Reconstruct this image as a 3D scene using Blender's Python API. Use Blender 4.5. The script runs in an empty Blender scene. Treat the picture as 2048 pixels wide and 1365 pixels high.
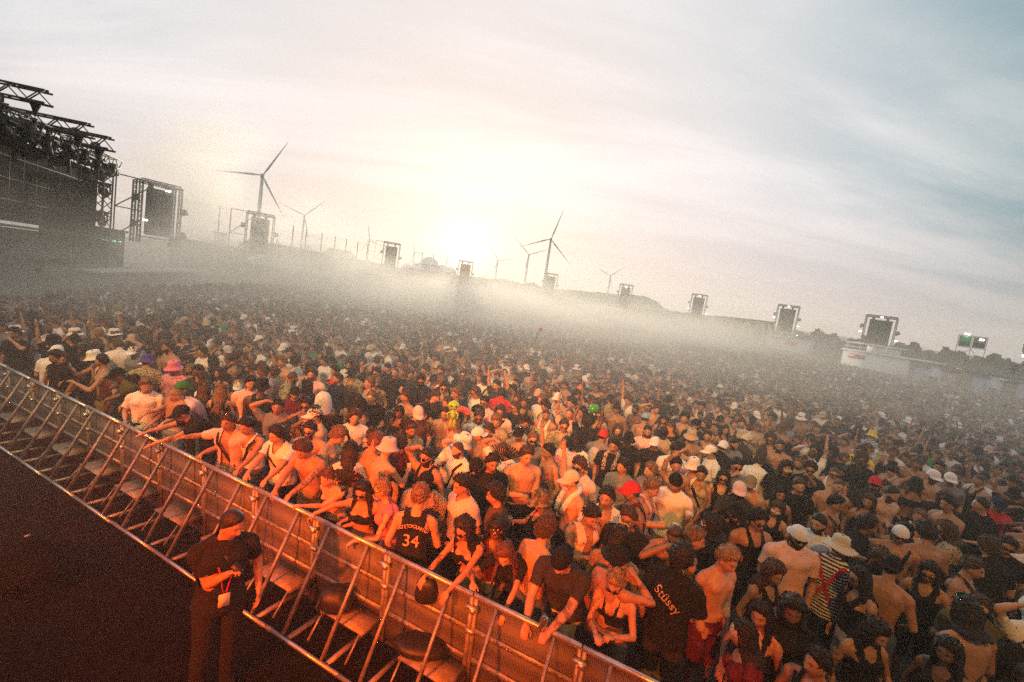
import bpy, bmesh, math, random
import numpy as np
from mathutils import Vector, Matrix, Euler
C = bpy.context; D = bpy.data; S = C.scene
SKY_RAMP = [(0.0, (0.703, 0.623, 0.546)), (0.06, (0.665, 0.586, 0.528)), (0.12, (0.622, 0.558, 0.532)), (0.17, (0.57, 0.549, 0.546)), (0.24, (0.38, 0.428, 0.455)), (0.3, (0.123, 0.235, 0.278)), (0.36, (0.035, 0.122, 0.134)), (0.5, (0.36, 0.38, 0.4)), (1.0, (0.34, 0.35, 0.37))]
CLOUD_RAMP = [(0.0, (0.807, 0.73, 0.684)), (0.12, (0.767, 0.695, 0.68)), (0.22, (0.704, 0.659, 0.66)), (0.34, (0.282, 0.357, 0.355)), (0.5, (0.5, 0.5, 0.52)), (1.0, (0.4, 0.4, 0.42))]
HORIZON_RAMP = [(0.0, (0.70, 0.58, 0.50)), (0.07, (0.64, 0.52, 0.48)), (0.2, (0.54, 0.43, 0.43)), (0.30, (0.36, 0.31, 0.32)), (0.5, (0.36, 0.34, 0.34)), (1.0, (0.3, 0.3, 0.32))]
NISHITA = 0.008
SKY_STRENGTH = 1.0
SUN_E = 3.4
EXPOSURE = 0.5
RED = (1.0, 0.105, 0.006)
AMBER = (1.0, 0.53, 0.13)
STAGE_SPOTS = [
 ('stage_footlight', (-0.9, -3.4, 4.4), (0.3, 3.9, 1.0), 3000, RED, 42, 1.0),
 ('stage_footlight.001', (-4.4, -1.7, 4.2), (-1.4, 4.8, 0.9), 5000, RED, 46, 1.0),
 ('stage_footlight.002', (-7.6, -0.2, 3.6), (-4.2, 6.0, 0.9), 3000, RED, 46, 1.0),
 ('stage_footlight.003', (2.6, -1.0, 3.4), (-1.8, 3.6, 1.35), 1100, RED, 34, 1.0),
 ('unseen_wash', (-3.0, -2.2, 9.3), (0.8, 11.5, 1.4), 1900, AMBER, 52, 1.0),
 ('unseen_wash.001', (-8.0, 0.2, 9.3), (-6.0, 13.0, 1.4), 3400, AMBER, 66, 1.0),
 ('unseen_wash.003', (2.0, -3.0, 9.3), (5.5, 6.0, 1.4), 1500, (1.0, 0.42, 0.07), 64, 1.0),
 ('unseen_wash.002', (-4.0, -2.0, 9.3), (6.0, 20.0, 1.4), 5000, AMBER, 52, 1.0),
]
ROOF_N = -1.5
HAZE = 0.0002
SMOKE_BLOBS = [(-25, 38, 2.0, 12, 14, 7.5, 0.16), (-10, 45, 1.0, 28, 24, 4.0, 0.13), (2, 52, 0.8, 31, 30, 3.4, 0.075), (26, 52, 0.8, 22, 20, 3.0, 0.006)]
VEIL = 0.058
SMOKE_COL = (0.99, 0.960, 0.885)
SMOKE_G = 0.45
SMOKE_STEP = 0.6
DENOISE = False
R = math.radians
rng = random.Random(7); nrg = np.random.RandomState(7)
col = S.collection

# ------------------------------------------------------------------ camera
CAM_H, FPX, PITCH, ROLL = 4.0, 910.0, R(5.74), R(8.47)
cam = D.cameras.new('camera'); cam_ob = D.objects.new('camera', cam); col.objects.link(cam_ob)
cam.lens = 16.0; cam.sensor_width = 36.0; cam.clip_end = 20000; cam.clip_start = 0.05
fw = Vector((0, math.cos(PITCH), -math.sin(PITCH)))
up0 = Vector((0, math.sin(PITCH), math.cos(PITCH))); rt0 = Vector((1, 0, 0))
rt = rt0*math.cos(ROLL) + up0*math.sin(ROLL); up = up0*math.cos(ROLL) - rt0*math.sin(ROLL)
M3 = Matrix((rt, up, -fw)).transposed()
cam_ob.matrix_world = Matrix.Translation((0, 0, CAM_H)) @ M3.to_4x4()
S.camera = cam_ob

def ray(px, py):                       # direction of a photograph pixel (2048 x 1365)
    x = (px-1024)/FPX; y = (682.5-py)/FPX
    return rt*x + up*y + fw
def at_z(px, py, z):
    d = ray(px, py); t = (z-CAM_H)/d.z
    return Vector((d.x*t, d.y*t, z))
def at_d(px, py, dist):                # at a horizontal distance
    d = ray(px, py); t = dist/math.hypot(d.x, d.y)
    return Vector((d.x*t, d.y*t, CAM_H+d.z*t))

# ------------------------------------------------------------------ sky, sun, exposure
SUN_AZ, SUN_EL = R(-7.4), R(4.6)
sun_dir = Vector((math.sin(SUN_AZ)*math.cos(SUN_EL), math.cos(SUN_AZ)*math.cos(SUN_EL), math.sin(SUN_EL)))
W = D.worlds.new('World'); S.world = W; W.use_nodes = True
nt = W.node_tree; nt.nodes.clear()
def wn(t, **k):
    n = nt.nodes.new(t)
    for a, v in k.items(): setattr(n, a, v)
    return n
L = nt.links.new
out = wn('ShaderNodeOutputWorld'); bg = wn('ShaderNodeBackground'); L(bg.outputs[0], out.inputs[0])
tc = wn('ShaderNodeTexCoord')
sky = wn('ShaderNodeTexSky', sky_type='NISHITA'); sky.sun_disc = False
sky.sun_elevation = SUN_EL; sky.sun_rotation = SUN_AZ; sky.air_density = 1.2; sky.dust_density = 2.5; sky.ozone_density = 1.5
def vmath(op, a, b=None):
    n = wn('ShaderNodeVectorMath', operation=op)
    for i, v in enumerate((a, b)):
        if v is None: continue
        if hasattr(v, 'is_output'): L(v, n.inputs[i])
        else: n.inputs[i].default_value = v
    return n.outputs['Value'] if op in ('DOT_PRODUCT', 'LENGTH') else n.outputs['Vector']
def m_(op, a, b=0.0, c=0.0, clamp=False):
    n = wn('ShaderNodeMath', operation=op); n.use_clamp = clamp
    for i, v in enumerate((a, b, c)):
        if hasattr(v, 'is_output'): L(v, n.inputs[i])
        else: n.inputs[i].default_value = v
    return n.outputs[0]
def mixc(f, a, b):
    n = wn('ShaderNodeMix', data_type='RGBA')
    for s, v in (('Factor', f), ('A', a), ('B', b)):
        i = [q for q in n.inputs if q.name == s and q.type == ('VALUE' if s == 'Factor' else 'RGBA')][0]
        if hasattr(v, 'is_output'): L(v, i)
        else: i.default_value = v
    return [q for q in n.outputs if q.type == 'RGBA'][0]
dirv = vmath('NORMALIZE', tc.outputs['Generated'])
sep = wn('ShaderNodeSeparateXYZ'); L(dirv, sep.inputs[0])
# angle from the sun, stretched along the horizon
dots = vmath('DOT_PRODUCT', dirv, tuple(sun_dir))
ang = m_('ARCCOSINE', dots)
ramp = wn('ShaderNodeValToRGB'); L(m_('DIVIDE', ang, math.pi), ramp.inputs[0])
def stops(r, pts):
    e = r.color_ramp.elements
    while len(e) > 1: e.remove(e[-1])
    e[0].position = pts[0][0]; e[0].color = (*pts[0][1], 1)
    for p, c in pts[1:]:
        q = e.new(p); q.color = (*c, 1)
stops(ramp, SKY_RAMP)
# cirrus sheets: noise on a flat cloud layer high above
zc = m_('ADD', m_('MAXIMUM', sep.outputs[2], 0.0), 0.12)
pl = wn('ShaderNodeCombineXYZ'); L(m_('DIVIDE', sep.outputs[0], zc), pl.inputs[0]); L(m_('DIVIDE', sep.outputs[1], zc), pl.inputs[1])
mp = wn('ShaderNodeMapping'); L(pl.outputs[0], mp.inputs[0]); mp.inputs['Rotation'].default_value = (0, 0, R(28)); mp.inputs['Scale'].default_value = (0.45, 1.5, 1)
nz = wn('ShaderNodeTexNoise'); L(mp.outputs[0], nz.inputs['Vector']); nz.inputs['Scale'].default_value = 0.8; nz.inputs['Detail'].default_value = 9; nz.inputs['Roughness'].default_value = 0.58; nz.inputs['Distortion'].default_value = 0.6
nz2 = wn('ShaderNodeTexNoise'); L(mp.outputs[0], nz2.inputs['Vector']); nz2.inputs['Scale'].default_value = 0.33; nz2.inputs['Detail'].default_value = 5
cl = wn('ShaderNodeMapRange'); L(m_('ADD', m_('MULTIPLY', nz.outputs[0], 0.65), m_('MULTIPLY', nz2.outputs[0], 0.5)), cl.inputs[0])
cl.inputs[1].default_value = 0.46; cl.inputs[2].default_value = 0.68; cl.interpolation_type = 'SMOOTHSTEP'
cloudc = wn('ShaderNodeValToRGB'); L(m_('DIVIDE', ang, math.pi), cloudc.inputs[0]); stops(cloudc, CLOUD_RAMP)
skymix = mixc(m_('MULTIPLY', cl.outputs[0], 0.9), ramp.outputs[0], cloudc.outputs[0])
# low haze band, pinkish near the horizon
hz = wn('ShaderNodeMapRange'); L(sep.outputs[2], hz.inputs[0]); hz.inputs[1].default_value = 0.0; hz.inputs[2].default_value = 0.30; hz.inputs[3].default_value = 0.75; hz.inputs[4].default_value = 0.0; hz.interpolation_type = 'SMOOTHSTEP'
hzc = wn('ShaderNodeValToRGB'); L(m_('DIVIDE', ang, math.pi), hzc.inputs[0]); stops(hzc, HORIZON_RAMP)
skymix = mixc(hz.outputs[0], skymix, hzc.outputs[0])
# the veiled sun itself
glow = m_('POWER', m_('MAXIMUM', dots, 0.0), 1700.0)
glow2 = m_('POWER', m_('MAXIMUM', dots, 0.0), 40.0)
glow3 = m_('POWER', m_('MAXIMUM', dots, 0.0), 260.0)
gsum = m_('ADD', m_('ADD', m_('MULTIPLY', glow, 1.0), m_('MULTIPLY', glow3, 0.20)), m_('MULTIPLY', glow2, 0.08))
gc = wn('ShaderNodeVectorMath', operation='SCALE'); gc.inputs[0].default_value = (1.0, 0.94, 0.82); L(gsum, gc.inputs['Scale'])
add = vmath('ADD', skymix, gc.outputs[0])
ns = wn('ShaderNodeVectorMath', operation='SCALE'); L(sky.outputs[0], ns.inputs[0]); ns.inputs['Scale'].default_value = NISHITA
add = vmath('ADD', add, ns.outputs[0])
L(add, bg.inputs[0]); bg.inputs[1].default_value = SKY_STRENGTH

sun = D.lights.new('sun', 'SUN'); sun_ob = D.objects.new('sun', sun); col.objects.link(sun_ob)
sun.energy = SUN_E; sun.angle = R(0.6); sun.color = (1.0, 0.86, 0.68)
sun_ob.rotation_euler = (-sun_dir).to_track_quat('-Z', 'Y').to_euler(); sun_ob.location = (0, 0, 60)
def spot(name, loc, aim, power, color, size, blend, radius=0.12):
    l = D.lights.new(name, 'SPOT'); o = D.objects.new(name, l); col.objects.link(o)
    l.energy = power; l.color = color; l.spot_size = R(size); l.spot_blend = blend; l.shadow_soft_size = radius
    o.location = loc; o.rotation_euler = (Vector(aim)-Vector(loc)).to_track_quat('-Z', 'Y').to_euler()
    return o
for a in STAGE_SPOTS: spot(*a)       # out-of-view stage lamps: red read off the lit barrier, amber added to warm crowd
S.view_settings.view_transform = 'Standard'; S.view_settings.look = 'None'
S.view_settings.exposure = EXPOSURE; S.view_settings.gamma = 1.0
cy = S.cycles
cy.use_denoising = DENOISE; cy.denoiser = 'OPENIMAGEDENOISE'
cy.max_bounces = 6; cy.diffuse_bounces = 2; cy.glossy_bounces = 2; cy.transmission_bounces = 4; cy.volume_bounces = 4; cy.transparent_max_bounces = 8
cy.volume_step_rate = 1.0; cy.volume_max_steps = 64
cy.caustics_reflective = False; cy.caustics_refractive = False
cy.sample_clamp_indirect = 3.0
S.render.use_persistent_data = False
# ------------------------------------------------------------------ helpers
def tag(o, label=None, cat=None, group=None, kind=None):
    for k, v in (('label', label), ('category', cat), ('group', group), ('kind', kind)):
        if v: o[k] = v
    return o
def empty(name, loc=(0, 0, 0), rz=0.0, label=None, cat=None, group=None):
    o = D.objects.new(name, None); col.objects.link(o); o.location = loc; o.rotation_euler = (0, 0, rz)
    o.empty_display_size = 0.2
    return tag(o, label, cat, group)
def mesh_obj(name, me, parent=None, mats=()):
    o = D.objects.new(name, me); col.objects.link(o)
    if parent is not None: o.parent = parent
    for m in mats: me.materials.append(m)
    return o
def np_mesh(name, V, F, smooth=True, fmat=None):
    """mesh from arrays; F is an (n,3) or (n,4) array or a list of index lists"""
    me = D.meshes.new(name); V = np.asarray(V, np.float32)
    if isinstance(F, np.ndarray):
        n, k = F.shape; loops = F.ravel().astype(np.int32); starts = np.arange(0, n*k, k, dtype=np.int32)
    else:
        n = len(F); ln = np.array([len(f) for f in F], np.int32); loops = np.concatenate([np.asarray(f, np.int32) for f in F]) if n else np.zeros(0, np.int32)
        starts = np.concatenate([[0], np.cumsum(ln)[:-1]]).astype(np.int32) if n else np.zeros(0, np.int32)
    me.vertices.add(len(V)); me.vertices.foreach_set('co', V.ravel())
    me.loops.add(len(loops)); me.loops.foreach_set('vertex_index', loops)
    me.polygons.add(n); me.polygons.foreach_set('loop_start', starts)
    if smooth: me.polygons.foreach_set('use_smooth', np.ones(n, bool))
    if fmat is not None: me.polygons.foreach_set('material_index', np.asarray(fmat, np.int32))
    me.update(calc_edges=True); me.validate(); return me

class MB:
    """collects shapes, links them as one mesh object"""
    def __init__(s): s.V = []; s.F = []
    def add(s, V, F):
        k = len(s.V); s.V.extend([tuple(v) for v in V]); s.F.extend([[i+k for i in f] for f in F]); return s
    def box(s, c, size, rot=None, M=None):
        x, y, z = [q/2 for q in size]
        V = [Vector((a*x, b*y, d*z)) for a, b, d in ((-1,-1,-1),(1,-1,-1),(1,1,-1),(-1,1,-1),(-1,-1,1),(1,-1,1),(1,1,1),(-1,1,1))]
        if rot is not None: V = [Euler(rot).to_matrix() @ v for v in V]
        V = [v+Vector(c) for v in V]
        if M is not None: V = [M @ v for v in V]
        return s.add(V, [(0,3,2,1),(4,5,6,7),(0,1,5,4),(1,2,6,5),(2,3,7,6),(3,0,4,7)])
    def bar(s, a, b, w, h=None, upv=(0, 0, 1)):
        a = Vector(a); b = Vector(b); d = (b-a); h = h or w
        if d.length < 1e-6: return s
        dn = d.normalized(); u = Vector(upv)
        if abs(dn.dot(u)) > 0.98: u = Vector((1, 0, 0))
        sd = dn.cross(u).normalized(); u = sd.cross(dn)
        V = [p+sd*(i*w/2)+u*(j*h/2) for p in (a, b) for i, j in ((-1,-1),(1,-1),(1,1),(-1,1))]
        return s.add(V, [(0,1,2,3),(4,7,6,5),(0,4,5,1),(1,5,6,2),(2,6,7,3),(3,7,4,0)])
    def tube(s, pts, rads, n=8, cap=True):
        V, F = tube_np(pts, rads, n, cap); return s.add(V, F)
    def lathe(s, prof, n=16, M=None):
        V = []; F = []
        for r_, z in prof:
            for k in range(n):
                a = 2*math.pi*k/n; V.append(Vector((r_*math.cos(a), r_*math.sin(a), z)))
        for i in range(len(prof)-1):
            for k in range(n):
                k2 = (k+1) % n; F.append((i*n+k, i*n+k2, (i+1)*n+k2, (i+1)*n+k))
        if prof[0][0] > 1e-4: F.append(tuple(range(n-1, -1, -1)))
        if prof[-1][0] > 1e-4: F.append(tuple((len(prof)-1)*n+k for k in range(n)))
        if M is not None: V = [M @ v for v in V]
        return s.add(V, F)
    def prism(s, outline, M, depth):        # outline in x,z ; thickness along y
        n = len(outline)
        V = [M @ Vector((x, -depth/2, z)) for x, z in outline]+[M @ Vector((x, depth/2, z)) for x, z in outline]
        F = [tuple(range(n)), tuple(range(2*n-1, n-1, -1))]+[(i, i+n, (i+1) % n+n, (i+1) % n) for i in range(n)]
        return s.add(V, F)
    def build(s, name, mat=None, parent=None, smooth=False, loc=None):
        me = np_mesh(name, s.V, s.F, smooth)
        o = mesh_obj(name, me, parent, [mat] if mat else [])
        if loc is not None: o.location = loc
        return o

def tube_np(pts, rads, n=8, cap=True, flat=1.0, side=None):
    P = [Vector(p) for p in pts]; rads = [rads]*len(P) if np.isscalar(rads) else list(rads)
    V = []; F = []; ref = Vector(side) if side is not None else None; last = None
    for i, p in enumerate(P):
        d = (P[min(i+1, len(P)-1)]-P[max(i-1, 0)]).normalized()
        if last is None:
            u = ref if ref is not None else (Vector((0, 0, 1)) if abs(d.z) < 0.9 else Vector((1, 0, 0)))
        else: u = last
        u = (u-d*u.dot(d))
        u = u.normalized() if u.length > 1e-5 else d.orthogonal().normalized()
        last = u; w = d.cross(u)
        for k in range(n):
            a = 2*math.pi*k/n; V.append(p+u*(math.cos(a)*rads[i])+w*(math.sin(a)*rads[i]*flat))
    for i in range(len(P)-1):
        for k in range(n):
            k2 = (k+1) % n; F.append((i*n+k, i*n+k2, (i+1)*n+k2, (i+1)*n+k))
    if cap:
        F.append(tuple(range(n-1, -1, -1))); F.append(tuple((len(P)-1)*n+k for k in range(n)))
    return V, F
def capsule(a, b, ra, rb, n=12, k=3):
    a = Vector(a); b = Vector(b); d = (b-a); d = d.normalized() if d.length > 1e-6 else Vector((0, 0, 1))
    pts = []; rr = []
    for i in range(k): t = (i+0.15)/(k)*math.pi/2; pts.append(a-d*ra*math.cos(t)); rr.append(max(ra*math.sin(t), ra*0.12))
    for i in range(4): t = i/3; pts.append(a.lerp(b, t)); rr.append(ra+(rb-ra)*t)
    for i in range(k-1, -1, -1): t = (i+0.15)/(k)*math.pi/2; pts.append(b+d*rb*math.cos(t)); rr.append(max(rb*math.sin(t), rb*0.12))
    return tube_np(pts, rr, n)
def ellipsoid(c, ax, n=14, m=10):
    """ax: three scaled axis vectors"""
    V = []; F = []; c = Vector(c); ax = [Vector(q) for q in ax]
    for j in range(m+1):
        t = math.pi*min(max(j/m, 0.02), 0.98)
        for k in range(n):
            a = 2*math.pi*k/n; V.append(c+ax[0]*(math.sin(t)*math.cos(a))+ax[1]*(math.sin(t)*math.sin(a))+ax[2]*math.cos(t))
    for j in range(m):
        for k in range(n):
            k2 = (k+1) % n; F.append((j*n+k, (j+1)*n+k, (j+1)*n+k2, j*n+k2))
    F.append(tuple(range(n))); F.append(tuple(m*n+k for k in range(n-1, -1, -1)))
    return V, F

# ------------------------------------------------------------------ materials
MATS = {}
def nodes(m):
    t = m.node_tree; return t, t.nodes['Principled BSDF'], t.nodes.new, t.links.new
def mat(name, c, rough=0.6, metal=0.0, noise=0.0, scale=8.0, bump=0.0, emit=None, alpha=None, spec=0.5, vary=0.0):
    if name in MATS: return MATS[name]
    m = D.materials.new(name); m.use_nodes = True; MATS[name] = m
    t, b, N, K = nodes(m); b.inputs['Base Color'].default_value = (*c, 1); b.inputs['Roughness'].default_value = rough; b.inputs['Metallic'].default_value = metal
    b.inputs['Specular IOR Level'].default_value = spec
    if noise or bump or vary:
        tx = N('ShaderNodeTexCoord'); nz = N('ShaderNodeTexNoise'); K(tx.outputs['Object'], nz.inputs['Vector']); nz.inputs['Scale'].default_value = scale; nz.inputs['Detail'].default_value = 4
        hs = N('ShaderNodeHueSaturation'); hs.inputs['Color'].default_value = (*c, 1)
        mr = N('ShaderNodeMapRange'); K(nz.outputs[0], mr.inputs[0]); mr.inputs[1].default_value = 0.25; mr.inputs[2].default_value = 0.75; mr.inputs[3].default_value = 1-noise; mr.inputs[4].default_value = 1+noise
        v = mr.outputs[0]
        if vary:
            oi = N('ShaderNodeObjectInfo'); m2 = N('ShaderNodeMapRange'); K(oi.outputs['Random'], m2.inputs[0]); m2.inputs[3].default_value = 1-vary; m2.inputs[4].default_value = 1+vary
            mm = N('ShaderNodeMath'); mm.operation = 'MULTIPLY'; K(v, mm.inputs[0]); K(m2.outputs[0], mm.inputs[1]); v = mm.outputs[0]
        K(v, hs.inputs['Value']); K(hs.outputs[0], b.inputs['Base Color'])
        if bump:
            bp = N('ShaderNodeBump'); bp.inputs['Strength'].default_value = bump; bp.inputs['Distance'].default_value = 0.02; K(nz.outputs[0], bp.inputs['Height']); K(bp.outputs[0], b.inputs['Normal'])
    if emit:
        b.inputs['Emission Color'].default_value = (*emit[0], 1); b.inputs['Emission Strength'].default_value = emit[1]
    if alpha is not None: b.inputs['Alpha'].default_value = alpha
    return m
def pattern_mat(name, c1, c2, kind, scale):
    """printed cloth: stripes, flowers, checks, camouflage"""
    if name in MATS: return MATS[name]
    m = mat(name, c1, 0.85); t, b, N, K = nodes(m)
    tx = N('ShaderNodeTexCoord'); mp = N('ShaderNodeMapping'); K(tx.outputs['Object'], mp.inputs[0]); mp.inputs['Scale'].default_value = (scale, scale, scale)
    mx = N('ShaderNodeMix'); mx.data_type = 'RGBA'; mx.inputs[6].default_value = (*c1, 1); mx.inputs[7].default_value = (*c2, 1)
    rp = N('ShaderNodeValToRGB'); e = rp.color_ramp.elements; e[0].position = 0.47; e[1].position = 0.53
    if kind == 'stripes':
        w = N('ShaderNodeTexWave'); w.bands_direction = 'Z'; w.inputs['Scale'].default_value = 1.0; w.inputs['Distortion'].default_value = 0.4; w.inputs['Detail'].default_value = 0
        K(mp.outputs[0], w.inputs[0]); K(w.outputs[1], rp.inputs[0])
    elif kind == 'check':
        w = N('ShaderNodeTexChecker'); w.inputs['Scale'].default_value = 1.0; K(mp.outputs[0], w.inputs[0]); K(w.outputs[1], rp.inputs[0])
    elif kind == 'zigzag':
        w = N('ShaderNodeTexWave'); w.bands_direction = 'Z'; w.wave_profile = 'TRI'; w.inputs['Distortion'].default_value = 6; w.inputs['Detail'].default_value = 1; w.inputs['Detail Scale'].default_value = 1.2
        K(mp.outputs[0], w.inputs[0]); K(w.outputs[1], rp.inputs[0])
    else:
        w = N('ShaderNodeTexNoise' if kind == 'camo' else 'ShaderNodeTexVoronoi'); w.inputs['Scale'].default_value = 1.0; K(mp.outputs[0], w.inputs['Vector']); K(w.outputs[0], rp.inputs[0])
        if kind != 'camo': e[0].position = 0.30; e[1].position = 0.36
    K(rp.outputs[0], mx.inputs[0]); K(mx.outputs[2], b.inputs['Base Color'])
    return m
SKINS = {}
for k_, c_ in {'pale': (0.56, 0.36, 0.26), 'fair': (0.50, 0.30, 0.20), 'tan': (0.42, 0.23, 0.14), 'olive': (0.33, 0.18, 0.105), 'brown': (0.17, 0.085, 0.048), 'dark': (0.075, 0.04, 0.026)}.items():
    m = mat('skin_'+k_, c_, 0.42, spec=0.4); SKINS[k_] = m
    t, b, N, K = nodes(m)
    at = N('ShaderNodeAttribute'); at.attribute_name = 'feat'; sp = N('ShaderNodeSeparateColor'); K(at.outputs['Color'], sp.inputs[0])
    tx = N('ShaderNodeTexCoord'); nz = N('ShaderNodeTexNoise'); K(tx.outputs['Object'], nz.inputs['Vector']); nz.inputs['Scale'].default_value = 9; nz.inputs['Detail'].default_value = 5
    hs = N('ShaderNodeHueSaturation'); hs.inputs['Color'].default_value = (*c_, 1); mr = N('ShaderNodeMapRange'); K(nz.outputs[0], mr.inputs[0]); mr.inputs[1].default_value = 0.3; mr.inputs[2].default_value = 0.7; mr.inputs[3].default_value = 0.88; mr.inputs[4].default_value = 1.1; K(mr.outputs[0], hs.inputs['Value'])
    prev = hs.outputs[0]
    for ch, cc in (('Green', (c_[0]*0.75, c_[1]*0.38, c_[2]*0.42)), ('Blue', (0.55, 0.52, 0.5)), ('Red', (0.012, 0.009, 0.008))):
        mx = N('ShaderNodeMix'); mx.data_type = 'RGBA'; K(sp.outputs[ch], mx.inputs[0]); K(prev, mx.inputs[6]); mx.inputs[7].default_value = (*cc, 1); prev = mx.outputs[2]
    K(prev, b.inputs['Base Color'])
HAIRC = {'black': (0.016, 0.013, 0.011), 'brown': (0.060, 0.036, 0.022), 'auburn': (0.12, 0.048, 0.022), 'lightbrown': (0.17, 0.10, 0.052), 'blond': (0.26, 0.17, 0.075), 'platinum': (0.45, 0.40, 0.30), 'grey': (0.26, 0.25, 0.24), 'green': (0.05, 0.22, 0.06)}
def hair_mat(c):
    n = 'hair_'+c
    if n in MATS: return MATS[n]
    m = mat(n, HAIRC[c], 0.5, spec=0.35); t, b, N, K = nodes(m)
    tx = N('ShaderNodeTexCoord'); mp = N('ShaderNodeMapping'); K(tx.outputs['Object'], mp.inputs[0]); mp.inputs['Scale'].default_value = (70, 70, 14)
    nz = N('ShaderNodeTexNoise'); K(mp.outputs[0], nz.inputs['Vector']); nz.inputs['Scale'].default_value = 1.6; nz.inputs['Detail'].default_value = 3
    hs = N('ShaderNodeHueSaturation'); hs.inputs['Color'].default_value = (*HAIRC[c], 1); mr = N('ShaderNodeMapRange'); K(nz.outputs[0], mr.inputs[0]); mr.inputs[1].default_value = 0.3; mr.inputs[2].default_value = 0.7; mr.inputs[3].default_value = 0.45; mr.inputs[4].default_value = 1.7
    K(mr.outputs[0], hs.inputs['Value']); K(hs.outputs[0], b.inputs['Base Color'])
    bp = N('ShaderNodeBump'); bp.inputs['Strength'].default_value = 0.8; bp.inputs['Distance'].default_value = 0.01; K(nz.outputs[0], bp.inputs['Height']); K(bp.outputs[0], b.inputs['Normal'])
    return m
CLOTH = {'black': (0.012, 0.012, 0.013), 'charcoal': (0.035, 0.035, 0.038), 'white': (0.78, 0.77, 0.76), 'cream': (0.60, 0.54, 0.42), 'grey': (0.22, 0.22, 0.24), 'lightgrey': (0.45, 0.45, 0.47), 'navy': (0.015, 0.022, 0.06), 'blue': (0.05, 0.12, 0.35), 'skyblue': (0.25, 0.48, 0.68), 'teal': (0.02, 0.25, 0.30), 'red': (0.55, 0.03, 0.03), 'maroon': (0.12, 0.012, 0.016), 'pink': (0.85, 0.22, 0.34), 'palepink': (0.80, 0.55, 0.55), 'orange': (0.75, 0.22, 0.05), 'yellow': (0.72, 0.55, 0.06), 'lime': (0.38, 0.60, 0.04), 'green': (0.04, 0.22, 0.06), 'olive': (0.10, 0.10, 0.045), 'brown': (0.11, 0.06, 0.035), 'beige': (0.48, 0.38, 0.27), 'purple': (0.10, 0.06, 0.28), 'khaki': (0.26, 0.21, 0.12), 'denim': (0.08, 0.12, 0.2)}
def cloth(c):
    if c in ('stripes',): return pattern_mat('cloth_stripes', (0.72, 0.70, 0.68), (0.03, 0.02, 0.02), 'stripes', 9.0)
    if c == 'bluestripes': return pattern_mat('cloth_blue_stripes', (0.65, 0.66, 0.68), (0.03, 0.05, 0.12), 'stripes', 9.0)
    if c == 'floral': return pattern_mat('cloth_floral', (0.04, 0.05, 0.03), (0.42, 0.34, 0.20), 'flower', 26)
    if c == 'pinkfloral': return pattern_mat('cloth_pink_floral', (0.50, 0.04, 0.09), (0.78, 0.30, 0.36), 'flower', 20)
    if c == 'whitefloral': return pattern_mat('cloth_white_floral', (0.30, 0.06, 0.04), (0.66, 0.58, 0.52), 'flower', 14)
    if c == 'camo': return pattern_mat('cloth_camo', (0.05, 0.06, 0.03), (0.22, 0.20, 0.12), 'camo', 14)
    if c == 'knit': return pattern_mat('cloth_knit', (0.60, 0.50, 0.40), (0.07, 0.04, 0.03), 'zigzag', 15)
    if c == 'check': return pattern_mat('cloth_check', (0.55, 0.53, 0.50), (0.03, 0.03, 0.03), 'check', 40)
    if c == 'bandana': return pattern_mat('cloth_bandana', (0.62, 0.55, 0.45), (0.05, 0.015, 0.012), 'flower', 34)
    if c == 'colourbandana': return pattern_mat('cloth_colour_bandana', (0.42, 0.20, 0.10), (0.55, 0.48, 0.30), 'flower', 40)
    return mat('cloth_'+c, CLOTH[c], 0.88, noise=0.10, scale=14, bump=0.25, spec=0.2)
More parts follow.
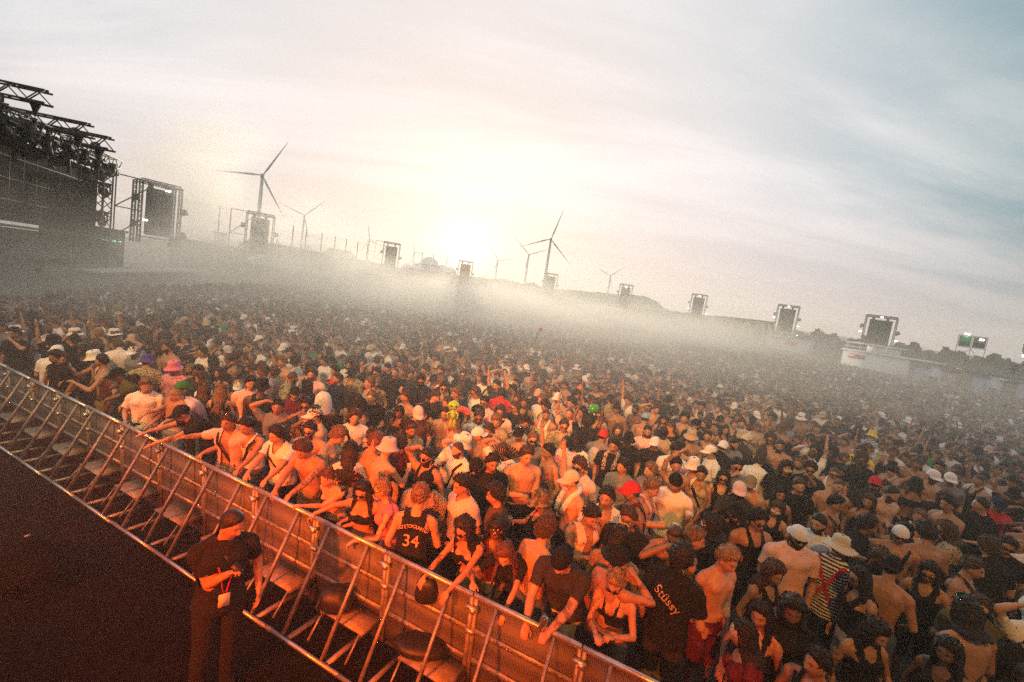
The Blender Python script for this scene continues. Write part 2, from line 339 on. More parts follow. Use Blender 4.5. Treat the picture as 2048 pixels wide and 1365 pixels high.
# ------------------------------------------------------------------ people
def rotm(ax, a): return Matrix.Rotation(a, 3, ax)
BASE = dict(lean=4, slean=0, twist=0, hp=8, hy=0, hr=0, fem=False, wide=1.0, belly=0.0, stance=0.11, armR=(0.24, 0.06, 0.90), armL=(-0.24, 0.06, 0.90),
            handR='relaxed', handL='relaxed', poleR=(0.5, -0.7, -0.3), poleL=(-0.5, -0.7, -0.3), bend=None)
def skeleton(p):
    """joints of a 1.75 m figure, facing +Y, its right hand at +X"""
    q = dict(BASE); q.update(p); sk = {'p': q}
    fem = q['fem']; a = R(q['lean']); sl = R(q['slean']); tw = R(q['twist'])
    P = Vector((0, 0, 0.93)); F = Matrix.Identity(3); spine = []
    segs = [(0.0, 0.0, 0.0), (0.14, 0.45, 0.3), (0.15, 0.75, 0.7), (0.11, 1.0, 1.0), (0.07, 1.08, 1.0), (0.035, 1.12, 1.0), (0.04, 1.12, 1.0)]
    s = 0.0
    P = P+Vector((0, -0.10*math.sin(a), -0.03*abs(math.sin(a))))
    for ln, fa, ft in segs:
        F = rotm('Z', tw*ft) @ rotm('Y', sl*fa) @ rotm('X', -a*fa)
        P = P+F @ Vector((0, 0, ln)); s += ln
        spine.append((P.copy(), F.copy(), s))
    sk['spine'] = spine
    nb, Fc, _ = spine[-1]; sk['Fc'] = Fc
    hw = 0.165 if fem else 0.192*q['wide']
    ch = spine[4][0]
    for sgn, n in ((1, 'R'), (-1, 'L')):
        sk['sh'+n] = ch+Fc @ Vector((sgn*hw, -0.005, 0.0))
    # head
    Fh = rotm('Z', tw+R(q['hy'])) @ rotm('X', -R(q['hp'])) @ rotm('Y', R(q['hr']))
    nup = (Fc @ Vector((0, 0, 1))*0.6+Fh @ Vector((0, 0, 1))*0.4).normalized()
    nt_ = nb+nup*0.075+Fc @ Vector((0, 0.012, 0)); sk['nb'] = nb; sk['nt'] = nt_
    sk['Fh'] = Fh; sk['hc'] = nt_+Fh @ Vector((0, 0.022, 0.078))
    # legs
    pel = spine[0][0]
    for sgn, n in ((1, 'R'), (-1, 'L')):
        sk['hip'+n] = pel+Vector((sgn*0.092, 0, -0.02))
        sk['an'+n] = Vector((sgn*q['stance'], -0.02, 0.085)); kn = sk['hip'+n].lerp(sk['an'+n], 0.5); kn.y += 0.035; sk['kn'+n] = kn
    return sk
def solve_arms(sk, tR=None, tL=None):
    q = sk['p']; l1, l2 = 0.285, 0.255
    for n, t in (('R', tR), ('L', tL)):
        s = sk['sh'+n]; t = Vector(t if t is not None else q['arm'+n]); pole = Vector(q['pole'+n]); hd = None
        d = t-s; ln = d.length
        if ln > (l1+l2)*0.995: t = s+d*((l1+l2)*0.995/ln); d = t-s; ln = d.length
        if ln < 0.12: t = s+d.normalized()*0.12; d = t-s; ln = 0.12
        dn = d.normalized(); c = (l1*l1-l2*l2+ln*ln)/(2*ln); h = math.sqrt(max(l1*l1-c*c, 0))
        pp = pole-dn*pole.dot(dn); pp = pp.normalized() if pp.length > 1e-4 else dn.orthogonal()
        sk['el'+n] = s+dn*c+pp*h; sk['wr'+n] = t
    return sk
HAND = {'relaxed': (24, 0.25, 0.0), 'grip': (62, 0.5, 0.0), 'fist': (82, 0.6, 0.0), 'flat': (6, 0.0, 0.0), 'drape': (30, 0.25, 0.8), 'reach': (14, 0.1, 0.15), 'rail': (52, 0.4, 0.55)}
def hand_prims(sk, n, add, fine):
    w = sk['wr'+n]; fd = (w-sk['el'+n]).normalized(); kind = sk['p']['hand'+n]; curl, tc_, drop = HAND[kind]
    sgn = 1 if n == 'R' else -1
    up_ = Vector((0, 0, 1)); back = up_-fd*up_.dot(fd)                      # back of the hand looks up, or outwards when the arm hangs
    if back.length < 0.5: back = sk['Fc'] @ Vector((sgn, 0.2, 0)); back = back-fd*back.dot(fd)
    back.normalize()
    hd = (fd-up_*drop).normalized(); back = (back-hd*back.dot(hd)).normalized(); side = hd.cross(back)*-1.0   # thumb side
    inner = sk['Fc'] @ Vector((-sgn, 0, 0))
    if side.dot(inner) < 0: side = -side
    sk['hd'+n] = hd; sk['pal'+n] = w+hd*0.075-back*0.03; sk['side'+n] = side; sk['back'+n] = back
    c = w+hd*0.045
    add(*ellipsoid(c, (side*0.041, hd*0.058, back*0.017), 12, 8))
    if not fine:
        add(*capsule(w+hd*0.08, w+hd*0.14-back*0.05*math.sin(R(curl)), 0.03, 0.02, 8, 2)); return
    for k, (off, ln) in enumerate(((0.028, 0.074), (0.0095, 0.083), (-0.0095, 0.077), (-0.027, 0.060))):
        b = w+hd*(0.085-abs(off)*0.25)+side*off; d = (hd+side*off*2.2).normalized(); bk = back; pts = [b-d*0.012, b]; rr = [0.0095, 0.0095]
        for j, fr in enumerate((0.42, 0.33, 0.25)):
            ang = R(curl*(0.6 if j == 0 else 0.9)+4*k)
            d, bk = (d*math.cos(ang)-bk*math.sin(ang)).normalized(), (bk*math.cos(ang)+d*math.sin(ang)).normalized()
            pts.append(pts[-1]+d*ln*fr); rr.append(0.0092-0.0009*(j+1))
        add(*tube_np(pts, rr, 8))
        e = pts[-1]; add(*ellipsoid(e, (side*rr[-1], hd*rr[-1]*1.1, back*rr[-1]), 8, 6))
    b = w+hd*0.022+side*0.032; d = (hd*0.75+side*0.62-back*(0.15+tc_)).normalized(); e = b+d*0.042; d2 = (hd*0.95+side*(0.25-tc_*0.6)-back*(0.1+tc_)).normalized()
    add(*tube_np([b-d*0.012, b, e, e+d2*0.034], [0.012, 0.012, 0.0105, 0.0085], 8))
def head_np(fem):
    n, m = 56, 46; t = np.linspace(0.03, math.pi-0.03, m)[:, None]; f = np.linspace(0, 2*math.pi, n, endpoint=False)[None, :]
    sx = np.sin(t)*np.sin(f); sy = np.sin(t)*np.cos(f); sz = np.cos(t)+0*f
    x = 0.0745*sx; y = 0.097*sy-0.006; z = 0.120*sz; z = np.where(z < 0, z*0.98, z)
    zn = np.clip(-z/0.12, 0, 1); x = x*(1-(0.32 if not fem else 0.38)*zn**1.7); y = np.where(y > 0, y*(1-0.10*zn**2), y*(1-0.50*zn**1.2))
    ax = np.abs(x); fr = np.clip((sy-0.15)/0.3, 0, 1); g = lambda u, c, w: np.exp(-((u-c)/w)**2)
    prof = np.interp(z, [-0.048, -0.040, -0.030, 0.0, 0.02, 0.035], [0, 0.55, 1.0, 0.55, 0.22, 0.0])
    k = 0.85 if fem else 1.0
    dy = 0.026*k*g(x, 0, 0.0125)*prof+0.007*g(ax, 0.012, 0.008)*g(z, -0.034, 0.010)-0.013*g(ax, 0.031, 0.018)*g(z, 0.008, 0.013)+0.007*k*g(z, 0.031, 0.010)*g(ax, 0.026, 0.03)
    dy += 0.008*g(x, 0, 0.022)*(g(z, -0.060, 0.006)+g(z, -0.074, 0.007))-0.004*g(x, 0, 0.026)*g(z, -0.067, 0.003)+0.009*g(x, 0, 0.022)*g(z, -0.104, 0.016)+0.006*g(ax, 0.046, 0.02)*g(z, -0.022, 0.02)+0.006*g(ax, 0.031, 0.012)*g(z, 0.007, 0.007)
    y = y+dy*fr
    V = np.stack([x, y, z], -1).reshape(-1, 3)
    F = [(j*n+i, j*n+(i+1) % n, (j+1)*n+(i+1) % n, (j+1)*n+i) for j in range(m-1) for i in range(n)]
    F = [tuple(reversed(q)) for q in F]
    F.append(tuple(range(n))); F.append(tuple((m-1)*n+k_ for k_ in range(n-1, -1, -1)))
    return V, F
HEADS = {b: head_np(b) for b in (False, True)}
TORSO = {False: [(-0.10, 0.115, 0.098), (-0.04, 0.168, 0.116), (0.0, 0.170, 0.114), (0.14, 0.146, 0.100), (0.29, 0.170, 0.114), (0.40, 0.188, 0.124), (0.47, 0.182, 0.108), (0.505, 0.135, 0.085), (0.545, 0.066, 0.064)],
         True: [(-0.10, 0.120, 0.100), (-0.04, 0.176, 0.120), (0.0, 0.172, 0.114), (0.14, 0.122, 0.088), (0.29, 0.142, 0.098), (0.40, 0.156, 0.104), (0.47, 0.150, 0.092), (0.505, 0.112, 0.072), (0.545, 0.054, 0.054)]}
def spine_at(sk, s):
    sp = sk['spine']
    if s <= 0: return sp[0][0]+sp[0][1] @ Vector((0, 0, s)), sp[0][1]
    for i in range(len(sp)-1):
        if s <= sp[i+1][2]+1e-6:
            t = (s-sp[i][2])/(sp[i+1][2]-sp[i][2]); return sp[i][0].lerp(sp[i+1][0], t), sp[i+1][1] if t > 0.5 else sp[i][1]
    return sp[-1][0], sp[-1][1]
def body_prims(sk, fine):
    V = []; F = []
    def add(v, f):
        k = len(V); V.extend([tuple(q) for q in v]); F.extend([[i+k for i in g] for g in f])
    q = sk['p']; fem = q['fem']; n = 20; tv = []; rings = TORSO[fem]
    for s, rx, ry in rings:
        c, Fm = spine_at(sk, s); rx *= q['wide']; bel = q['belly']*math.exp(-((s-0.14)/0.12)**2)
        for k in range(n):
            a = 2*math.pi*k/n; xx = math.copysign(abs(math.cos(a))**0.85, math.cos(a)); yy = math.copysign(abs(math.sin(a))**0.9, math.sin(a))
            dent = -0.012*math.exp(-(math.cos(a)/0.25)**2) if math.sin(a) < 0 and 0.05 < s < 0.45 else 0   # the furrow of the back
            tv.append(c+Fm @ Vector((rx*xx, ry*yy+(bel if yy > 0 else 0)*yy+(-dent if False else dent*-1), 0)))
    tf = [(j*n+k, j*n+(k+1) % n, (j+1)*n+(k+1) % n, (j+1)*n+k) for j in range(len(rings)-1) for k in range(n)]
    tf += [tuple(range(n-1, -1, -1)), tuple((len(rings)-1)*n+k for k in range(n))]
    add(tv, tf)
    ch, Fc, _ = sk['spine'][3]
    for sg in (1, -1):
        if fem: add(*ellipsoid(ch+Fc @ Vector((sg*0.068, 0.085, -0.02)), (Fc @ Vector((0.062, 0, 0)), Fc @ Vector((0, 0.060, 0)), Fc @ Vector((0, 0, 0.064)))))
        else: add(*ellipsoid(ch+Fc @ Vector((sg*0.075, 0.080, 0.015)), (Fc @ Vector((0.082, 0, 0)), Fc @ Vector((0, 0.050, 0)), Fc @ Vector((0, 0, 0.062)))))
        add(*ellipsoid(ch+Fc @ Vector((sg*0.085, -0.075, 0.02)), (Fc @ Vector((0.075, 0, 0)), Fc @ Vector((0, 0.045, 0)), Fc @ Vector((0, 0, 0.085)))))
    add(*capsule(sk['nb']-Fc @ Vector((0, 0.01, 0.03)), sk['nt']+sk['Fh'] @ Vector((0, 0, 0.03)), 0.061 if not fem else 0.050, 0.056 if not fem else 0.047))
    for sg, m in ((1, 'R'), (-1, 'L')):
        sh, el, wr = sk['sh'+m], sk['el'+m], sk['wr'+m]; r = (0.82 if fem else 1.0)*q['wide']
        add(*capsule(sk['nb']+Fc @ Vector((sg*0.03, -0.015, -0.005)), sh+Fc @ Vector((0, -0.01, 0.012)), 0.045*r, 0.046*r))       # trapezius
        add(*capsule(sh+(el-sh)*0.08, sh+(el-sh)*0.3, 0.062*r, 0.050*r)); add(*capsule(sh, el, 0.052*r, 0.040*r))
        add(*capsule(el, el.lerp(wr, 0.4), 0.040*r, 0.041*r)); add(*capsule(el.lerp(wr, 0.3), wr, 0.041*r, 0.026*r))
        hand_prims(sk, m, add, fine)
        h, k_, a_ = sk['hip'+m], sk['kn'+m], sk['an'+m]
        add(*capsule(h, k_, 0.088*q['wide'], 0.056)); add(*capsule(k_, k_.lerp(a_, 0.4), 0.054, 0.057)); add(*capsule(k_.lerp(a_, 0.3), a_, 0.056, 0.038))
        add(*capsule(a_+Vector((0, -0.03, -0.042)), a_+Vector((sg*0.02, 0.15, -0.052)), 0.042, 0.034))
    hv, hf = HEADS[fem]; Fh = np.array(sk['Fh']); hcn = np.array(sk['hc'])
    add(hv @ Fh.T+hcn, hf)
    for sg in (1, -1):
        add(*ellipsoid(sk['hc']+sk['Fh'] @ Vector((sg*0.076, -0.010, -0.008)), (sk['Fh'] @ Vector((0.011, -0.005*sg*0, 0)), sk['Fh'] @ Vector((0.006*sg, 0.020, 0)), sk['Fh'] @ Vector((0, -0.006, 0.033))), 10, 8))
    return V, F
TMP = D.meshes.new('scratch'); TMPO = D.objects.new('scratch', TMP); col.objects.link(TMPO)
RM = TMPO.modifiers.new('remesh', 'REMESH'); RM.mode = 'VOXEL'; SMM = TMPO.modifiers.new('smooth', 'SMOOTH'); SMM.factor = 0.5; SMM.iterations = 1
def remesh(V, F, vox, smooth=1):
    global TMP
    me = np_mesh('scratch', V, F); old = TMPO.data; TMPO.data = me; D.meshes.remove(old)
    RM.voxel_size = vox; SMM.iterations = smooth
    dg = C.evaluated_depsgraph_get(); dg.update(); ev = TMPO.evaluated_get(dg); m2 = ev.to_mesh()
    n = len(m2.vertices); v = np.empty(n*3, np.float32); m2.vertices.foreach_get('co', v); m2.calc_loop_triangles()
    t = np.empty(len(m2.loop_triangles)*3, np.int32); m2.loop_triangles.foreach_get('vertices', t); ev.to_mesh_clear()
    return v.reshape(-1, 3).astype(np.float64), t.reshape(-1, 3)
def normals(V, T):
    a, b, c = V[T[:, 0]], V[T[:, 1]], V[T[:, 2]]; fn = np.cross(b-a, c-a); n = np.zeros_like(V)
    for k in range(3): np.add.at(n, T[:, k], fn)
    return n/np.maximum(np.linalg.norm(n, axis=1, keepdims=True), 1e-9)
def clip(V, T, g):
    """the part of a surface where g > 0, cut cleanly at g = 0"""
    g = np.where(np.abs(g) < 1e-6, 1e-6, g); s = g > 0; c = s[T].sum(1)
    keep = T[c == 3]; newV = []; out = [keep]; ek = {}
    base = len(V); pts = []
    def ed(i, j):
        k = (i, j) if i < j else (j, i); v = ek.get(k)
        if v is None: t = g[k[0]]/(g[k[0]]-g[k[1]]); v = ek[k] = base+len(pts); pts.append((k[0], k[1], t))
        return v
    ex = []
    for tri in T[(c == 1) | (c == 2)].tolist():
        st = [s[i] for i in tri]
        if sum(st) == 1:
            k = st.index(True); a, b, d = tri[k], tri[(k+1) % 3], tri[(k+2) % 3]; ex.append((a, ed(a, b), ed(a, d)))
        else:
            k = st.index(False); a, b, d = tri[k], tri[(k+1) % 3], tri[(k+2) % 3]; e1, e2 = ed(a, b), ed(a, d); ex += [(e1, b, d), (e1, d, e2)]
    if ex: out.append(np.array(ex, np.int64))
    T2 = np.concatenate(out) if out else keep
    if pts:
        p = np.array(pts); i, j, t = p[:, 0].astype(int), p[:, 1].astype(int), p[:, 2]
        src = np.concatenate([np.stack([np.arange(base), np.arange(base), np.zeros(base)], 1), np.stack([i, j, t], 1)])
    else: src = np.stack([np.arange(base), np.arange(base), np.zeros(base)], 1)
    used, inv = np.unique(T2, return_inverse=True); src = src[used]
    return src[:, 0].astype(int), src[:, 1].astype(int), src[:, 2], inv.reshape(-1, 3)
def lerp_src(A, src):
    i, j, t = src; t = t if A.ndim == 1 else t[:, None]; return A[i]*(1-t)+A[j]*t
def relax(V, T, it, fixed=None):
    n = len(V); e = np.concatenate([T[:, [0, 1]], T[:, [1, 2]], T[:, [2, 0]]]); e = np.concatenate([e, e[:, ::-1]])
    dg = np.maximum(np.bincount(e[:, 0], minlength=n), 1)[:, None]
    for _ in range(it):
        a = np.stack([np.bincount(e[:, 0], weights=V[e[:, 1], k], minlength=n) for k in range(3)], 1)/dg
        V = V*0.4+a*0.6
    return V
def wob(P, f, seed=0):
    r = np.random.RandomState(seed); o = np.zeros(len(P))
    for k in range(6):
        d = r.normal(size=3); d /= np.linalg.norm(d); o += np.sin(P @ d*f*(0.6+0.25*k)+r.uniform(0, 6.3))
    return o/6
def seg_d(P, a, b):
    a = np.array(a); b = np.array(b); ab = b-a; t = np.clip((P-a) @ ab/(ab @ ab), 0, 1); return np.linalg.norm(P-a-t[:, None]*ab, axis=1), t
def analyse(sk, V):
    """for every point of the skin: which limb it belongs to and how far along"""
    A = {}; q = sk['p']; n = len(V)
    best = np.full(n, 9.0); lab = np.zeros(n, int)        # 0 torso 1 neck 2 head 3 R arm 4 L arm 5 R leg 6 L leg
    sp = [(sk['spine'][0][0]+Vector((0, 0, -0.10)), sk['spine'][0][1], -0.10)]+sk['spine']
    sarr = np.zeros(n); bd = np.full(n, 9.0)
    for i in range(len(sp)-1):
        d, t = seg_d(V, sp[i][0], sp[i+1][0]); k = d < bd; sarr[k] = (sp[i][2]+(sp[i+1][2]-sp[i][2])*t)[k]; bd[k] = d[k]
    top = np.array(sk['nb']); Fc = np.array(sk['Fc']); ab = (V-top) @ Fc[:, 2]; 
    Fp = np.array(sk['spine'][1][1]); rings = np.array(TORSO[q['fem']])
    rx = np.interp(sarr, rings[:, 0], rings[:, 1])*q['wide']; ry = np.interp(sarr, rings[:, 0], rings[:, 2])
    cen = np.zeros((n, 3)); ss = np.array([s[2] for s in sp]); pp = np.array([list(s[0]) for s in sp])
    for k in range(3): cen[:, k] = np.interp(sarr, ss, pp[:, k])
    loc = (V-cen) @ Fc; tz = np.sqrt((loc[:, 0]/rx)**2+(loc[:, 1]/(ry+0.03))**2)+np.abs(loc[:, 2])/0.12*0.5
    best = tz*0.97; A['lx'] = loc[:, 0]; A['ly'] = loc[:, 1]
    below = sarr
    def cand(d, r, l):
        nonlocal best
        v = d/r; k = v < best; best = np.where(k, v, best); lab[k] = l; return v
    d, t = seg_d(V, sk['nb'], sk['nt']); cand(d, 0.062, 1)
    hl = (V-np.array(sk['hc'])) @ np.array(sk['Fh']); A['hl'] = hl
    hv = np.sqrt((hl[:, 0]/0.080)**2+(hl[:, 1]/0.105)**2+(hl[:, 2]/0.122)**2); k = hv < np.minimum(best, 1.35); best = np.where(k, hv, best); lab[k] = 2
    arm = np.full(n, 9.0)
    for l, m in ((3, 'R'), (4, 'L')):
        sh, el, wr = sk['sh'+m], sk['el'+m], sk['wr'+m]; hd = sk['hd'+m]
        d1, t1 = seg_d(V, sh, el); d2, t2 = seg_d(V, el, wr); d3, t3 = seg_d(V, wr, wr+hd*0.17)
        at_ = np.where(d1/0.05 <= d2/0.042, t1*0.285, 0.285+t2*0.255); at_ = np.where(d3/0.045 < np.minimum(d1/0.05, d2/0.035), 0.54+t3*0.17, at_)
        v = np.minimum(np.minimum(d1/0.055, d2/0.042), d3/0.05); cand(v, 1.0, l); A['t'+m] = at_; arm = np.minimum(arm, v)
    A['arm'] = arm; A['tor'] = tz
    for l, m in ((5, 'R'), (6, 'L')):
        h, k_, a_ = sk['hip'+m], sk['kn'+m], sk['an'+m]
        d1, t1 = seg_d(V, h, k_); d2, t2 = seg_d(V, k_, a_); l1 = (k_-h).length; l2 = (a_-k_).length
        A['g'+m] = np.where(d1 <= d2, t1*l1, l1+t2*l2); cand(np.minimum(d1/0.085, d2/0.06), 1.0, l)
    A['s'] = np.where(lab >= 5, np.minimum(sarr, 0.0)-0.02, sarr); A['lab'] = lab; A['raw'] = sarr
    return A
def g_top(A, neck=0.535, vdepth=0.0, hem=-0.06, sleeve=0.17, scoop=0.0, strap=None, open_=0.0):
    lab = A['lab']; leg = np.where(lab == 5, A['gR'], A['gL'])
    s = np.where(lab >= 5, -leg-0.03, A['raw'])
    if strap is not None: neck = neck+0.12*np.clip((np.abs(A['lx'])-0.045)/0.03, 0, 1)
    nk = neck-(vdepth*np.exp(-(A['lx']/0.05)**2)+scoop*np.exp(-(A['lx']/0.085)**2))*(A['ly'] > 0)
    g = np.minimum(s-hem, nk-s)
    if open_: g = np.where(A['ly'] > 0, np.minimum(g, np.abs(A['lx'])-open_), g)
    if strap is not None: g = np.where(s > 0.40, np.minimum(g, strap-np.abs(A['lx'])), g)
    ta = np.where(lab == 3, A['tR'], A['tL']); armm = (lab == 3) | (lab == 4)
    if strap is not None: armm = armm & ~((np.abs(A['lx']) < strap+0.01) & (ta < 0.05))
    g = np.where(armm, (sleeve-ta) if sleeve > 0 else -0.01-ta, g)
    return np.where((lab == 1), np.minimum(np.minimum(neck, 0.545)-0.545-0.02, -0.004), np.where(lab == 2, -0.05, g))
def g_trousers(A, leg=0.42, waist=0.06):
    lab = A['lab']; lg = np.where(lab == 5, A['gR'], A['gL'])
    g = np.where(lab >= 5, leg-lg, waist-A['raw']); return np.where((lab > 0) & (lab < 5), -0.05, g)
TOPS = {'tee': dict(neck=0.575, sleeve=0.19), 'vneck': dict(neck=0.565, sleeve=0.19, vdepth=0.10), 'polo': dict(neck=0.575, sleeve=0.18, vdepth=0.07), 'open': dict(neck=0.575, sleeve=0.21, open_=0.065),
        'tank': dict(neck=0.51, sleeve=0, scoop=0.10, strap=0.105), 'sleeveless': dict(neck=0.56, sleeve=0.02), 'jersey': dict(neck=0.525, sleeve=0, scoop=0.05, strap=0.125), 'swim': dict(neck=0.50, sleeve=0, scoop=0.15, strap=0.075, hem=0.22),
        'bra': dict(neck=0.42, sleeve=0, hem=0.27), 'crop': dict(neck=0.52, sleeve=0.08, hem=0.22, scoop=0.08), 'dress': dict(neck=0.46, sleeve=0, strap=0.09, scoop=0.06, hem=-0.30), 'long': dict(neck=0.575, sleeve=0.52), 'vest': dict(neck=0.535, sleeve=0, strap=0.14, open_=0.05)}
def surf(name, V, T, src, off, N, fold=0.0, it=0, seed=0, loose=None, freq=28):
    P = lerp_src(V, src[:3]); n = lerp_src(N, src[:3]); n /= np.maximum(np.linalg.norm(n, axis=1, keepdims=True), 1e-6)
    o = off if np.isscalar(off) else off
    P = P+n*(o[:, None] if not np.isscalar(o) else o)
    if it: P = relax(P, src[3], it); P += n*0.006
    if fold: P = P+n*(fold*(wob(P, freq, seed)+0.6*wob(P*np.array([1, 1, 0.45]), freq*2.2, seed+5)))[:, None]
    return P, src[3]
def garment_mesh(B, key):
    if key in B['cache']: return B['cache'][key]
    V, T, N, A = B['V'], B['T'], B['N'], B['A']; kind = key[0]
    if kind == 'top':
        kw = TOPS[key[1]]; g = g_top(A, **kw); src = clip(V, T, g); lo = key[1] in ('tee', 'vneck', 'open', 'long', 'polo', 'jersey')
        s = lerp_src(A['raw'], src[:3]); off = 0.012+(0.016*np.clip(1-s/0.45, 0, 1) if lo else 0)
        P, F = surf('top', V, T, src, off, N, 0.011 if lo else 0.004, 3 if lo else 1, key[2] if len(key) > 2 else 1)
    elif kind == 'trousers':
        src = clip(V, T, g_trousers(A, key[1])); P, F = surf('tr', V, T, src, 0.010+0.012*np.clip((key[1]-0.3)*2, 0.3, 1), N, 0.006, 3, 3)
    elif kind == 'strap':                       # bag strap across the body, over the right (+1) or left shoulder
        sg = key[1]; ok = A['lab'] == 0; raw = A['raw']; lx = A['lx']*sg
        x0 = 0.115-(0.50-raw)*0.50
        g = np.where(ok & (raw < 0.53) & (raw > -0.03), 0.017-np.abs(lx-x0)*0.9, -0.05); src = clip(V, T, g); P, F = surf('st', V, T, src, 0.030, N)
    elif kind == 'hair':
        P, F = hair_np(B, key[1])
    elif kind == 'beard':
        hl = A['hl']; g = np.where(A['lab'] <= 2, np.minimum(np.minimum(-0.046-hl[:, 2]+0.25*np.maximum(np.abs(hl[:, 0])-0.035, 0)*4, hl[:, 1]-0.000), 0.10+hl[:, 2]+0.045), -0.05)
        lips = 1-((hl[:, 0]/0.024)**2+((hl[:, 2]+0.067)/0.012)**2); g = np.where(hl[:, 1] > 0.03, np.minimum(g, -lips*0.02), g); g = np.where(np.linalg.norm(hl, axis=1) > 0.17, -0.05, g)
        src = clip(V, T, g); gg = np.clip(lerp_src(g, src[:3])/0.015, 0, 1); P, F = surf('b', V, T, src, 0.003+key[1]*gg, N, 0.002, 0, 4, freq=220)
    B['cache'][key] = (P, F); return P, F
HSTY = {'buzz': (0.005, 0.0, 0.0, 0), 'short': (0.017, 0.006, 0.012, 0), 'quiff': (0.016, 0.007, 0.030, 0), 'curly': (0.026, 0.013, 0.022, 0.012), 'mop': (0.030, 0.010, 0.020, 0.03), 'afro': (0.052, 0.014, 0.030, 0.02), 'fade': (0.007, 0.002, 0.022, 0),
        'long': (0.018, 0.005, 0.012, 0.02), 'longwavy': (0.026, 0.012, 0.014, 0.02), 'bob': (0.024, 0.006, 0.012, 0.02), 'pony': (0.012, 0.004, 0.006, 0), 'bun': (0.012, 0.004, 0.006, 0), 'mid': (0.026, 0.009, 0.014, 0.03), 'spaced': (0.03, 0.014, 0.03, 0.03)}
def hair_np(B, sty):
    V, T, N, A, sk = B['V'], B['T'], B['N'], B['A'], B['sk']; th, ns, tp, lowr = HSTY[sty]
    hl = A['hl']; x, y, z = hl.T; ax = np.abs(x)
    line = 0.012+0.80*np.clip(y, -0.2, 0.2)+0.10*np.clip(0.05-ax, 0, 1)*(y > 0.03)*2.0-lowr*(y < 0.045)
    line = np.where(y < -0.02, np.maximum(line, -0.080-lowr*1.2), line); line = np.minimum(line, 0.074+0.1*np.clip(ax-0.03, 0, 1)*-3.5+0*y)
    side = (ax > 0.055) & (y < 0.055); line = np.where(side & (y > -0.03) & (z < 0.05), np.maximum(line, -0.005-lowr), line)
    g = z-line; g = np.where((np.linalg.norm(hl, axis=1) < 0.165) & ((A['lab'] == 2) | (A['lab'] == 1)), g, -0.05)
    src = clip(V, T, g); gg = lerp_src(g, src[:3]); hp = lerp_src(hl, src[:3]); e = np.clip(gg/0.028, 0, 1); e = e*e*(3-2*e)
    sd = int(abs(hash(sty)) % 97) if False else sum(map(ord, sty))
    w1 = wob(hp, 130, sd); w2 = wob(hp, 260, sd+1)
    off = 0.003+e*(th+ns*(w1+0.8*w2)*1.3+tp*np.clip(hp[:, 2]/0.12, 0, 1)**1.5)
    P, F = surf('h', V, T, src, off, N, 0, 0); P = relax(P, F, 1)
    add = MB(); Fh = sk['Fh']; hc = sk['hc']; Fc = sk['Fc']; r = random.Random(sd+int(1000*B['seed']))
    H = lambda p: hc+Fh @ Vector(p)
    if sty in ('long', 'longwavy', 'bob', 'mid', 'spaced'):
        ln = {'long': 0.36, 'longwavy': 0.34, 'bob': 0.14, 'mid': 0.06, 'spaced': 0.20}[sty]; wv = 0.016 if sty in ('longwavy', 'spaced') else 0.005
        for k in range(34):
            a = R(62+236*(k+0.5)/34)                       # from one cheek round the back to the other
            fx, fy = math.sin(a), math.cos(a); l_ = ln*r.uniform(0.8, 1.05); pts = [H((fx*0.055, fy*0.07-0.008, 0.085)), H((fx*0.088, fy*0.110-0.010, 0.02)), H((fx*0.095, fy*0.110-0.012, -0.05)), H((fx*0.088, fy*0.10-0.018, -0.10))]
            o = pts[-1]; outw = Fc @ Vector((fx*0.55, fy*0.5-0.5, 0))
            for j in range(1, 7):
                t = j/6; pts.append(o+Vector((0, 0, -l_*t))+outw*(0.10*math.sin(min(t*1.6, 1.57)))+Vector((r.uniform(-wv, wv), r.uniform(-wv, wv), 0)))
            rr = [0.012, 0.017, 0.019, 0.019]+[0.018-0.012*(j/6)**1.5 for j in range(1, 7)]
            add.tube(pts, rr, 6)
    elif sty == 'pony':
        pts = [H((0, -0.095, 0.055)), H((0, -0.135, 0.06)), H((0, -0.165, 0.02)), H((0, -0.165, -0.06)), H((0.01, -0.150, -0.15)), H((0, -0.135, -0.24)), H((0, -0.13, -0.30))]
        for k in range(9):
            ox, oy = r.uniform(-0.02, 0.02), r.uniform(-0.02, 0.02); add.tube([p+Vector((ox*min(i/2, 1), oy*min(i/2, 1), r.uniform(-.01, .01))) for i, p in enumerate(pts)], [0.012, 0.017, 0.02, 0.02, 0.017, 0.012, 0.005], 6)
    elif sty == 'bun':
        v, f = ellipsoid(H((0, -0.06, 0.128)), (Fh @ Vector((0.04, 0, 0)), Fh @ Vector((0, 0.04, 0)), Fh @ Vector((0, 0, 0.034))), 14, 10); v = [p+Vector((r.uniform(-1, 1), r.uniform(-1, 1), r.uniform(-1, 1)))*0.004 for p in v]; add.add(v, f)
    if sty in ('curly', 'afro', 'mop', 'spaced'):
        ids = np.where(e > 0.3)[0]; nP = normals(P, F); mean = P[ids]
        for k in range(330 if sty != 'mop' else 130):
            i = ids[r.randrange(len(ids))]; rad = r.uniform(0.006, 0.013); v, f = ellipsoid(Vector(P[i])+Vector(nP[i])*rad*0.35, (Vector((rad, 0, 0)), Vector((0, rad, 0)), Vector((0, 0, rad))), 6, 4); add.add(v, f)
    elif sty not in ('buzz', 'fade'):
        ids = np.where(e > 0.35)[0]; nP = normals(P, F)      # loose locks that break up the outline
        for k in range(150):
            i = ids[r.randrange(len(ids))]; p = Vector(P[i]); n = Vector(nP[i]); d = (Fh @ Vector((r.uniform(-.6, .6), r.uniform(-.3, .9), r.uniform(-.5, .4)))); d = (d-n*d.dot(n)).normalized()
            l_ = r.uniform(0.02, 0.045); add.tube([p-n*0.004, p+d*l_*0.5+n*0.010, p+d*l_+n*0.008], [0.006, 0.005, 0.001], 4)
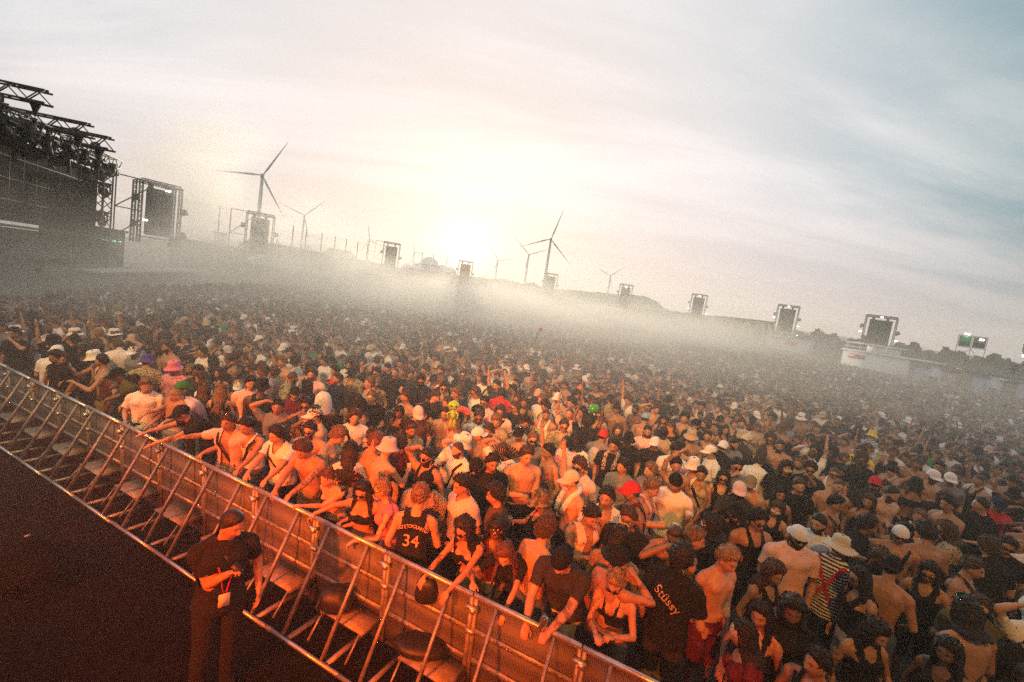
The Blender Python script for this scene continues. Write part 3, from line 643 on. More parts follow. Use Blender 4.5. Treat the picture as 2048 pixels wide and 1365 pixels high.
    if add.V:
        k = len(P); tri = []
        for f in add.F:
            for j in range(1, len(f)-1): tri.append((f[0]+k, f[j]+k, f[j+1]+k))
        P = np.concatenate([P, np.array([list(v) for v in add.V])]); F = np.concatenate([F, np.array(tri)])
    return P, F
def feat_np(A):
    hl = A['hl']; x, y, z = hl.T; ax = np.abs(x); hd = (A['lab'] == 2) & (y > 0.03); f = np.zeros((len(x), 4), np.float32); f[:, 3] = 1
    ss = lambda v: np.clip(v, 0, 1)
    brow = ss(1.6-1.6*np.sqrt(((ax-0.032)/0.020)**2+((z-0.031-0.12*np.minimum(ax-0.03, 0.01))/0.006)**2)*1.0)
    iris = ss(2.2-2.0*np.sqrt(((ax-0.031)/0.0075)**2+((z-0.008)/0.0075)**2)); lash = ss(1.4-1.4*np.sqrt(((ax-0.031)/0.019)**2+((z-0.0155)/0.005)**2))
    white = ss(1.8-1.8*np.sqrt(((ax-0.031)/0.016)**2+((z-0.008)/0.008)**2)); lip = ss(1.7-1.6*np.sqrt((x/0.026)**2+((z+0.067)/0.013)**2)); line = ss(1.0-1.0*np.sqrt((x/0.024)**2+((z+0.067)/0.004)**2))
    nos = ss(1.2-1.2*np.sqrt(((ax-0.009)/0.006)**2+((z+0.043)/0.005)**2))*(y > 0.085)
    f[:, 0] = np.where(hd, np.maximum.reduce([brow*0.85, iris, lash*0.7, line*0.7, nos*0.8]), 0); f[:, 1] = np.where(hd, lip*0.8, 0); f[:, 2] = np.where(hd, white*0.8, 0)
    return f
def make_body(pose, vox=0.012, tR=None, tL=None, fine=True, sk=None, seed=0.0):
    sk = sk or skeleton(pose); solve_arms(sk, tR, tL); V, F = body_prims(sk, fine); V, T = remesh(V, F, vox, 1 if vox < 0.02 else 0)
    A = analyse(sk, V); B = dict(sk=sk, V=V, T=T, N=normals(V, T), A=A, cache={}, seed=seed, me={})
    return B
def tattoo(B, f):
    if B['seed'] < 0.45: return f
    A = B['A']; sd = int(B['seed']*1000); arm = (A['lab'] == 3) if sd % 2 else (A['lab'] == 4); t = A['tR'] if sd % 2 else A['tL']
    w = wob(B['V'], 55, sd)+0.7*wob(B['V'], 130, sd+3); f[:, 0] = np.where(arm & (t > 0.08) & (t < 0.50) & (w > 0.18), 0.55, f[:, 0])
    if sd % 5 == 0: f[:, 0] = np.where((A['lab'] == 0) & (A['raw'] > 0.30) & (A['raw'] < 0.44) & (A['lx']*(1 if sd % 2 else -1) > 0.04) & (A['ly'] > 0) & (w > 0.25), 0.5, f[:, 0])
    return f
def body_mesh(B):
    if 'body' not in B['me']:
        me = np_mesh('person', B['V'], B['T']); at = me.color_attributes.new('feat', 'FLOAT_COLOR', 'POINT'); at.data.foreach_set('color', tattoo(B, feat_np(B['A'])).ravel()); me.materials.append(None); B['me']['body'] = me
    return B['me']['body']
def part_mesh(B, name, key):
    if key not in B['me']:
        P, F = garment_mesh(B, key); me = np_mesh(name, P, F); me.materials.append(None); B['me'][key] = me
    return B['me'][key]
def link_obj(name, me, m, parent=None):
    o = D.objects.new(name, me); col.objects.link(o); o.parent = parent
    if len(me.materials): o.material_slots[0].link = 'OBJECT'; o.material_slots[0].material = m
    return o
# ---- hats and glasses, in the head's own frame
def hat_mb(kind):
    mb = MB()
    def grid(fn, n, m, close=False):
        V = [fn(i/(n-1), j/(m-1)) for i in range(n) for j in range(m)]; mb.add(V, [(i*m+j, i*m+j+1, (i+1)*m+j+1, (i+1)*m+j) for i in range(n-1) for j in range(m-1)])
    if kind in ('cap', 'capback', 'visor'):
        sg = -1 if kind == 'capback' else 1
        if kind != 'visor': grid(lambda u, v: Vector((0.093*math.sin(u*math.pi/2)*math.cos(v*2*math.pi), 0.116*math.sin(u*math.pi/2)*math.sin(v*2*math.pi)-0.006, 0.030+0.114*math.cos(u*math.pi/2))), 10, 29)
        else: mb.lathe([(0.093, 0.03), (0.096, 0.03), (0.094, 0.07), (0.091, 0.07)], 24, Matrix.Diagonal((1, 1.22, 1)))
        def brim(u, v):
            a = (v-0.5)*math.pi*0.86; r0 = Vector((0.091*math.sin(a), 0.112*math.cos(a)-0.006, 0.036)); x = r0.x*(1+0.02*u); ext = 0.085*math.cos(a*0.98)**0.7 if math.cos(a*0.98) > 0 else 0
            return Vector((x, sg*(r0.y+ext*u)*1.0, 0.036-0.020*u-abs(x)**2*2.2*u))
        grid(brim, 6, 17); grid(lambda u, v: brim(u, v)+Vector((0, 0, 0.004)), 6, 17)
    elif kind in ('bucket', 'straw', 'cowboy'):
        w = {'bucket': 0.152, 'straw': 0.19, 'cowboy': 0.20}[kind]; drop = {'bucket': 0.045, 'straw': 0.035, 'cowboy': -0.01}[kind]
        def f(u, v):
            a = v*2*math.pi; pr = [(0.02, 0.150), (0.07, 0.149), (0.086, 0.135), (0.100, 0.045), (0.104, 0.040), (w*0.8, 0.040-drop*0.55), (w, 0.040-drop), (w-0.002, 0.034-drop)]
            k = u*(len(pr)-1); i = min(int(k), len(pr)-2); t = k-i; r_ = pr[i][0]*(1-t)+pr[i+1][0]*t; z = pr[i][1]*(1-t)+pr[i+1][1]*t
            wv = 0.010*math.sin(3*a+1)*max(0, (r_-0.105)/0.06); return Vector((r_*0.94*math.cos(a), r_*1.13*math.sin(a)-0.006, z+wv))
        grid(f, 22, 33)
    elif kind == 'bandana':
        grid(lambda u, v: Vector((0.091*math.sin(u*math.pi*0.52)*math.cos(v*2*math.pi), 0.113*math.sin(u*math.pi*0.52)*math.sin(v*2*math.pi)-0.006, 0.030+0.108*math.cos(u*math.pi*0.52)-0.35*min(0, 0.113*math.sin(u*math.pi*0.52)*math.sin(v*2*math.pi))*-0.6*u)), 10, 29)
        mb.tube([(0.0, -0.12, 0.02), (0.02, -0.15, -0.02), (0.03, -0.15, -0.08)], [0.018, 0.014, 0.004], 6); mb.tube([(0.0, -0.12, 0.02), (-0.03, -0.145, -0.03), (-0.03, -0.15, -0.10)], [0.018, 0.014, 0.004], 6)
    elif kind == 'headband':
        mb.lathe([(0.086, 0.038), (0.091, 0.042), (0.091, 0.062), (0.086, 0.066)], 28, Matrix.Diagonal((1, 1.24, 1)))
    elif kind in ('shades', 'shades_up', 'wideshades'):
        w = 0.029 if kind != 'wideshades' else 0.033
        for s in (1, -1):
            v, f = ellipsoid((s*0.033, 0.099-0.004, 0.006), (Vector((w, -0.006*s, 0)), Vector((0, 0.005, 0)), Vector((0, 0, 0.021))), 16, 8); mb.add(v, f)
            mb.bar((s*0.060, 0.090, 0.012), (s*0.081, -0.012, 0.014), 0.005, 0.007)
        mb.bar((-0.016, 0.100, 0.012), (0.016, 0.100, 0.012), 0.006, 0.006)
        if kind == 'shades_up':
            M = Matrix.Translation((0, -0.014, 0.092)) @ Matrix.Rotation(R(38), 4, 'X'); mb.V = [tuple(M @ Vector(v)) for v in mb.V]
    elif kind == 'scarf':       # cloth worn over the head
        grid(lambda u, v: Vector(((0.10+0.05*u)*math.cos(v*2*math.pi*0.78+math.pi*0.61+math.pi)*math.sin(min(u*1.5, 1)*math.pi/2), (0.122+0.03*u)*math.sin(v*2*math.pi*0.78+math.pi*0.61+math.pi)*math.sin(min(u*1.5, 1)*math.pi/2)-0.01, 0.142-0.36*u**2+0.008*math.sin(v*40))), 14, 33)
    return mb
HATS = {}
def add_hat(sk, kind, m, parent, name):
    if kind not in HATS: mb = hat_mb(kind); HATS[kind] = (np.array([list(v) for v in mb.V]), mb.F)
    v, f = HATS[kind]; Fh = np.array(sk['Fh']); me = np_mesh(name, v @ Fh.T+np.array(sk['hc']), f); me.materials.append(m)
    o = D.objects.new(name, me); col.objects.link(o); o.parent = parent; return o
# ------------------------------------------------------------------ materials of the site
asphalt = mat('asphalt', (0.05, 0.047, 0.043), 0.9, noise=0.3, scale=1.5, bump=0.3)
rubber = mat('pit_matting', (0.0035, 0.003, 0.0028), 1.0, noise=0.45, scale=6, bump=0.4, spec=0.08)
alu = mat('barrier_aluminium', (0.34, 0.33, 0.32), 0.55, metal=0.6, noise=0.45, scale=9, bump=0.25)
railm = mat('rail_aluminium', (0.60, 0.59, 0.58), 0.38, metal=0.8, noise=0.22, scale=16, bump=0.08)
stepm = mat('tread_plate', (0.30, 0.27, 0.24), 0.55, metal=0.35, noise=0.4, scale=12, bump=0.4)
steel = mat('dark_steel', (0.03, 0.03, 0.03), 0.5, metal=0.4)
blackm = mat('stage_black', (0.008, 0.008, 0.007), 0.95, noise=0.3, scale=3, spec=0.1)
truss_m = mat('truss_alloy', (0.06, 0.055, 0.05), 0.5, metal=0.5)
lampm = mat('lamp_housing', (0.014, 0.014, 0.014), 0.5)
turb = mat('turbine_white', (0.42, 0.42, 0.41), 0.5)
ledm = mat('led_strip', (0.020, 0.028, 0.022), 0.45, noise=0.3, scale=2)
ledgap = mat('led_backing', (0.05, 0.065, 0.05), 0.6)
whitep = mat('white_panel', (0.72, 0.72, 0.72), 0.6, noise=0.06, scale=0.8)
canvasm = mat('tent_canvas', (0.62, 0.62, 0.60), 0.8, noise=0.06, scale=0.6)
greycanvas = mat('grey_canvas', (0.24, 0.27, 0.26), 0.8, noise=0.1, scale=0.5)
woodm = mat('bar_boards', (0.20, 0.13, 0.10), 0.8, noise=0.25, scale=1.2)
redm = mat('red_plastic', (0.60, 0.04, 0.05), 0.5)
litw = mat('floodlight_glass', (1, 1, 1), 0.3, emit=((1.0, 0.97, 0.86), 7.0))
litr = mat('red_lamp_glass', (0.6, 0.05, 0.05), 0.3, emit=((1.0, 0.10, 0.10), 3.0))
litg = mat('console_green', (0.05, 0.5, 0.2), 0.4, emit=((0.25, 1.0, 0.45), 0.5))
perf = mat('perforated_plate', (0.10, 0.095, 0.09), 0.7, metal=0.2)
t, b, N, K = nodes(perf)
tx = N('ShaderNodeTexCoord'); vo = N('ShaderNodeTexVoronoi'); vo.feature = 'F1'; vo.inputs['Scale'].default_value = 62; vo.inputs['Randomness'].default_value = 0.12; K(tx.outputs['Object'], vo.inputs['Vector'])
rp = N('ShaderNodeValToRGB'); K(vo.outputs['Distance'], rp.inputs[0]); rp.color_ramp.elements[0].position = 0.30; rp.color_ramp.elements[0].color = (0.012, 0.011, 0.010, 1); rp.color_ramp.elements[1].position = 0.42; rp.color_ramp.elements[1].color = (0.15, 0.14, 0.13, 1)
K(rp.outputs[0], b.inputs['Base Color'])

# ------------------------------------------------------------------ ground, hills
def sheet(name, pts, z, m, kind='structure'):
    o = mesh_obj(name, np_mesh(name, [(x, y, z) for x, y in pts], [tuple(range(len(pts)))], False), None, [m]); o['kind'] = kind; return o
sheet('ground', [(-6000, -60), (6000, -60), (6000, 7000), (-6000, 7000)], 0.0, asphalt)
U = Vector((-0.903, 0.430, 0)).normalized(); NP = Vector((-U.y*-1, 0, 0)); NP = Vector((-0.430, -0.903, 0)).normalized(); RAIL0 = Vector((0, 4.118, 0))
pit = [RAIL0+U*20+NP*-0.1, RAIL0-U*5+NP*-0.1, RAIL0-U*5+NP*9, RAIL0+U*20+NP*9]
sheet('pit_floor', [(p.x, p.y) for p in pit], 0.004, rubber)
hillm = mat('far_hill', (0.07, 0.085, 0.06), 0.95, noise=0.3, scale=0.02)
def ridge(name, pts, dist, depth, m, seed, rough):
    """a long hill whose crest runs through these points of the skyline"""
    r = random.Random(seed); n = 90; xs = [p[0] for p in pts]; V = []; F = []
    for i in range(n+1):
        px = xs[0]+(xs[-1]-xs[0])*i/n; py = float(np.interp(px, xs, [p[1] for p in pts])); c = at_d(px, py, dist)
        d = Vector((c.x, c.y, 0)).normalized(); zt = max(c.z+r.uniform(-rough, rough), 0.5)
        for off, k in ((-0.55, 0.0), (-0.4, 0.35), (-0.2, 0.75), (0, 1.0), (0.3, 0.8), (0.8, 0.3), (1.2, 0)):
            V.append((c.x+d.x*depth*off, c.y+d.y*depth*off, zt*k*(1 if k in (0, 1) else r.uniform(0.92, 1.06))-0.3*(k == 0)))
    for i in range(n):
        for j in range(6): F.append((i*7+j, (i+1)*7+j, (i+1)*7+j+1, i*7+j+1))
    o = mesh_obj(name, np_mesh(name, V, F), None, [m]); o['kind'] = 'structure'; return o
ridge('hill', [(930, 556), (1000, 558), (1100, 577), (1230, 588), (1262, 590), (1285, 592), (1303, 598), (1318, 607), (1330, 618), (1345, 625)], 520, 120, hillm, 1, 0.6)
ridge('hills', [(1325, 618), (1450, 640), (1540, 652), (1640, 668), (1700, 677), (1800, 692), (1900, 706), (2048, 727), (2200, 750)], 700, 160, hillm, 2, 0.8)
ridge('hill', [(180, 470), (330, 478), (560, 505), (760, 532), (960, 556)], 900, 150, hillm, 3, 0.8)

# ------------------------------------------------------------------ crowd barrier, one panel per metre
def make_barrier():
    t = empty('crowd_barrier')
    W_ = 1.095
    MB().tube([(0.01, 0, 1.10), (W_-0.01, 0, 1.10)], 0.026, 12).build('top_rail', railm, t, True)
    p = MB(); p.add([(0.03, 0.03, 1.06), (W_-0.03, 0.03, 1.06), (W_-0.03, 0.10, 0.06), (0.03, 0.10, 0.06), (0.03, 0.036, 1.06), (W_-0.03, 0.036, 1.06), (W_-0.03, 0.106, 0.06), (0.03, 0.106, 0.06)], [(0, 1, 2, 3), (7, 6, 5, 4), (0, 4, 5, 1), (1, 5, 6, 2), (2, 6, 7, 3), (3, 7, 4, 0)]); p.build('perforated_panel', perf, t)
    for x in (0.022, W_-0.022):
        MB().bar((x, 0.028, 1.08), (x, 0.10, 0.02), 0.036, 0.045, (0, 1, 0)).build('upright', alu, t)
    for z in (0.40, 0.72):
        c = MB(); y = 0.03+0.07*(1.06-z); c.bar((0.045, y-0.014, z), (W_-0.045, y-0.014, z), 0.024, 0.05); 
        for k in range(9): c.box((0.14+k*0.10, y-0.028, z), (0.045, 0.006, 0.018))
        c.build('cross_rib', alu, t)
    for x in (0.26, 0.84):
        MB().bar((x, -0.012, 1.075), (x, -0.500, 0.075), 0.042, 0.026, (0, 1, 1)).build('brace', alu, t)
        MB().bar((x+0.05, 0.09, 0.028), (x+0.05, -0.50, 0.028), 0.05, 0.035).build('foot_bar', alu, t)
    MB().tube([(0.006, -0.52, 0.05), (W_-0.006, -0.52, 0.05)], 0.022, 10).build('floor_bar', railm, t, True)
    s = MB().box((0.79, -0.085, 0.30), (0.60, 0.33, 0.018)).build('step_plate', stepm, t)
    k = MB(); k.bar((0.5, 0.0, 0.285), (1.08, 0.0, 0.285), 0.02); k.bar((0.50, 0.07, 0.28), (0.50, -0.24, 0.28), 0.02, 0.03); k.bar((1.08, 0.07, 0.28), (1.08, -0.24, 0.28), 0.02, 0.03); k.bar((0.52, -0.235, 0.285), (0.52, -0.40, 0.06), 0.02); k.bar((1.06, -0.235, 0.285), (1.06, -0.40, 0.06), 0.02); k.build('step_bracket', alu, t)
    l = MB(); l.box((0.0, -0.012, 0.975), (0.12, 0.05, 0.03)); l.box((0.02, -0.03, 0.955), (0.05, 0.03, 0.05)); l.build('latch', railm, t)
    MB().box((0.0, 0.03, 0.70), (0.085, 0.05, 0.045)).build('joint_clamp', railm, t)
    return t
def copy_tree(o, parent=None):
    c = o.copy(); col.objects.link(c); c.parent = parent
    for ch in [q for q in D.objects if q.parent == o]: copy_tree(ch, c)
    return c
b0 = make_barrier(); kids0 = [q for q in D.objects if q.parent == b0]
BANG = math.atan2(-U.y, -U.x)
for i in range(-3, 17):
    if i == -3: t = b0
    else:
        t = b0.copy(); col.objects.link(t)
        for q in kids0:
            c = q.copy(); col.objects.link(c); c.parent = t
    p = RAIL0+U*((i+1)*1.095); t.location = p; t.rotation_euler = (0, 0, BANG)
    # neighbours differ a little, as set-down barriers do
    t.location += Vector((0, 0, 0)); t.rotation_euler.z += rng.uniform(-0.010, 0.010)
    tag(t, 'aluminium crowd barrier panel with perforated plate, slanting braces and a step', 'crowd barrier', 'barrier panels along the pit')

# ------------------------------------------------------------------ trusses and lamps
def truss(mb, a, b, w, n=None, r=None, upv=(0, 0, 1), tri=False):
    a = Vector(a); b = Vector(b); d = (b-a); L_ = d.length; dn = d.normalized(); u = Vector(upv)
    if abs(dn.dot(u)) > 0.95: u = Vector((1, 0, 0))
    s = dn.cross(u).normalized(); u = s.cross(dn); r = r or w*0.09; n = n or max(2, int(L_/w/0.9))
    cs = [s*(i*w/2)+u*(j*w/2) for i, j in ((-1, -1), (1, -1), (1, 1), (-1, 1))]
    for c in cs: mb.bar(a+c, b+c, r*2)
    for k in range(n):
        p = a+d*(k/n); q = a+d*((k+1)/n)
        for i in range(4):
            c1, c2 = cs[i], cs[(i+1) % 4]
            if k % 2: c1, c2 = c2, c1
            mb.bar(p+c1, q+c2, r*1.1)
    return mb
def moving_head(loc, rz, parent=None, sc=1.0, label=None, group=None, tilt=0.5, hang=True):
    t = empty('moving_head', loc, rz) if parent is None else D.objects.new('moving_head', None)
    if parent is not None: col.objects.link(t); t.parent = parent; t.location = loc; t.rotation_euler = (0, 0, rz)
    t.scale = (sc,)*3; s = -1 if hang else 1
    MB().box((0, 0, s*0.05), (0.40, 0.34, 0.12)).box((0, 0, s*-0.03), (0.5, 0.06, 0.04)).build('base', lampm, t)
    y = MB(); y.box((-0.19, 0, s*0.27), (0.05, 0.12, 0.36)); y.box((0.19, 0, s*0.27), (0.05, 0.12, 0.36)); y.box((0, 0, s*0.12), (0.42, 0.14, 0.05)); y.build('yoke', lampm, t)
    M = Matrix.Translation((0, 0, s*0.40)) @ Matrix.Rotation(tilt, 4, 'X'); h = MB(); h.lathe([(0.06, -0.28), (0.15, -0.24), (0.16, 0.0), (0.13, 0.10), (0.175, 0.20), (0.175, 0.30), (0.15, 0.31)], 14, M); h.build('lamp_head', lampm, t, True)
    if label: tag(t, label, 'stage light', group)
    return t
# side screen of the stage, at the left edge
SD = 40.0; SK = SD/24
E = at_d(190, 470, SD); E.z = 0; WD = Vector((math.sin(R(-20.6)), math.cos(R(-20.6)), 0)); WN = Vector((math.sin(R(69.4)), math.cos(R(69.4)), 0))   # along the wall, and out of it
ztop = CAM_H+SD*math.tan(R(5.45)); zdeck = CAM_H-SD*math.tan(R(0.3)); WL = 20.0
t = empty('stage_screen', E, 0, 'huge dark video wall of the stage under a roof of trusses', 'stage')
def wbox(mb, s0, s1, n0, n1, z0, z1):
    V = [WD*a+WN*b+Vector((0, 0, c)) for a, b, c in ((s0, n0, z0), (s1, n0, z0), (s1, n1, z0), (s0, n1, z0), (s0, n0, z1), (s1, n0, z1), (s1, n1, z1), (s0, n1, z1))]
    return mb.add(V, [(0, 3, 2, 1), (4, 5, 6, 7), (0, 1, 5, 4), (1, 2, 6, 5), (2, 3, 7, 6), (3, 0, 4, 7)])
wbox(MB(), -WL, 0, -0.5, 0, zdeck+0.15, ztop).build('screen_panel', blackm, t)
sm = MB()
for k in range(1, 20): wbox(sm, -k-0.010, -k+0.010, 0.001, 0.012, zdeck+0.2, ztop-0.02)
for k in range(1, 4): wbox(sm, -WL+0.02, -0.02, 0.001, 0.010, zdeck+0.14+k*1.0, zdeck+0.16+k*1.0)
sm.build('panel_seam', lampm, t)
wbox(MB(), -WL, 0.2, -0.6, 0.72, zdeck-0.10, zdeck).build('deck_edge', mat('deck_trim', (0.02, 0.018, 0.012), 0.9), t)
wbox(MB(), -WL, 0.2, -0.55, 0.7, 0, zdeck-0.165).build('skirt', blackm, t)
tm = MB(); truss(tm, WD*0.5+WN*0.1, WD*0.5+WN*0.1+Vector((0, 0, ztop+0.6)), 0.62, r=0.035); tm.build('corner_tower', truss_m, t)
for n_, dz in ((0.7, 0.7), (-1.4, 0.25), (-2.6, 1.3)):
    tm = MB(); truss(tm, WD*0.6+WN*n_+Vector((0, 0, ztop+dz)), -WD*WL+WN*n_+Vector((0, 0, ztop+dz)), 0.55, r=0.036); tm.build('lamp_truss', truss_m, t)
hm = MB()
for k in range(0, 26):
    hm.tube([WD*(-k*0.75-0.2)+WN*0.4+Vector((0, 0, ztop+0.35)), WD*(-k*0.75-0.45)+WN*0.5+Vector((0, 0, ztop-0.12)), WD*(-k*0.75-0.8)+WN*0.4+Vector((0, 0, ztop+0.35))], 0.035, 5)
hm.build('cable_loop', lampm, t)
cx_ = MB(); rq = random.Random(8)
for k in range(40):
    p = WD*(-rq.uniform(0, WL*0.9))+WN*rq.uniform(-2.2, -0.6)+Vector((0, 0, ztop+rq.uniform(0.1, 0.9))); cx_.bar(p, p+WD*rq.uniform(-1.2, 1.2)+Vector((0, 0, rq.uniform(-0.5, 0.8)))+WN*rq.uniform(-1, 1), 0.06)
cx_.build('cross_brace', truss_m, t)
# three cantilever trusses over it, each with its chain hoist
for i, (ex, ey, fade) in enumerate(((72, 190, 'nearest the camera'), (158, 256, 'in the middle'), (200, 283, 'farthest from the camera'))):
    az = math.atan2(ray(ex, ey).x, ray(ex, ey).y); dv = Vector((math.sin(az), math.cos(az), 0)); q = E+WN*2.0   # meet the line 2 m out of the wall
    M2 = np.array([[dv.x, -WD.x], [dv.y, -WD.y]]); dd, ss = np.linalg.solve(M2, np.array([q.x, q.y])); P = at_d(ex, ey, dd); kk = dd/24
    tr = empty('roof_truss', P, 0, 'dark cantilever roof truss with a chain hoist over the video wall, '+fade, 'truss', 'roof trusses over the video wall')
    TD = (WN*1.0-WD*0.05).normalized(); m_b = MB(); truss(m_b, TD*0.35*kk+Vector((0, 0, -0.05)), -TD*9+Vector((0, 0, -0.05)), 0.42*kk, r=0.030*kk, n=18); m_b.build('beam', truss_m, tr)
    lo = MB(); truss(lo, -TD*0.8*kk+Vector((0, 0, -0.62*kk)), -TD*9+Vector((0, 0, -0.62*kk)), 0.26*kk, r=0.022*kk, n=20)
    for k in (0.9, 2.2, 3.6, 5.0): lo.bar(-TD*k*kk+Vector((0, 0, -0.2*kk)), -TD*k*kk+Vector((0, 0, -1.35*kk)), 0.07*kk)
    lo.bar(-TD*2.2*kk+Vector((0, 0, -0.4*kk)), -TD*1.3*kk+Vector((0, 0, -1.3*kk)), 0.055*kk); lo.bar(-TD*3.6*kk+Vector((0, 0, -0.4*kk)), -TD*2.8*kk+Vector((0, 0, -1.3*kk)), 0.055*kk); lo.build('strut_frame', truss_m, tr)
    h = MB(); h.lathe([(0.0, -0.75*kk), (0.04*kk, -0.7*kk), (0.09*kk, -0.5*kk), (0.13*kk, -0.38*kk), (0.16*kk, -0.34*kk), (0.16*kk, -0.26*kk)], 10); h.tube([(0, 0, -0.7*kk), (0, 0, -1.5*kk)], 0.014*kk, 5); h.box((0, 0, -0.85*kk), (0.11*kk, 0.11*kk, 0.13*kk)); h.build('chain_hoist', lampm, tr)
    h = MB(); h.bar(TD*0.35*kk+Vector((0, 0, 0.2*kk)), -TD*0.5*kk+Vector((0, 0, 0.2*kk)), 0.10*kk, 0.06*kk); h.bar(TD*0.5*kk+Vector((0, 0, -0.28*kk)), -TD*0.4*kk+Vector((0, 0, -0.28*kk)), 0.10*kk, 0.06*kk); h.build('end_plate', truss_m, tr)
for k in range(22):                                            # the lamps that crowd the top of the screen
    p = E+WD*(0.1-k*0.80)+WN*(0.75+0.15*(k % 2))+Vector((0, 0, ztop+0.42+0.10*(k % 3)))
    moving_head(p, BANG+rng.uniform(-0.6, 0.6), None, 0.95+0.25*(k % 2), 'black moving head lamp in the packed row along the top of the video wall', 'lamps along the video wall', rng.uniform(-1.3, 1.3))
for px, py, hh, lb in ((152, 290, False, 'round black spotlight standing above the row of lamps on the video wall'), (192, 318, False, 'round black lamp perched on the end of the lamp truss'), (203, 335, True, 'black lamp hung just below the corner of the video wall'), (210, 368, True, 'black lamp on an outrigger halfway down the corner tower'), (204, 425, True, 'black lamp on the lowest outrigger beside the corner tower')):
    P = at_d(px, py, SD+0.6); m_ = moving_head(P, 0.6, None, 1.45, lb, None, rng.uniform(0.9, 1.4), hh)
    if hh: MB().bar((-0.75, 0.2, 0.0), (0.3, 0, 0.0), 0.05).build('outrigger', lampm, m_)
# ------------------------------------------------------------------ light towers round the field
def light_tower(base, top, dist, w, label, side=0, lit=(), face=None, ncol=7, red=False):
    B_ = at_d(base[0]-1, base[1]+6, dist); w *= 0.80; T_ = at_d(top[0]+1, top[1]-7, dist); h = T_.z-B_.z; yaw = -math.atan2(B_.x, B_.y)+(face or 0)
    t = empty('light_tower', B_, yaw, label, 'light tower', 'light towers round the field'); w2 = w/2; d = 1.2
    f = MB(); ow = w2+0.42
    for x in (-ow, ow):
        for y in (0, d): truss(f, (x, y, -B_.z*0.0-0.5), (x, y, h), 0.20, r=0.024)
    truss(f, (-ow, 0, h), (ow, 0, h), 0.24, r=0.026); truss(f, (-ow, d, h), (ow, d, h), 0.24, r=0.026)
    for x in (-ow, ow): f.bar((x, 0, h), (x, d, h), 0.07)
    f.bar((-ow, 0, 0.0), (ow, 0, 0.0), 0.10)
    if side:
        x0 = -ow-1.5; 
        for a, b_ in (((x0, 0, -0.5), (x0, 0, h)), ((x0, 0, h), (-ow, 0, h)), ((x0, 0, h*0.45), (-ow, 0, h*0.45)), ((x0, 0, h*0.45), (-ow+0.6, 0, h*0.9)), ((x0, 0, -0.3), (-ow+0.6, 0, h*0.4))): f.bar(a, b_, 0.07)
    f.build('tower_frame', truss_m, t)
    MB().box((0, 0.22, h*0.47), (w, 0.12, h*0.84)).build('back_panel', ledgap, t)
    for k in range(ncol):
        x = -w2+(k+0.5)*w/ncol; sb = MB(); sb.box((x, 0.08, h*0.47), (w/ncol*0.72, 0.12, h*0.86))
        for j in range(7): sb.box((x, 0.015, h*(0.08+0.125*j)), (w/ncol*0.5, 0.02, h*0.07))
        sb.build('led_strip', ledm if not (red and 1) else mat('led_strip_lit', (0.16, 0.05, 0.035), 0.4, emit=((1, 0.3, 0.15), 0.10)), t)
    for x, z in ((-ow-0.32, h*0.72), (-ow-0.32, h*0.26), (ow+0.32, h*0.62), (ow+0.32, h*0.18)): moving_head((x, 0, z), 0.8, t, 0.85, None, None, 1.2, True)
    for x in (-w2*0.7, w2*0.55): moving_head((x, 0.3, h-0.1), 0, t, 0.75, None, None, 0.6, True)
    for x, z in lit: MB().box((x*ow, -0.12, h*z), (0.30, 0.10, 0.10)).build('lit_lamp', litw, t)
    return t
light_tower((318, 472), (322, 376), 46, 2.2, 'wide scaffold light tower half lost in smoke beside the stage', 1, ((-0.75, 0.3), (0.3, 0.9)), 0.35)
light_tower((516, 507), (524, 436), 60, 2.3, 'tall light tower of green slats under the nearest wind turbine', 1, ())
light_tower((778, 546), (786, 494), 92, 2.7, 'light tower of upright slats at the end of the bar terrace', 1, ())
light_tower((926, 574), (932, 530), 106, 2.9, 'light tower glowing red in front of the setting sun', 0, (), None, 7, True)
light_tower((1096, 594), (1102, 555), 112, 3.0, 'light tower at the foot of the second large wind turbine', 0, ())
light_tower((1246, 612), (1252, 577), 116, 2.8, 'faint light tower in front of the long white hall', 0, ((0, 0.88),))
light_tower((1391, 636), (1398, 597), 106, 2.8, 'light tower standing behind the yellow lettered banner', 0, ((-1.2, 0.45), (0, 0.96), (1.25, 0.3)))
light_tower((1567, 664), (1575, 619), 92, 2.9, 'light tower above the white deck with the red sign', 0, ((-1.2, 0.55), (1.2, 0.35), (0, 0.98), (1.3, 0.05)))
light_tower((1750, 695), (1763, 641), 80, 3.1, 'green light tower behind the two storey white terrace', 0, ((-1.2, 0.5), (1.2, 0.35), (0, 0.98), (0, 0.12)))
P = at_d(2046, 718, 60)
t = empty('light_tower', P, -math.atan2(P.x, P.y), 'light tower cut off by the right edge with two hanging lamps', 'light tower', 'light towers round the field')
f = MB(); truss(f, (1.4, 0, -4), (1.4, 0, 4), 0.3, r=0.03); f.bar((-0.2, 0, 1.2), (1.4, 0, 1.2), 0.08); f.bar((-0.6, 0, -0.6), (1.4, 0, -0.6), 0.08); f.build('tower_frame', truss_m, t)
moving_head((0.1, 0, 1.2), 0, t, 1.3); moving_head((-0.4, 0, -0.6), 0, t, 1.3); MB().box((0.2, -0.1, 0.25), (0.6, 0.1, 0.16)).build('lit_lamp', litw, t)
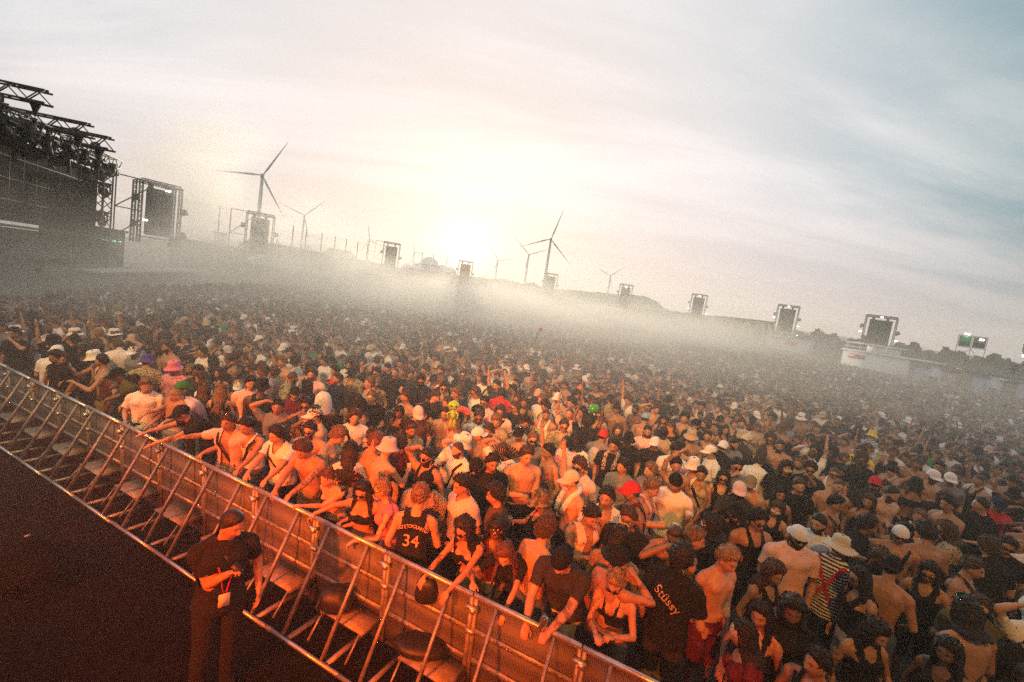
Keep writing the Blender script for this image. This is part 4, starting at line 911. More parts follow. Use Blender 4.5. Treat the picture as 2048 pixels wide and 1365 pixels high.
# floodlight stand on the right
P = at_d(1937, 712, 78); yaw = -math.atan2(P.x, P.y)
t = empty('floodlight_stand', P, yaw, 'floodlight stand on thin legs with one green and one grey panel, both lamps lit', 'floodlight'); t.scale = (0.8,)*3
f = MB(); w = 1.55
for x in (-w, 0, w): f.bar((x, 0, -2.0), (x, 0, 3.1), 0.07)
f.bar((-w, 0, 3.0), (w, 0, 3.0), 0.06); f.bar((-w, 0, 1.2), (w, 0, 1.2), 0.06); f.bar((0, 0, 1.1), (-1.5, 0, -1.0), 0.06); f.bar((0, 0, 1.1), (1.5, 0, -1.0), 0.06); f.build('frame', truss_m, t)
MB().box((-w/2, -0.1, 2.1), (1.35, 0.1, 1.6)).build('panel', mat('green_sheet', (0.04, 0.22, 0.08), 0.6), t); MB().box((w/2, -0.1, 2.1), (1.35, 0.1, 1.6)).build('panel', ledgap, t)
for x, z in ((-w/2+0.1, 3.2), (w/2+0.2, 2.6)): MB().box((x, -0.25, z), (0.55, 0.25, 0.2)).build('lamp', litw, t)
# ------------------------------------------------------------------ wind turbines
def wind_turbine(hub, base, tips, dist, label):
    Hh = at_d(*hub, dist); yaw = -math.atan2(Hh.x, Hh.y); t = empty('wind_turbine', (Hh.x, Hh.y, 0), yaw, label, 'wind turbine', 'wind turbines on the horizon')
    h = Hh.z; k = max(h/80, 0.6)
    MB().lathe([(2.4*k, -2), (2.1*k, h*0.4), (1.35*k, h-1.2)], 14).build('tower', turb, t, True)
    n = MB(); n.box((0, 3.0*k, h), (3.2*k, 8*k, 3.4*k)); n.build('nacelle', turb, t)
    MB().lathe([(0.0, -0.6*k), (1.0*k, -0.2*k), (1.7*k, 1.2*k), (1.7*k, 2.4*k)], 12, Matrix.Translation((0, -3.4*k, h)) @ Matrix.Rotation(R(-90), 4, 'X')).build('hub', turb, t, True)
    for tx_, ty_ in tips:
        Pt = at_d(tx_, ty_, dist)-Hh; a = math.atan2(Pt.z, Vector((Pt.x, Pt.y, 0)).dot(Vector((math.cos(yaw), math.sin(yaw), 0)))); ln = 41*k
        M = Matrix.Translation((0, -2.6*k, h)) @ Matrix.Rotation(-(a-math.pi/2), 4, 'Y')
        pts = [(0.9, 0.0), (1.0, 0.06), (1.9, 0.2), (1.2, 0.55), (0.35, 0.98), (0.1, 1.0)]; V = []; F = []
        for c, r_ in pts:
            for x, y in ((-0.35*c, 0), (0, 0.22*c), (0.65*c, 0), (0, -0.16*c)): V.append(M @ Vector((x*k, y*k, r_*ln)))
        for j in range(len(pts)-1):
            for q in range(4): F.append((j*4+q, j*4+(q+1) % 4, (j+1)*4+(q+1) % 4, (j+1)*4+q))
        F += [(3, 2, 1, 0), (20, 21, 22, 23)]; MB().add(V, F).build('blade', turb, t)
    return t
TB = [((525, 352), (515, 470), ((460, 345), (565, 300), (558, 417)), 574, 'largest wind turbine, its tower rising behind the green slatted light tower'),
 ((609, 432), (604, 490), ((582, 418), (638, 411), (617, 474)), 1130, 'wind turbine with a wide V of blades above the bar terrace'),
 ((739, 481), (735, 515), ((737, 456), (761, 492), (724, 500)), 1435, 'small wind turbine just beside the slatted tower at the terrace end'),
 ((829, 505), (826, 533), ((828, 490), (841, 507), (823, 517)), 2600, 'tiniest wind turbine behind the white domes'),
 ((996, 521), (990, 560), ((988, 506), (1022, 520), (989, 541)), 1500, 'small wind turbine between the sun and the dark canopy'),
 ((1058, 510), (1053, 542), ((1037, 485), (1091, 501), (1052, 534)), 1130, 'wind turbine rising behind the dark canopy stage'),
 ((1102, 479), (1091, 557), ((1120, 437), (1057, 490), (1132, 519)), 790, 'second largest wind turbine, to the right of the sun'),
 ((1221, 552), (1215, 590), ((1200, 540), (1238, 542), (1223, 577)), 1550, 'lone pale wind turbine above the long white hall')]
for a in TB: wind_turbine(*a)
# ------------------------------------------------------------------ bars, terraces, tents, far stages
def facade(name, p0, p1, top, dist, depth, m, label, cat, nwin=0, roof=None, group=None, seams=0.0):
    """a building whose front runs from pixel p0 to p1 along its foot; top: height in metres of its eaves"""
    a = at_d(*p0, dist[0]); b = at_d(*p1, dist[1]); a.z = b.z = 0; x = (b-a); w = x.length; yaw = math.atan2(x.y, x.x)
    t = empty(name, a, yaw, label, cat, group)
    MB().box((w/2, depth/2, top/2), (w, depth, top)).build('wall', m, t)
    if seams:
        s = MB()
        for k in range(1, int(w/seams)): s.box((k*seams, -0.03, top/2), (0.08, 0.06, top-0.1))
        s.build('wall_rib', m, t)
    r = MB(); r.box((w/2, depth/2, top+0.08), (w+0.3, depth+0.3, 0.16)); r.build('roof_edge', roof or whitep, t)
    for k in range(nwin):
        x0 = (k+0.5)*w/nwin; MB().box((x0, -0.02, top*0.45), (w/nwin*0.62, 0.05, top*0.42)).build('opening', steel, t)
    return t, w
def text_mesh(s, size, depth=0.02):
    c = D.curves.new('txt', 'FONT'); c.body = s; c.size = size; c.extrude = depth; c.align_x = 'CENTER'; c.align_y = 'CENTER'; o = D.objects.new('txt', c); col.objects.link(o)
    dg = C.evaluated_depsgraph_get(); dg.update(); me = D.meshes.new_from_object(o.evaluated_get(dg)); D.objects.remove(o); D.curves.remove(c); return me
def sign(s, size, m, parent, loc, rot=(math.pi/2, 0, 0), sx=1.0, name='lettering'):
    me = text_mesh(s, size); me.name = name; me.materials.clear(); o = mesh_obj(name, me, parent, [m]); o.location = loc; o.rotation_euler = rot; o.scale = (sx, 1, 1); return o
bar, w = facade('bar_building', (552, 566), (762, 590), 6.2, (78, 100), 7, woodm, 'brown two storey bar with the word BAR on its front', 'bar', 9, None, None, 3.0)
f = MB(); f.box((w/2, -1.2, 3.05), (w, 2.4, 0.25)); f.build('balcony', whitep, bar)
f = MB(); f.box((w/2, -2.35, 4.1), (w, 0.06, 0.08)); f.box((w/2, -2.35, 3.7), (w, 0.05, 0.05))
for k in range(int(w/1.8)): f.box((0.5+k*1.8, -2.35, 3.6), (0.07, 0.07, 1.0))
f.build('railing', whitep, bar)
for k, x in enumerate((0.10, 0.20, 0.33, 0.45, 0.56, 0.68, 0.79)):
    f = MB(); f.tube([(w*x, 0.4, 6.2), (w*x, 0.4, 9.6)], 0.09, 6); f.build('pole', truss_m, bar)
sign('BAR', 2.0, mat('sign_brown', (0.10, 0.05, 0.03), 0.6), bar, (w*0.13, -0.12, 5.0))
f = MB(); f.box((w*0.42, -0.1, 4.9), (9, 0.1, 1.5)); f.build('banner', mat('lilac_banner', (0.45, 0.38, 0.5), 0.7, noise=0.5, scale=1.2), bar)
for x in (0.40, 0.72): MB().lathe([(0, 0.9), (0.5, 0.75), (0.85, 0), (0.6, -0.6), (0, -0.9)], 12, Matrix.Translation((w*x, -1.2, 5.6))).build('globe', whitep, bar, True)
def pagoda(px, py, dist, s, label, group='pointed white tents'):
    P = at_d(px, py, dist); t = empty('pagoda_tent', (P.x, P.y, 0), rng.uniform(0, 1), label, 'tent', group); h = P.z
    V = []; F = []
    for i, (r_, z) in enumerate(((s*0.7, h-s*0.9), (s*0.36, h-s*0.72), (s*0.14, h-s*0.4), (0.03, h))):
        for k in range(4): a = math.pi/4+k*math.pi/2; V.append((r_*math.cos(a), r_*math.sin(a), z))
    for i in range(3):
        for k in range(4): F.append((i*4+k, i*4+(k+1) % 4, (i+1)*4+(k+1) % 4, (i+1)*4+k))
    MB().add(V, F).build('roof', canvasm, t)
    p = MB(); z0 = h-s*0.9
    for k in range(4): a = math.pi/4+k*math.pi/2; p.bar((s*0.68*math.cos(a), s*0.68*math.sin(a), 0), (s*0.68*math.cos(a), s*0.68*math.sin(a), z0), 0.12)
    p.build('leg_frame', truss_m, t); f = MB(); f.box((0, 0, z0*0.5), (s*0.9, s*0.9, z0-0.2)); f.build('wall', canvasm, t)
pagoda(556, 476, 88, 5.0, 'pointed white tent behind the tall green slatted light tower'); pagoda(617, 489, 100, 4.2, 'thin pointed tent among the poles of the bar roof')
for k, (px, py, w_) in enumerate(((1762, 703, 'directly right of the green light tower'), (1788, 703, 'above the olive wall beside the white terrace'), (1815, 712, 'above the first violet wall'), (1852, 717, 'first of the close row on the right'), (1867, 720, 'second of the close row on the right'), (1884, 723, 'third of the close row, below the floodlight stand'), (1901, 726, 'fourth of the close row'), (1925, 731, 'last small tent before the right edge'))): pagoda(px, py, 92, 2.2, 'small white pagoda tent '+w_)
mq = empty('marquee', at_d(612, 530, 128)*1, 0, 'big grey marquee roof with a flat ridge behind the bar', 'marquee'); mq.location.z = 0
a = at_d(612, 520, 128); b_ = at_d(750, 535, 128); a.z = b_.z = 0; X = (b_-a); wl = X.length; mq.rotation_euler.z = math.atan2(X.y, X.x); mq.location = a
zr = at_d(700, 501, 128).z; V = [(0, 0, 4), (wl, 0, 4), (wl, 16, 4), (0, 16, 4), (wl*0.30, 6, zr), (wl*0.62, 6, zr), (wl*0.62, 10, zr), (wl*0.30, 10, zr)]
MB().add(V, [(0, 1, 5, 4), (1, 2, 6, 5), (2, 3, 7, 6), (3, 0, 4, 7), (4, 5, 6, 7)]).build('roof', greycanvas, mq); MB().box((wl/2, 8, 2), (wl-0.3, 15.7, 4)).build('wall', greycanvas, mq)
facade('white_cabin', (395, 545), (548, 562), 4.6, (58, 72), 3, whitep, 'low row of white cabins dissolving in the smoke beside the bar', 'cabin', 6)
t, w = facade('office_cabin', (424, 520), (449, 524), 6.6, (80, 80), 3, whitep, 'pale cabin on top of the white row, under two bare poles', 'cabin', 2)
for x in (0.3, 1.2): MB().tube([(w*x, 1, 0), (w*x, 1, 10.5)], 0.08, 6).build('pole', truss_m, t)
t, w = facade('desk_cabin', (192, 505), (248, 512), 4.3, (42, 46), 3, blackm, 'dark control cabin with green lights between the video wall and the scaffold', 'cabin', 0, blackm)
for k in range(4): MB().box((w*(0.15+0.2*k), -0.05, 3.6), (0.5, 0.05, 0.09)).build('lit_display', litg, t)
t, w = facade('low_wall', (195, 545), (420, 565), 1.7, (36, 58), 1.2, ledgap, 'long pale low wall in the smoke at the foot of the scaffold tower', 'wall', 0)
t, w = facade('lettered_hoarding', (84, 556), (140, 553), 2.3, (30.0, 32.5), 0.3, blackm, 'black hoarding with pale tall letters in front of the video wall', 'hoarding', 0, blackm)
sign('COUNTDOWN', 0.62, mat('pale_letters', (0.28, 0.26, 0.2), 0.7), t, (w*0.45, -0.03, 1.95), sx=0.5)
# domes with coral red shapes, and the signs under them
t, w = facade('dome_bar', (800, 586), (912, 602), 5.2, (118, 122), 6, blackm, 'dark bar front crowned by white domes and red coral shapes', 'bar', 5, blackm)
rr = random.Random(5)
for x, z, r_ in ((0.10, 6.2, 1.6), (0.28, 6.6, 1.8), (0.48, 8.0, 2.5), (0.40, 7.4, 1.9), (0.72, 6.9, 2.1), (0.86, 6.9, 1.9)):
    d_ = MB(); V, F = ellipsoid((w*x, 2, z), (Vector((r_, 0, 0)), Vector((0, r_, 0)), Vector((0, 0, r_*1.02))), 18, 12); d_.add(V, F); d_.build('dome', whitep, t, True)
    MB().lathe([(r_*1.02, -0.12), (r_*1.05, 0), (r_*1.02, 0.12)], 18, Matrix.Translation((w*x, 2, z+r_*0.15))).build('dome_band', greycanvas, t, True)
for x in (0.16, 0.22, 0.36, 0.58, 0.64, 0.92, 0.97):
    cm = MB()
    for k in range(7):
        a_ = rr.uniform(0.3, 2.8); p = Vector((w*x, 0.4, 5.2)); q = p+Vector((math.cos(a_)*rr.uniform(0.6, 1.4), rr.uniform(-0.3, 0.3), math.sin(a_)*rr.uniform(0.8, 2.0))); cm.tube([p, (p+q)/2+Vector((0.1, 0, 0.1)), q], [0.3, 0.26, 0.2], 7)
    cm.build('coral', redm, t, True)
for x in (0.22, 0.68):
    o = MB().box((w*x, -0.1, 4.3), (2.6, 0.1, 0.7)).build('sign_board', whitep, t)
for x in (0.35, 0.55, 0.80): MB().tube([(w*x, 3, 8), (w*x, 3, 11.5)], 0.09, 5).build('pole', truss_m, t)
t, w = facade('canopy_stage', (1036, 612), (1082, 618), 6.2, (150, 150), 8, blackm, 'dark box stage under a thin swept canopy in front of a turbine', 'stage', 3, blackm)
V = [(-1, -1, 7.6), (w*0.5, 3, 9.2), (w+2, -1, 6.4), (w*0.5, 9, 7.4)]; MB().add(V+[(x, y, z-0.15) for x, y, z in V], [(0, 1, 3), (1, 2, 3), (4, 7, 5), (5, 7, 6), (0, 4, 5, 1), (1, 5, 6, 2), (2, 6, 7, 3), (3, 7, 4, 0)]).build('canopy', greycanvas, t)
facade('white_hall', (1165, 612), (1240, 622), 5.6, (210, 200), 14, whitep, 'long pale hall below the lone wind turbine', 'hall', 5)
t, w = facade('letter_banner', (1318, 652), (1404, 668), 5.6, (122, 112), 0.6, mat('banner_teal', (0.05, 0.09, 0.075), 0.8, noise=0.3, scale=0.4), 'dark teal banner fence with faded lettering left of the slatted tower', 'banner', 0, steel)
fad = mat('letters_teal', (0.16, 0.24, 0.20), 0.8); sign('AMAZE', 4.6, fad, t, (w*0.5, -0.06, 3.2), sx=0.9)
t, w = facade('letter_banner', (1404, 664), (1534, 690), 5.9, (110, 92), 0.6, mat('banner_green', (0.06, 0.085, 0.05), 0.8, noise=0.3, scale=0.4), 'dark green banner fence with tall yellow letters', 'banner', 0, steel)
sign('OUNEDOOM', 6.2, mat('letters_yellow', (0.55, 0.45, 0.12), 0.7), t, (w*0.5, -0.06, 3.1), sx=0.72)
for p0, p1, dd_, lb in (((905, 592), (1030, 608), (128, 135), 'dark hoarding between the red slatted tower and the dark canopy stage'), ((1086, 610), (1162, 616), (150, 170), 'dark hoarding between the canopy stage and the long pale hall'), ((1242, 624), (1316, 648), (130, 122), 'dark hoarding between the long pale hall and the faded lettering')):
    facade('site_hoarding', p0, p1, 5.4, dd_, 0.5, mat('hoarding_dark', (0.03, 0.04, 0.034), 0.9, noise=0.3, scale=0.5), lb, 'hoarding', 0, steel, None, 4.0)
def terrace(p0, p1, dist, hs, label, redat):
    t, w = facade('viewing_terrace', p0, p1, hs[0], dist, 6, whitep, label, 'terrace', 0)
    f = MB(); f.box((w/2, 0.1, hs[0]+0.95), (w, 0.06, 0.08)); f.box((w/2, 0.1, hs[0]+0.5), (w, 0.05, 0.06))
    for k in range(int(w/1.5)): f.box((0.3+k*1.5, 0.1, hs[0]+0.5), (0.07, 0.07, 0.95))
    f.build('railing', whitep, t); MB().box((w*0.2, 4.2, hs[0]+0.5), (w*0.3, 2.6, 0.9)).build('cabin', whitep, t); MB().box((w*0.22, 3.5, hs[0]+1.0), (w*0.44, 4.6, 0.16)).build('awning', canvasm, t)
    MB().box((w*redat, -0.03, hs[0]-0.55), (2.0, 0.06, 0.5)).build('red_sign', redm, t); MB().box((w/2, -0.06, hs[0]*0.5), (w, 0.12, 0.22)).build('ledge', whitep, t); MB().box((w/2, -0.3, 0.8), (w, 0.6, 1.6)).build('skirt', steel, t)
    return t
terrace((1530, 705), (1594, 718), (84, 82), (3.5,), 'white viewing deck with a red sign under the slatted light tower', 0.75)
terrace((1676, 748), (1786, 770), (66, 62), (3.4,), 'larger two storey white terrace with a crinkled lower edge', 0.28)
facade('hedge_screen', (1594, 722), (1676, 742), 3.6, (92, 80), 1.2, mat('screen_mesh', (0.045, 0.075, 0.06), 0.9, noise=0.4, scale=0.8), 'dark green mesh screen between the two white terraces', 'fence', 0, steel, None, 2.5)
PAL = [('olive', (0.13, 0.12, 0.05)), ('violet', (0.30, 0.27, 0.45)), ('pale', (0.50, 0.50, 0.52)), ('rust', (0.32, 0.20, 0.17)), ('moss', (0.10, 0.10, 0.05)), ('violet', (0.28, 0.26, 0.44)), ('paleblue', (0.42, 0.48, 0.52)), ('brown', (0.13, 0.10, 0.06)), ('lilac', (0.36, 0.31, 0.42)), ('moss', (0.11, 0.11, 0.06))]
LB = ['olive', 'first violet', 'pale', 'rusty', 'moss green', 'second violet', 'pale blue', 'brown', 'lilac', 'last moss green']
for k, (n_, c_) in enumerate(PAL):
    p0 = (1786+k*29.5, 768+k*6.6); p1 = (1786+(k+1)*29.5-0.5, 768+(k+1)*6.6)
    t, w = facade('market_cabin', p0, p1, 2.9 if k % 2 else 3.2, (64-k*0.8, 63.2-k*0.8), 3, mat('cabin_'+n_, c_, 0.75, noise=0.25, scale=1.0), LB[k]+' cabin in the row of stalls along the right edge of the crowd', 'cabin', 1 if k in (2, 6) else 0, steel, 'coloured cabins on the right')
# far trees and shrubs
leafm = mat('leaves', (0.05, 0.075, 0.035), 0.9, noise=0.4, scale=0.5); barkm = mat('bark', (0.06, 0.045, 0.03), 0.9)
def tree(px, py, dist, label, s=1.0, palm=False, seed=0):
    P = at_d(px, py, dist); h = max(P.z, 2.5); t = empty('palm_tree' if palm else 'tree', (P.x, P.y, 0), 0, label, 'tree', 'trees on the skyline'); r = random.Random(seed)
    tk = MB(); tk.tube([(0, 0, 0), (0.1, 0, h*0.4), (0, 0.1, h*0.8)], [0.25*s, 0.18*s, 0.10*s], 7)
    if not palm:
        for k in range(5): a = k*1.3; tk.tube([(0, 0, h*0.45), (math.cos(a)*s, math.sin(a)*s, h*0.7)], [0.1*s, 0.04*s], 5)
    tk.build('trunk', barkm, t, True); c = MB()
    if palm:
        for k in range(16):
            a = r.uniform(0, 6.28); e = r.uniform(-0.2, 0.9); pts = [Vector((0, 0, h*0.8))+Vector((math.cos(a)*j*0.55, math.sin(a)*j*0.55, e*j*0.5-0.13*j*j))*s for j in range(5)]
            for j in range(4):
                d = Vector((-math.sin(a), math.cos(a), -0.5))*0.35*s*(1-j*0.15); d2 = Vector((math.sin(a), -math.cos(a), -0.5))*0.35*s*(1-j*0.15); c.add([pts[j], pts[j+1], pts[j+1]+d, pts[j]+d], [(0, 1, 2, 3)]); c.add([pts[j], pts[j+1], pts[j+1]+d2, pts[j]+d2], [(0, 1, 2, 3)])
    else:
        for k in range(420):
            d = Vector((r.gauss(0, 1), r.gauss(0, 1), r.gauss(0, 0.7))); d = d.normalized()*r.uniform(0.5, 1.0)*(1+0.25*math.sin(5*d.x+seed)); p = Vector((d.x*1.5*s, d.y*1.5*s, h*0.72+d.z*h*0.27)); q = Vector((r.gauss(0, 1), r.gauss(0, 1), r.gauss(0, 1))).normalized(); u_ = q.orthogonal().normalized()*0.24*s; v_ = q.cross(u_)
            c.add([p-u_, p-v_*0.6, p+u_, p+v_*0.6], [(0, 1, 2, 3)])
    c.build('crown', leafm, t)
for i, a in enumerate(((968, 553, 150, 'bushy tree left of the small turbine by the sun', 1.6, False), (998, 549, 150, 'palm with ragged fronds right of the sun', 1.3, True), (1024, 563, 150, 'low round tree beside the dark canopy stage', 1.1, False), (1170, 586, 190, 'small bush at the left end of the long pale hall', 1.2, False), (1496, 647, 130, 'scrubby tree on the ridge above the yellow letters', 1.3, False), (1520, 648, 120, 'leafless looking palm above the last yellow letters', 1.1, True))): tree(*a[:4], a[4], a[5], i)
treem = mat('tree_belt', (0.035, 0.055, 0.035), 0.95, noise=0.5, scale=0.05)
r = random.Random(4); tb = MB()
for k in range(5200):
    px = r.uniform(1590, 2120); d = r.uniform(88, 104); P = at_d(px, 700, d); g_ = P.copy(); x = px; zt = CAM_H+d*math.tan(R(0.55))+0.5*math.sin(px*0.07)+0.4*math.sin(px*0.19); p = Vector((P.x, P.y, zt*math.sqrt(r.random()))); q = Vector((r.gauss(0, 1), r.gauss(0, 1), r.gauss(0, 1))).normalized(); u_ = q.orthogonal().normalized()*0.6; v_ = q.cross(u_); tb.add([p-u_, p-v_*0.7, p+u_, p+v_*0.7], [(0, 1, 2, 3)])
o = tb.build('undergrowth', treem); o['kind'] = 'stuff'; tag(o, 'dark belt of trees and scrub behind the cabins', 'tree belt')
# unseen roof and back wall, added to keep open sky off pit and nearest rows
rf = empty('shade_roof', (0, 0, 0), 0, 'black stage roof and back wall over the pit, above and behind the view', 'stage roof')
def rbox(mb, s0, s1, n0, n1, z0, z1):
    V = [RAIL0+U*a+NP*b+Vector((0, 0, c)) for a, b, c in ((s0, n0, z0), (s1, n0, z0), (s1, n1, z0), (s0, n1, z0), (s0, n0, z1), (s1, n0, z1), (s1, n1, z1), (s0, n1, z1))]
    return mb.add(V, [(0, 3, 2, 1), (4, 5, 6, 7), (0, 1, 5, 4), (1, 2, 6, 5), (2, 3, 7, 6), (3, 0, 4, 7)])
rbox(MB(), -26, 6, ROOF_N, 22, 10.5, 11.0).build('canopy', blackm, rf); rbox(MB(), -26, 14, 14, 14.5, 0, 11).build('back_wall', blackm, rf)
rbox(MB(), -26, 14, 7.5, 14, 0, 1.9).build('stage_deck', blackm, rf)
# ------------------------------------------------------------------ the people one can tell apart
# head pixel x, y | turn (0 towards the camera, 90 to the right of the picture, -90 to its left, 180 away) | top, colour | hair, colour | skin | hats and glasses | pose | label | extras
POSES = {'s': {}, 'f': dict(armR=(0.10, 0.30, 1.20), armL=(-0.09, 0.27, 1.10), handR='fist', handL='fist'), 'c': dict(armR=(0.13, 0.36, 1.27), handR='grip'), 'C': dict(armL=(-0.13, 0.36, 1.27), handL='grip'),
 'u': dict(armR=(0.27, 0.10, 1.92), handR='flat', poleR=(1, -0.2, 0)), 'U': dict(armL=(-0.27, 0.10, 1.92), handL='flat', poleL=(-1, -0.2, 0)), 'v': dict(armR=(0.25, 0.12, 1.93), armL=(-0.25, 0.12, 1.90), handR='fist', handL='flat', poleR=(1, -0.2, 0), poleL=(-1, -0.2, 0)),
 'h': dict(armR=(0.15, 0.06, 1.72), handR='drape', poleR=(1, 0.1, 0.3)), 'H': dict(armL=(-0.15, 0.06, 1.72), handL='drape', poleL=(-1, 0.1, 0.3)), 'm': dict(armR=(0.10, 0.22, 1.50), handR='fist', poleR=(0.8, -0.2, -0.6)), 'M': dict(armL=(-0.10, 0.22, 1.50), handL='fist', poleL=(-0.8, -0.2, -0.6)),
 'p': dict(armR=(0.07, 0.33, 1.20), armL=(-0.07, 0.33, 1.18), handR='grip', handL='grip'), 'x': dict(armR=(-0.08, 0.24, 1.16), armL=(0.09, 0.27, 1.20), handR='relaxed', handL='relaxed'), 'a': dict(armL=(-0.56, 0.10, 1.36), handL='drape'), 'A': dict(armR=(0.56, 0.10, 1.36), handR='drape'), 'w': dict(armL=(-0.30, 0.22, 1.58), handL='flat', poleL=(-0.7, -0.4, -0.5)), 'r': dict(lean=18, hp=16, handR='rail', handL='rail')}
HE = []
def H(px, py, f, top, hair, skin, hats, pose, label, **k): HE.append((px, py, f, top.split(), hair.split(), skin, [h.split() for h in hats.split(',') if h.strip()], pose, label, k))
# ---- along the rail, from the far end to the near one (hands: x, y and height)
H(28, 668, -40, 'tee black', 'short black', 'tan', '', 'M', 'person in black with an arm bent up at the far left end of the rail')
H(30, 720, -60, 'tee black', 'curly black', 'olive', '', 's', 'dark curly haired person cut by the left edge above the rail end', H=1.70)
H(67, 706, 150, 'tee white', 'short brown', 'tan', 'capback white', 's', 'person in a white shirt and cap turned away near the far left rail')
H(124, 720, -10, 'bra black', 'longwavy brown', 'tan', '', 's', 'woman with long brown hair facing out beside the white bucket hat', fem=1, ref='long brown haired woman at the far rail')
H(189, 716, -75, 'tank palepink', 'short brown', 'tan', 'bucket white', 'r', 'person in a floppy white bucket hat reaching along the rail', lean=24, hands=((117, 764, 1.14), (196, 800, 1.12)), ref='white bucket hat at the far rail', H=1.80)
H(236, 752, -80, 'tee olive', 'short black', 'olive', 'cap black', 'r', 'person in a dark cap leaning low behind the rail beside the white bucket hat', lean=30, hands=((190, 783, 1.12), (214, 800, 1.12)))
H(268, 765, -70, 'tank black', 'longwavy black', 'tan', '', 'r', 'woman with long dark curls in a black strappy top bending over the rail', fem=1, lean=26, hands=((236, 818, 1.12), (255, 828, 1.12)), ref='dark curly woman in the black strappy top')
H(294, 724, 165, 'tee floral', 'short brown', 'tan', 'bucket purple', 's', 'person in a purple blue bucket hat and speckled shirt turned away', ref='purple bucket hat')
H(347, 737, -45, 'tee pinkfloral', 'short brown', 'tan', 'bucket pink', 's', 'person in a bright pink bucket hat and pink flowered shirt', ref='bright pink bucket hat')
H(364, 778, 120, 'none x', 'short brown', 'tan', 'cap green', 's', 'bare shouldered person in a green cap just behind the shaved head', H=1.72)
H(352, 792, -70, 'tee palepink', 'buzz blond', 'fair', '', 'r', 'shaved headed person in a pale pink T-shirt leaning down onto the rail', lean=42, hp=35, hands=((258, 838, 1.12), (300, 862, 1.12)), ref='shaved head in the pale pink T-shirt')
H(364, 828, -75, 'tee black', 'short black', 'fair', 'cap black', 'r', 'person in a black cap and black T-shirt stretching both hands over the rail', lean=45, hp=20, hands=((282, 868, 1.18), (287, 896, 1.05)), handk='reach', ref='black cap stretching over the rail')
H(409, 776, 175, 'tank black', 'long brown', 'tan', '', 's', 'woman seen from behind with straight brown hair, left of a second long haired woman', fem=1, H=1.70)
H(442, 782, 170, 'tank black', 'long lightbrown', 'tan', '', 's', 'woman seen from behind with long light brown hair beside the shaved head', fem=1, H=1.68)
H(456, 846, -35, 'open palepink', 'short brown', 'tan', 'shades_up charcoal', 'r', 'person in an open pale pink shirt with sunglasses on the hair, arm stretched left', lean=12, hp=8, hands=((338, 878, 1.20), (400, 906, 1.12)), handk='reach', ref='open pale pink shirt at the rail', strap=1)
H(494, 855, -45, 'tank white', 'quiff black', 'tan', '', 'r', 'person in a white tank top with a black strap holding a cigarette over the rail', lean=14, hands=((404, 908, 1.16), (470, 948, 1.12)), strap=-1, ref='white tank top with the black strap')
H(553, 872, -40, 'vneck white', 'mop black', 'fair', '', 'r', 'person with a dark mop of hair in a white V-neck T-shirt at the rail', lean=16, hp=12, hy=-15, hands=((484, 962, 1.12), (512, 982, 1.08)), strap=1, ref='dark mop of hair in the white V-neck')
H(606, 902, -38, 'none x', 'curly brown', 'tan', '', 'r', 'shirtless person with a brown curly mop looking down over the rail', lean=22, hp=30, hands=((541, 996, 1.10), (566, 1003, 1.12)), ref='shirtless curly head at the rail')
H(655, 958, -42, 'bra black', 'bun auburn', 'fair', '', 'r', 'woman in a black top with hair tied up, one arm along the rail', fem=1, lean=24, hp=14, hands=((604, 1012, 1.13), (690, 925, 1.42)), handk='grip', ref='woman with the black folded fan')
H(722, 985, -20, 'bra black', 'long black', 'tan', 'shades black', 'r', 'woman with long straight black hair and sunglasses, arms crossed on the rail', fem=1, lean=14, hands=((628, 1028, 1.12), (690, 1052, 1.10)), ref='black haired woman in sunglasses at the rail')
H(762, 980, -80, 'sleeveless pink', 'pony blond', 'fair', 'shades black', 'r', 'woman with a long blond ponytail in a pink sleeveless top at the rail', fem=1, lean=14, hp=10, hands=((676, 1047, 1.12), (708, 1082, 1.08)), ref='blond ponytail')
H(815, 1008, 168, 'jersey black', 'quiff lightbrown', 'fair', '', 's', 'person in a black basketball jersey seen from behind at the rail', lean=2, hp=12, jersey=1, ref='black basketball jersey', H=1.76)
H(928, 1062, -38, 'bra black', 'spaced black', 'tan', 'shades black', 'r', 'woman with big black curls and sunglasses letting both hands hang over the rail', fem=1, lean=24, hp=14, hands=((838, 1166, 1.02), (884, 1198, 1.05)), handk='drape', ref='big black curls and sunglasses')
H(1010, 1112, -8, 'tee black', 'longwavy auburn', 'fair', '', 'r', 'woman with long reddish hair blown sideways leaning far over the rail', fem=1, lean=36, hp=30, hr=14, hands=((946, 1166, 1.14), (1000, 1245, 0.98)), handk='drape', ref='long reddish hair over the rail')
H(1122, 1124, -14, 'tee charcoal', 'short black', 'fair', 'capback black', 'r', 'person in a backwards black cap and dark T-shirt leaning on the rail with a can', lean=30, hp=26, wide=1.06, hands=((1052, 1250, 1.04), (1098, 1264, 1.12)), handk='grip', ref='backwards black cap with the can', H=1.84)
H(1230, 1168, -12, 'swim black', 'bun blond', 'fair', 'shades black', 'p', 'woman with a blond bun and dark sunglasses in a black swim top near the rail', fem=1, lean=10, hp=28, hands=((1192, 1268, 1.16), (1228, 1275, 1.13)), handk='grip', ref='blond bun in the black swim top', H=1.66)
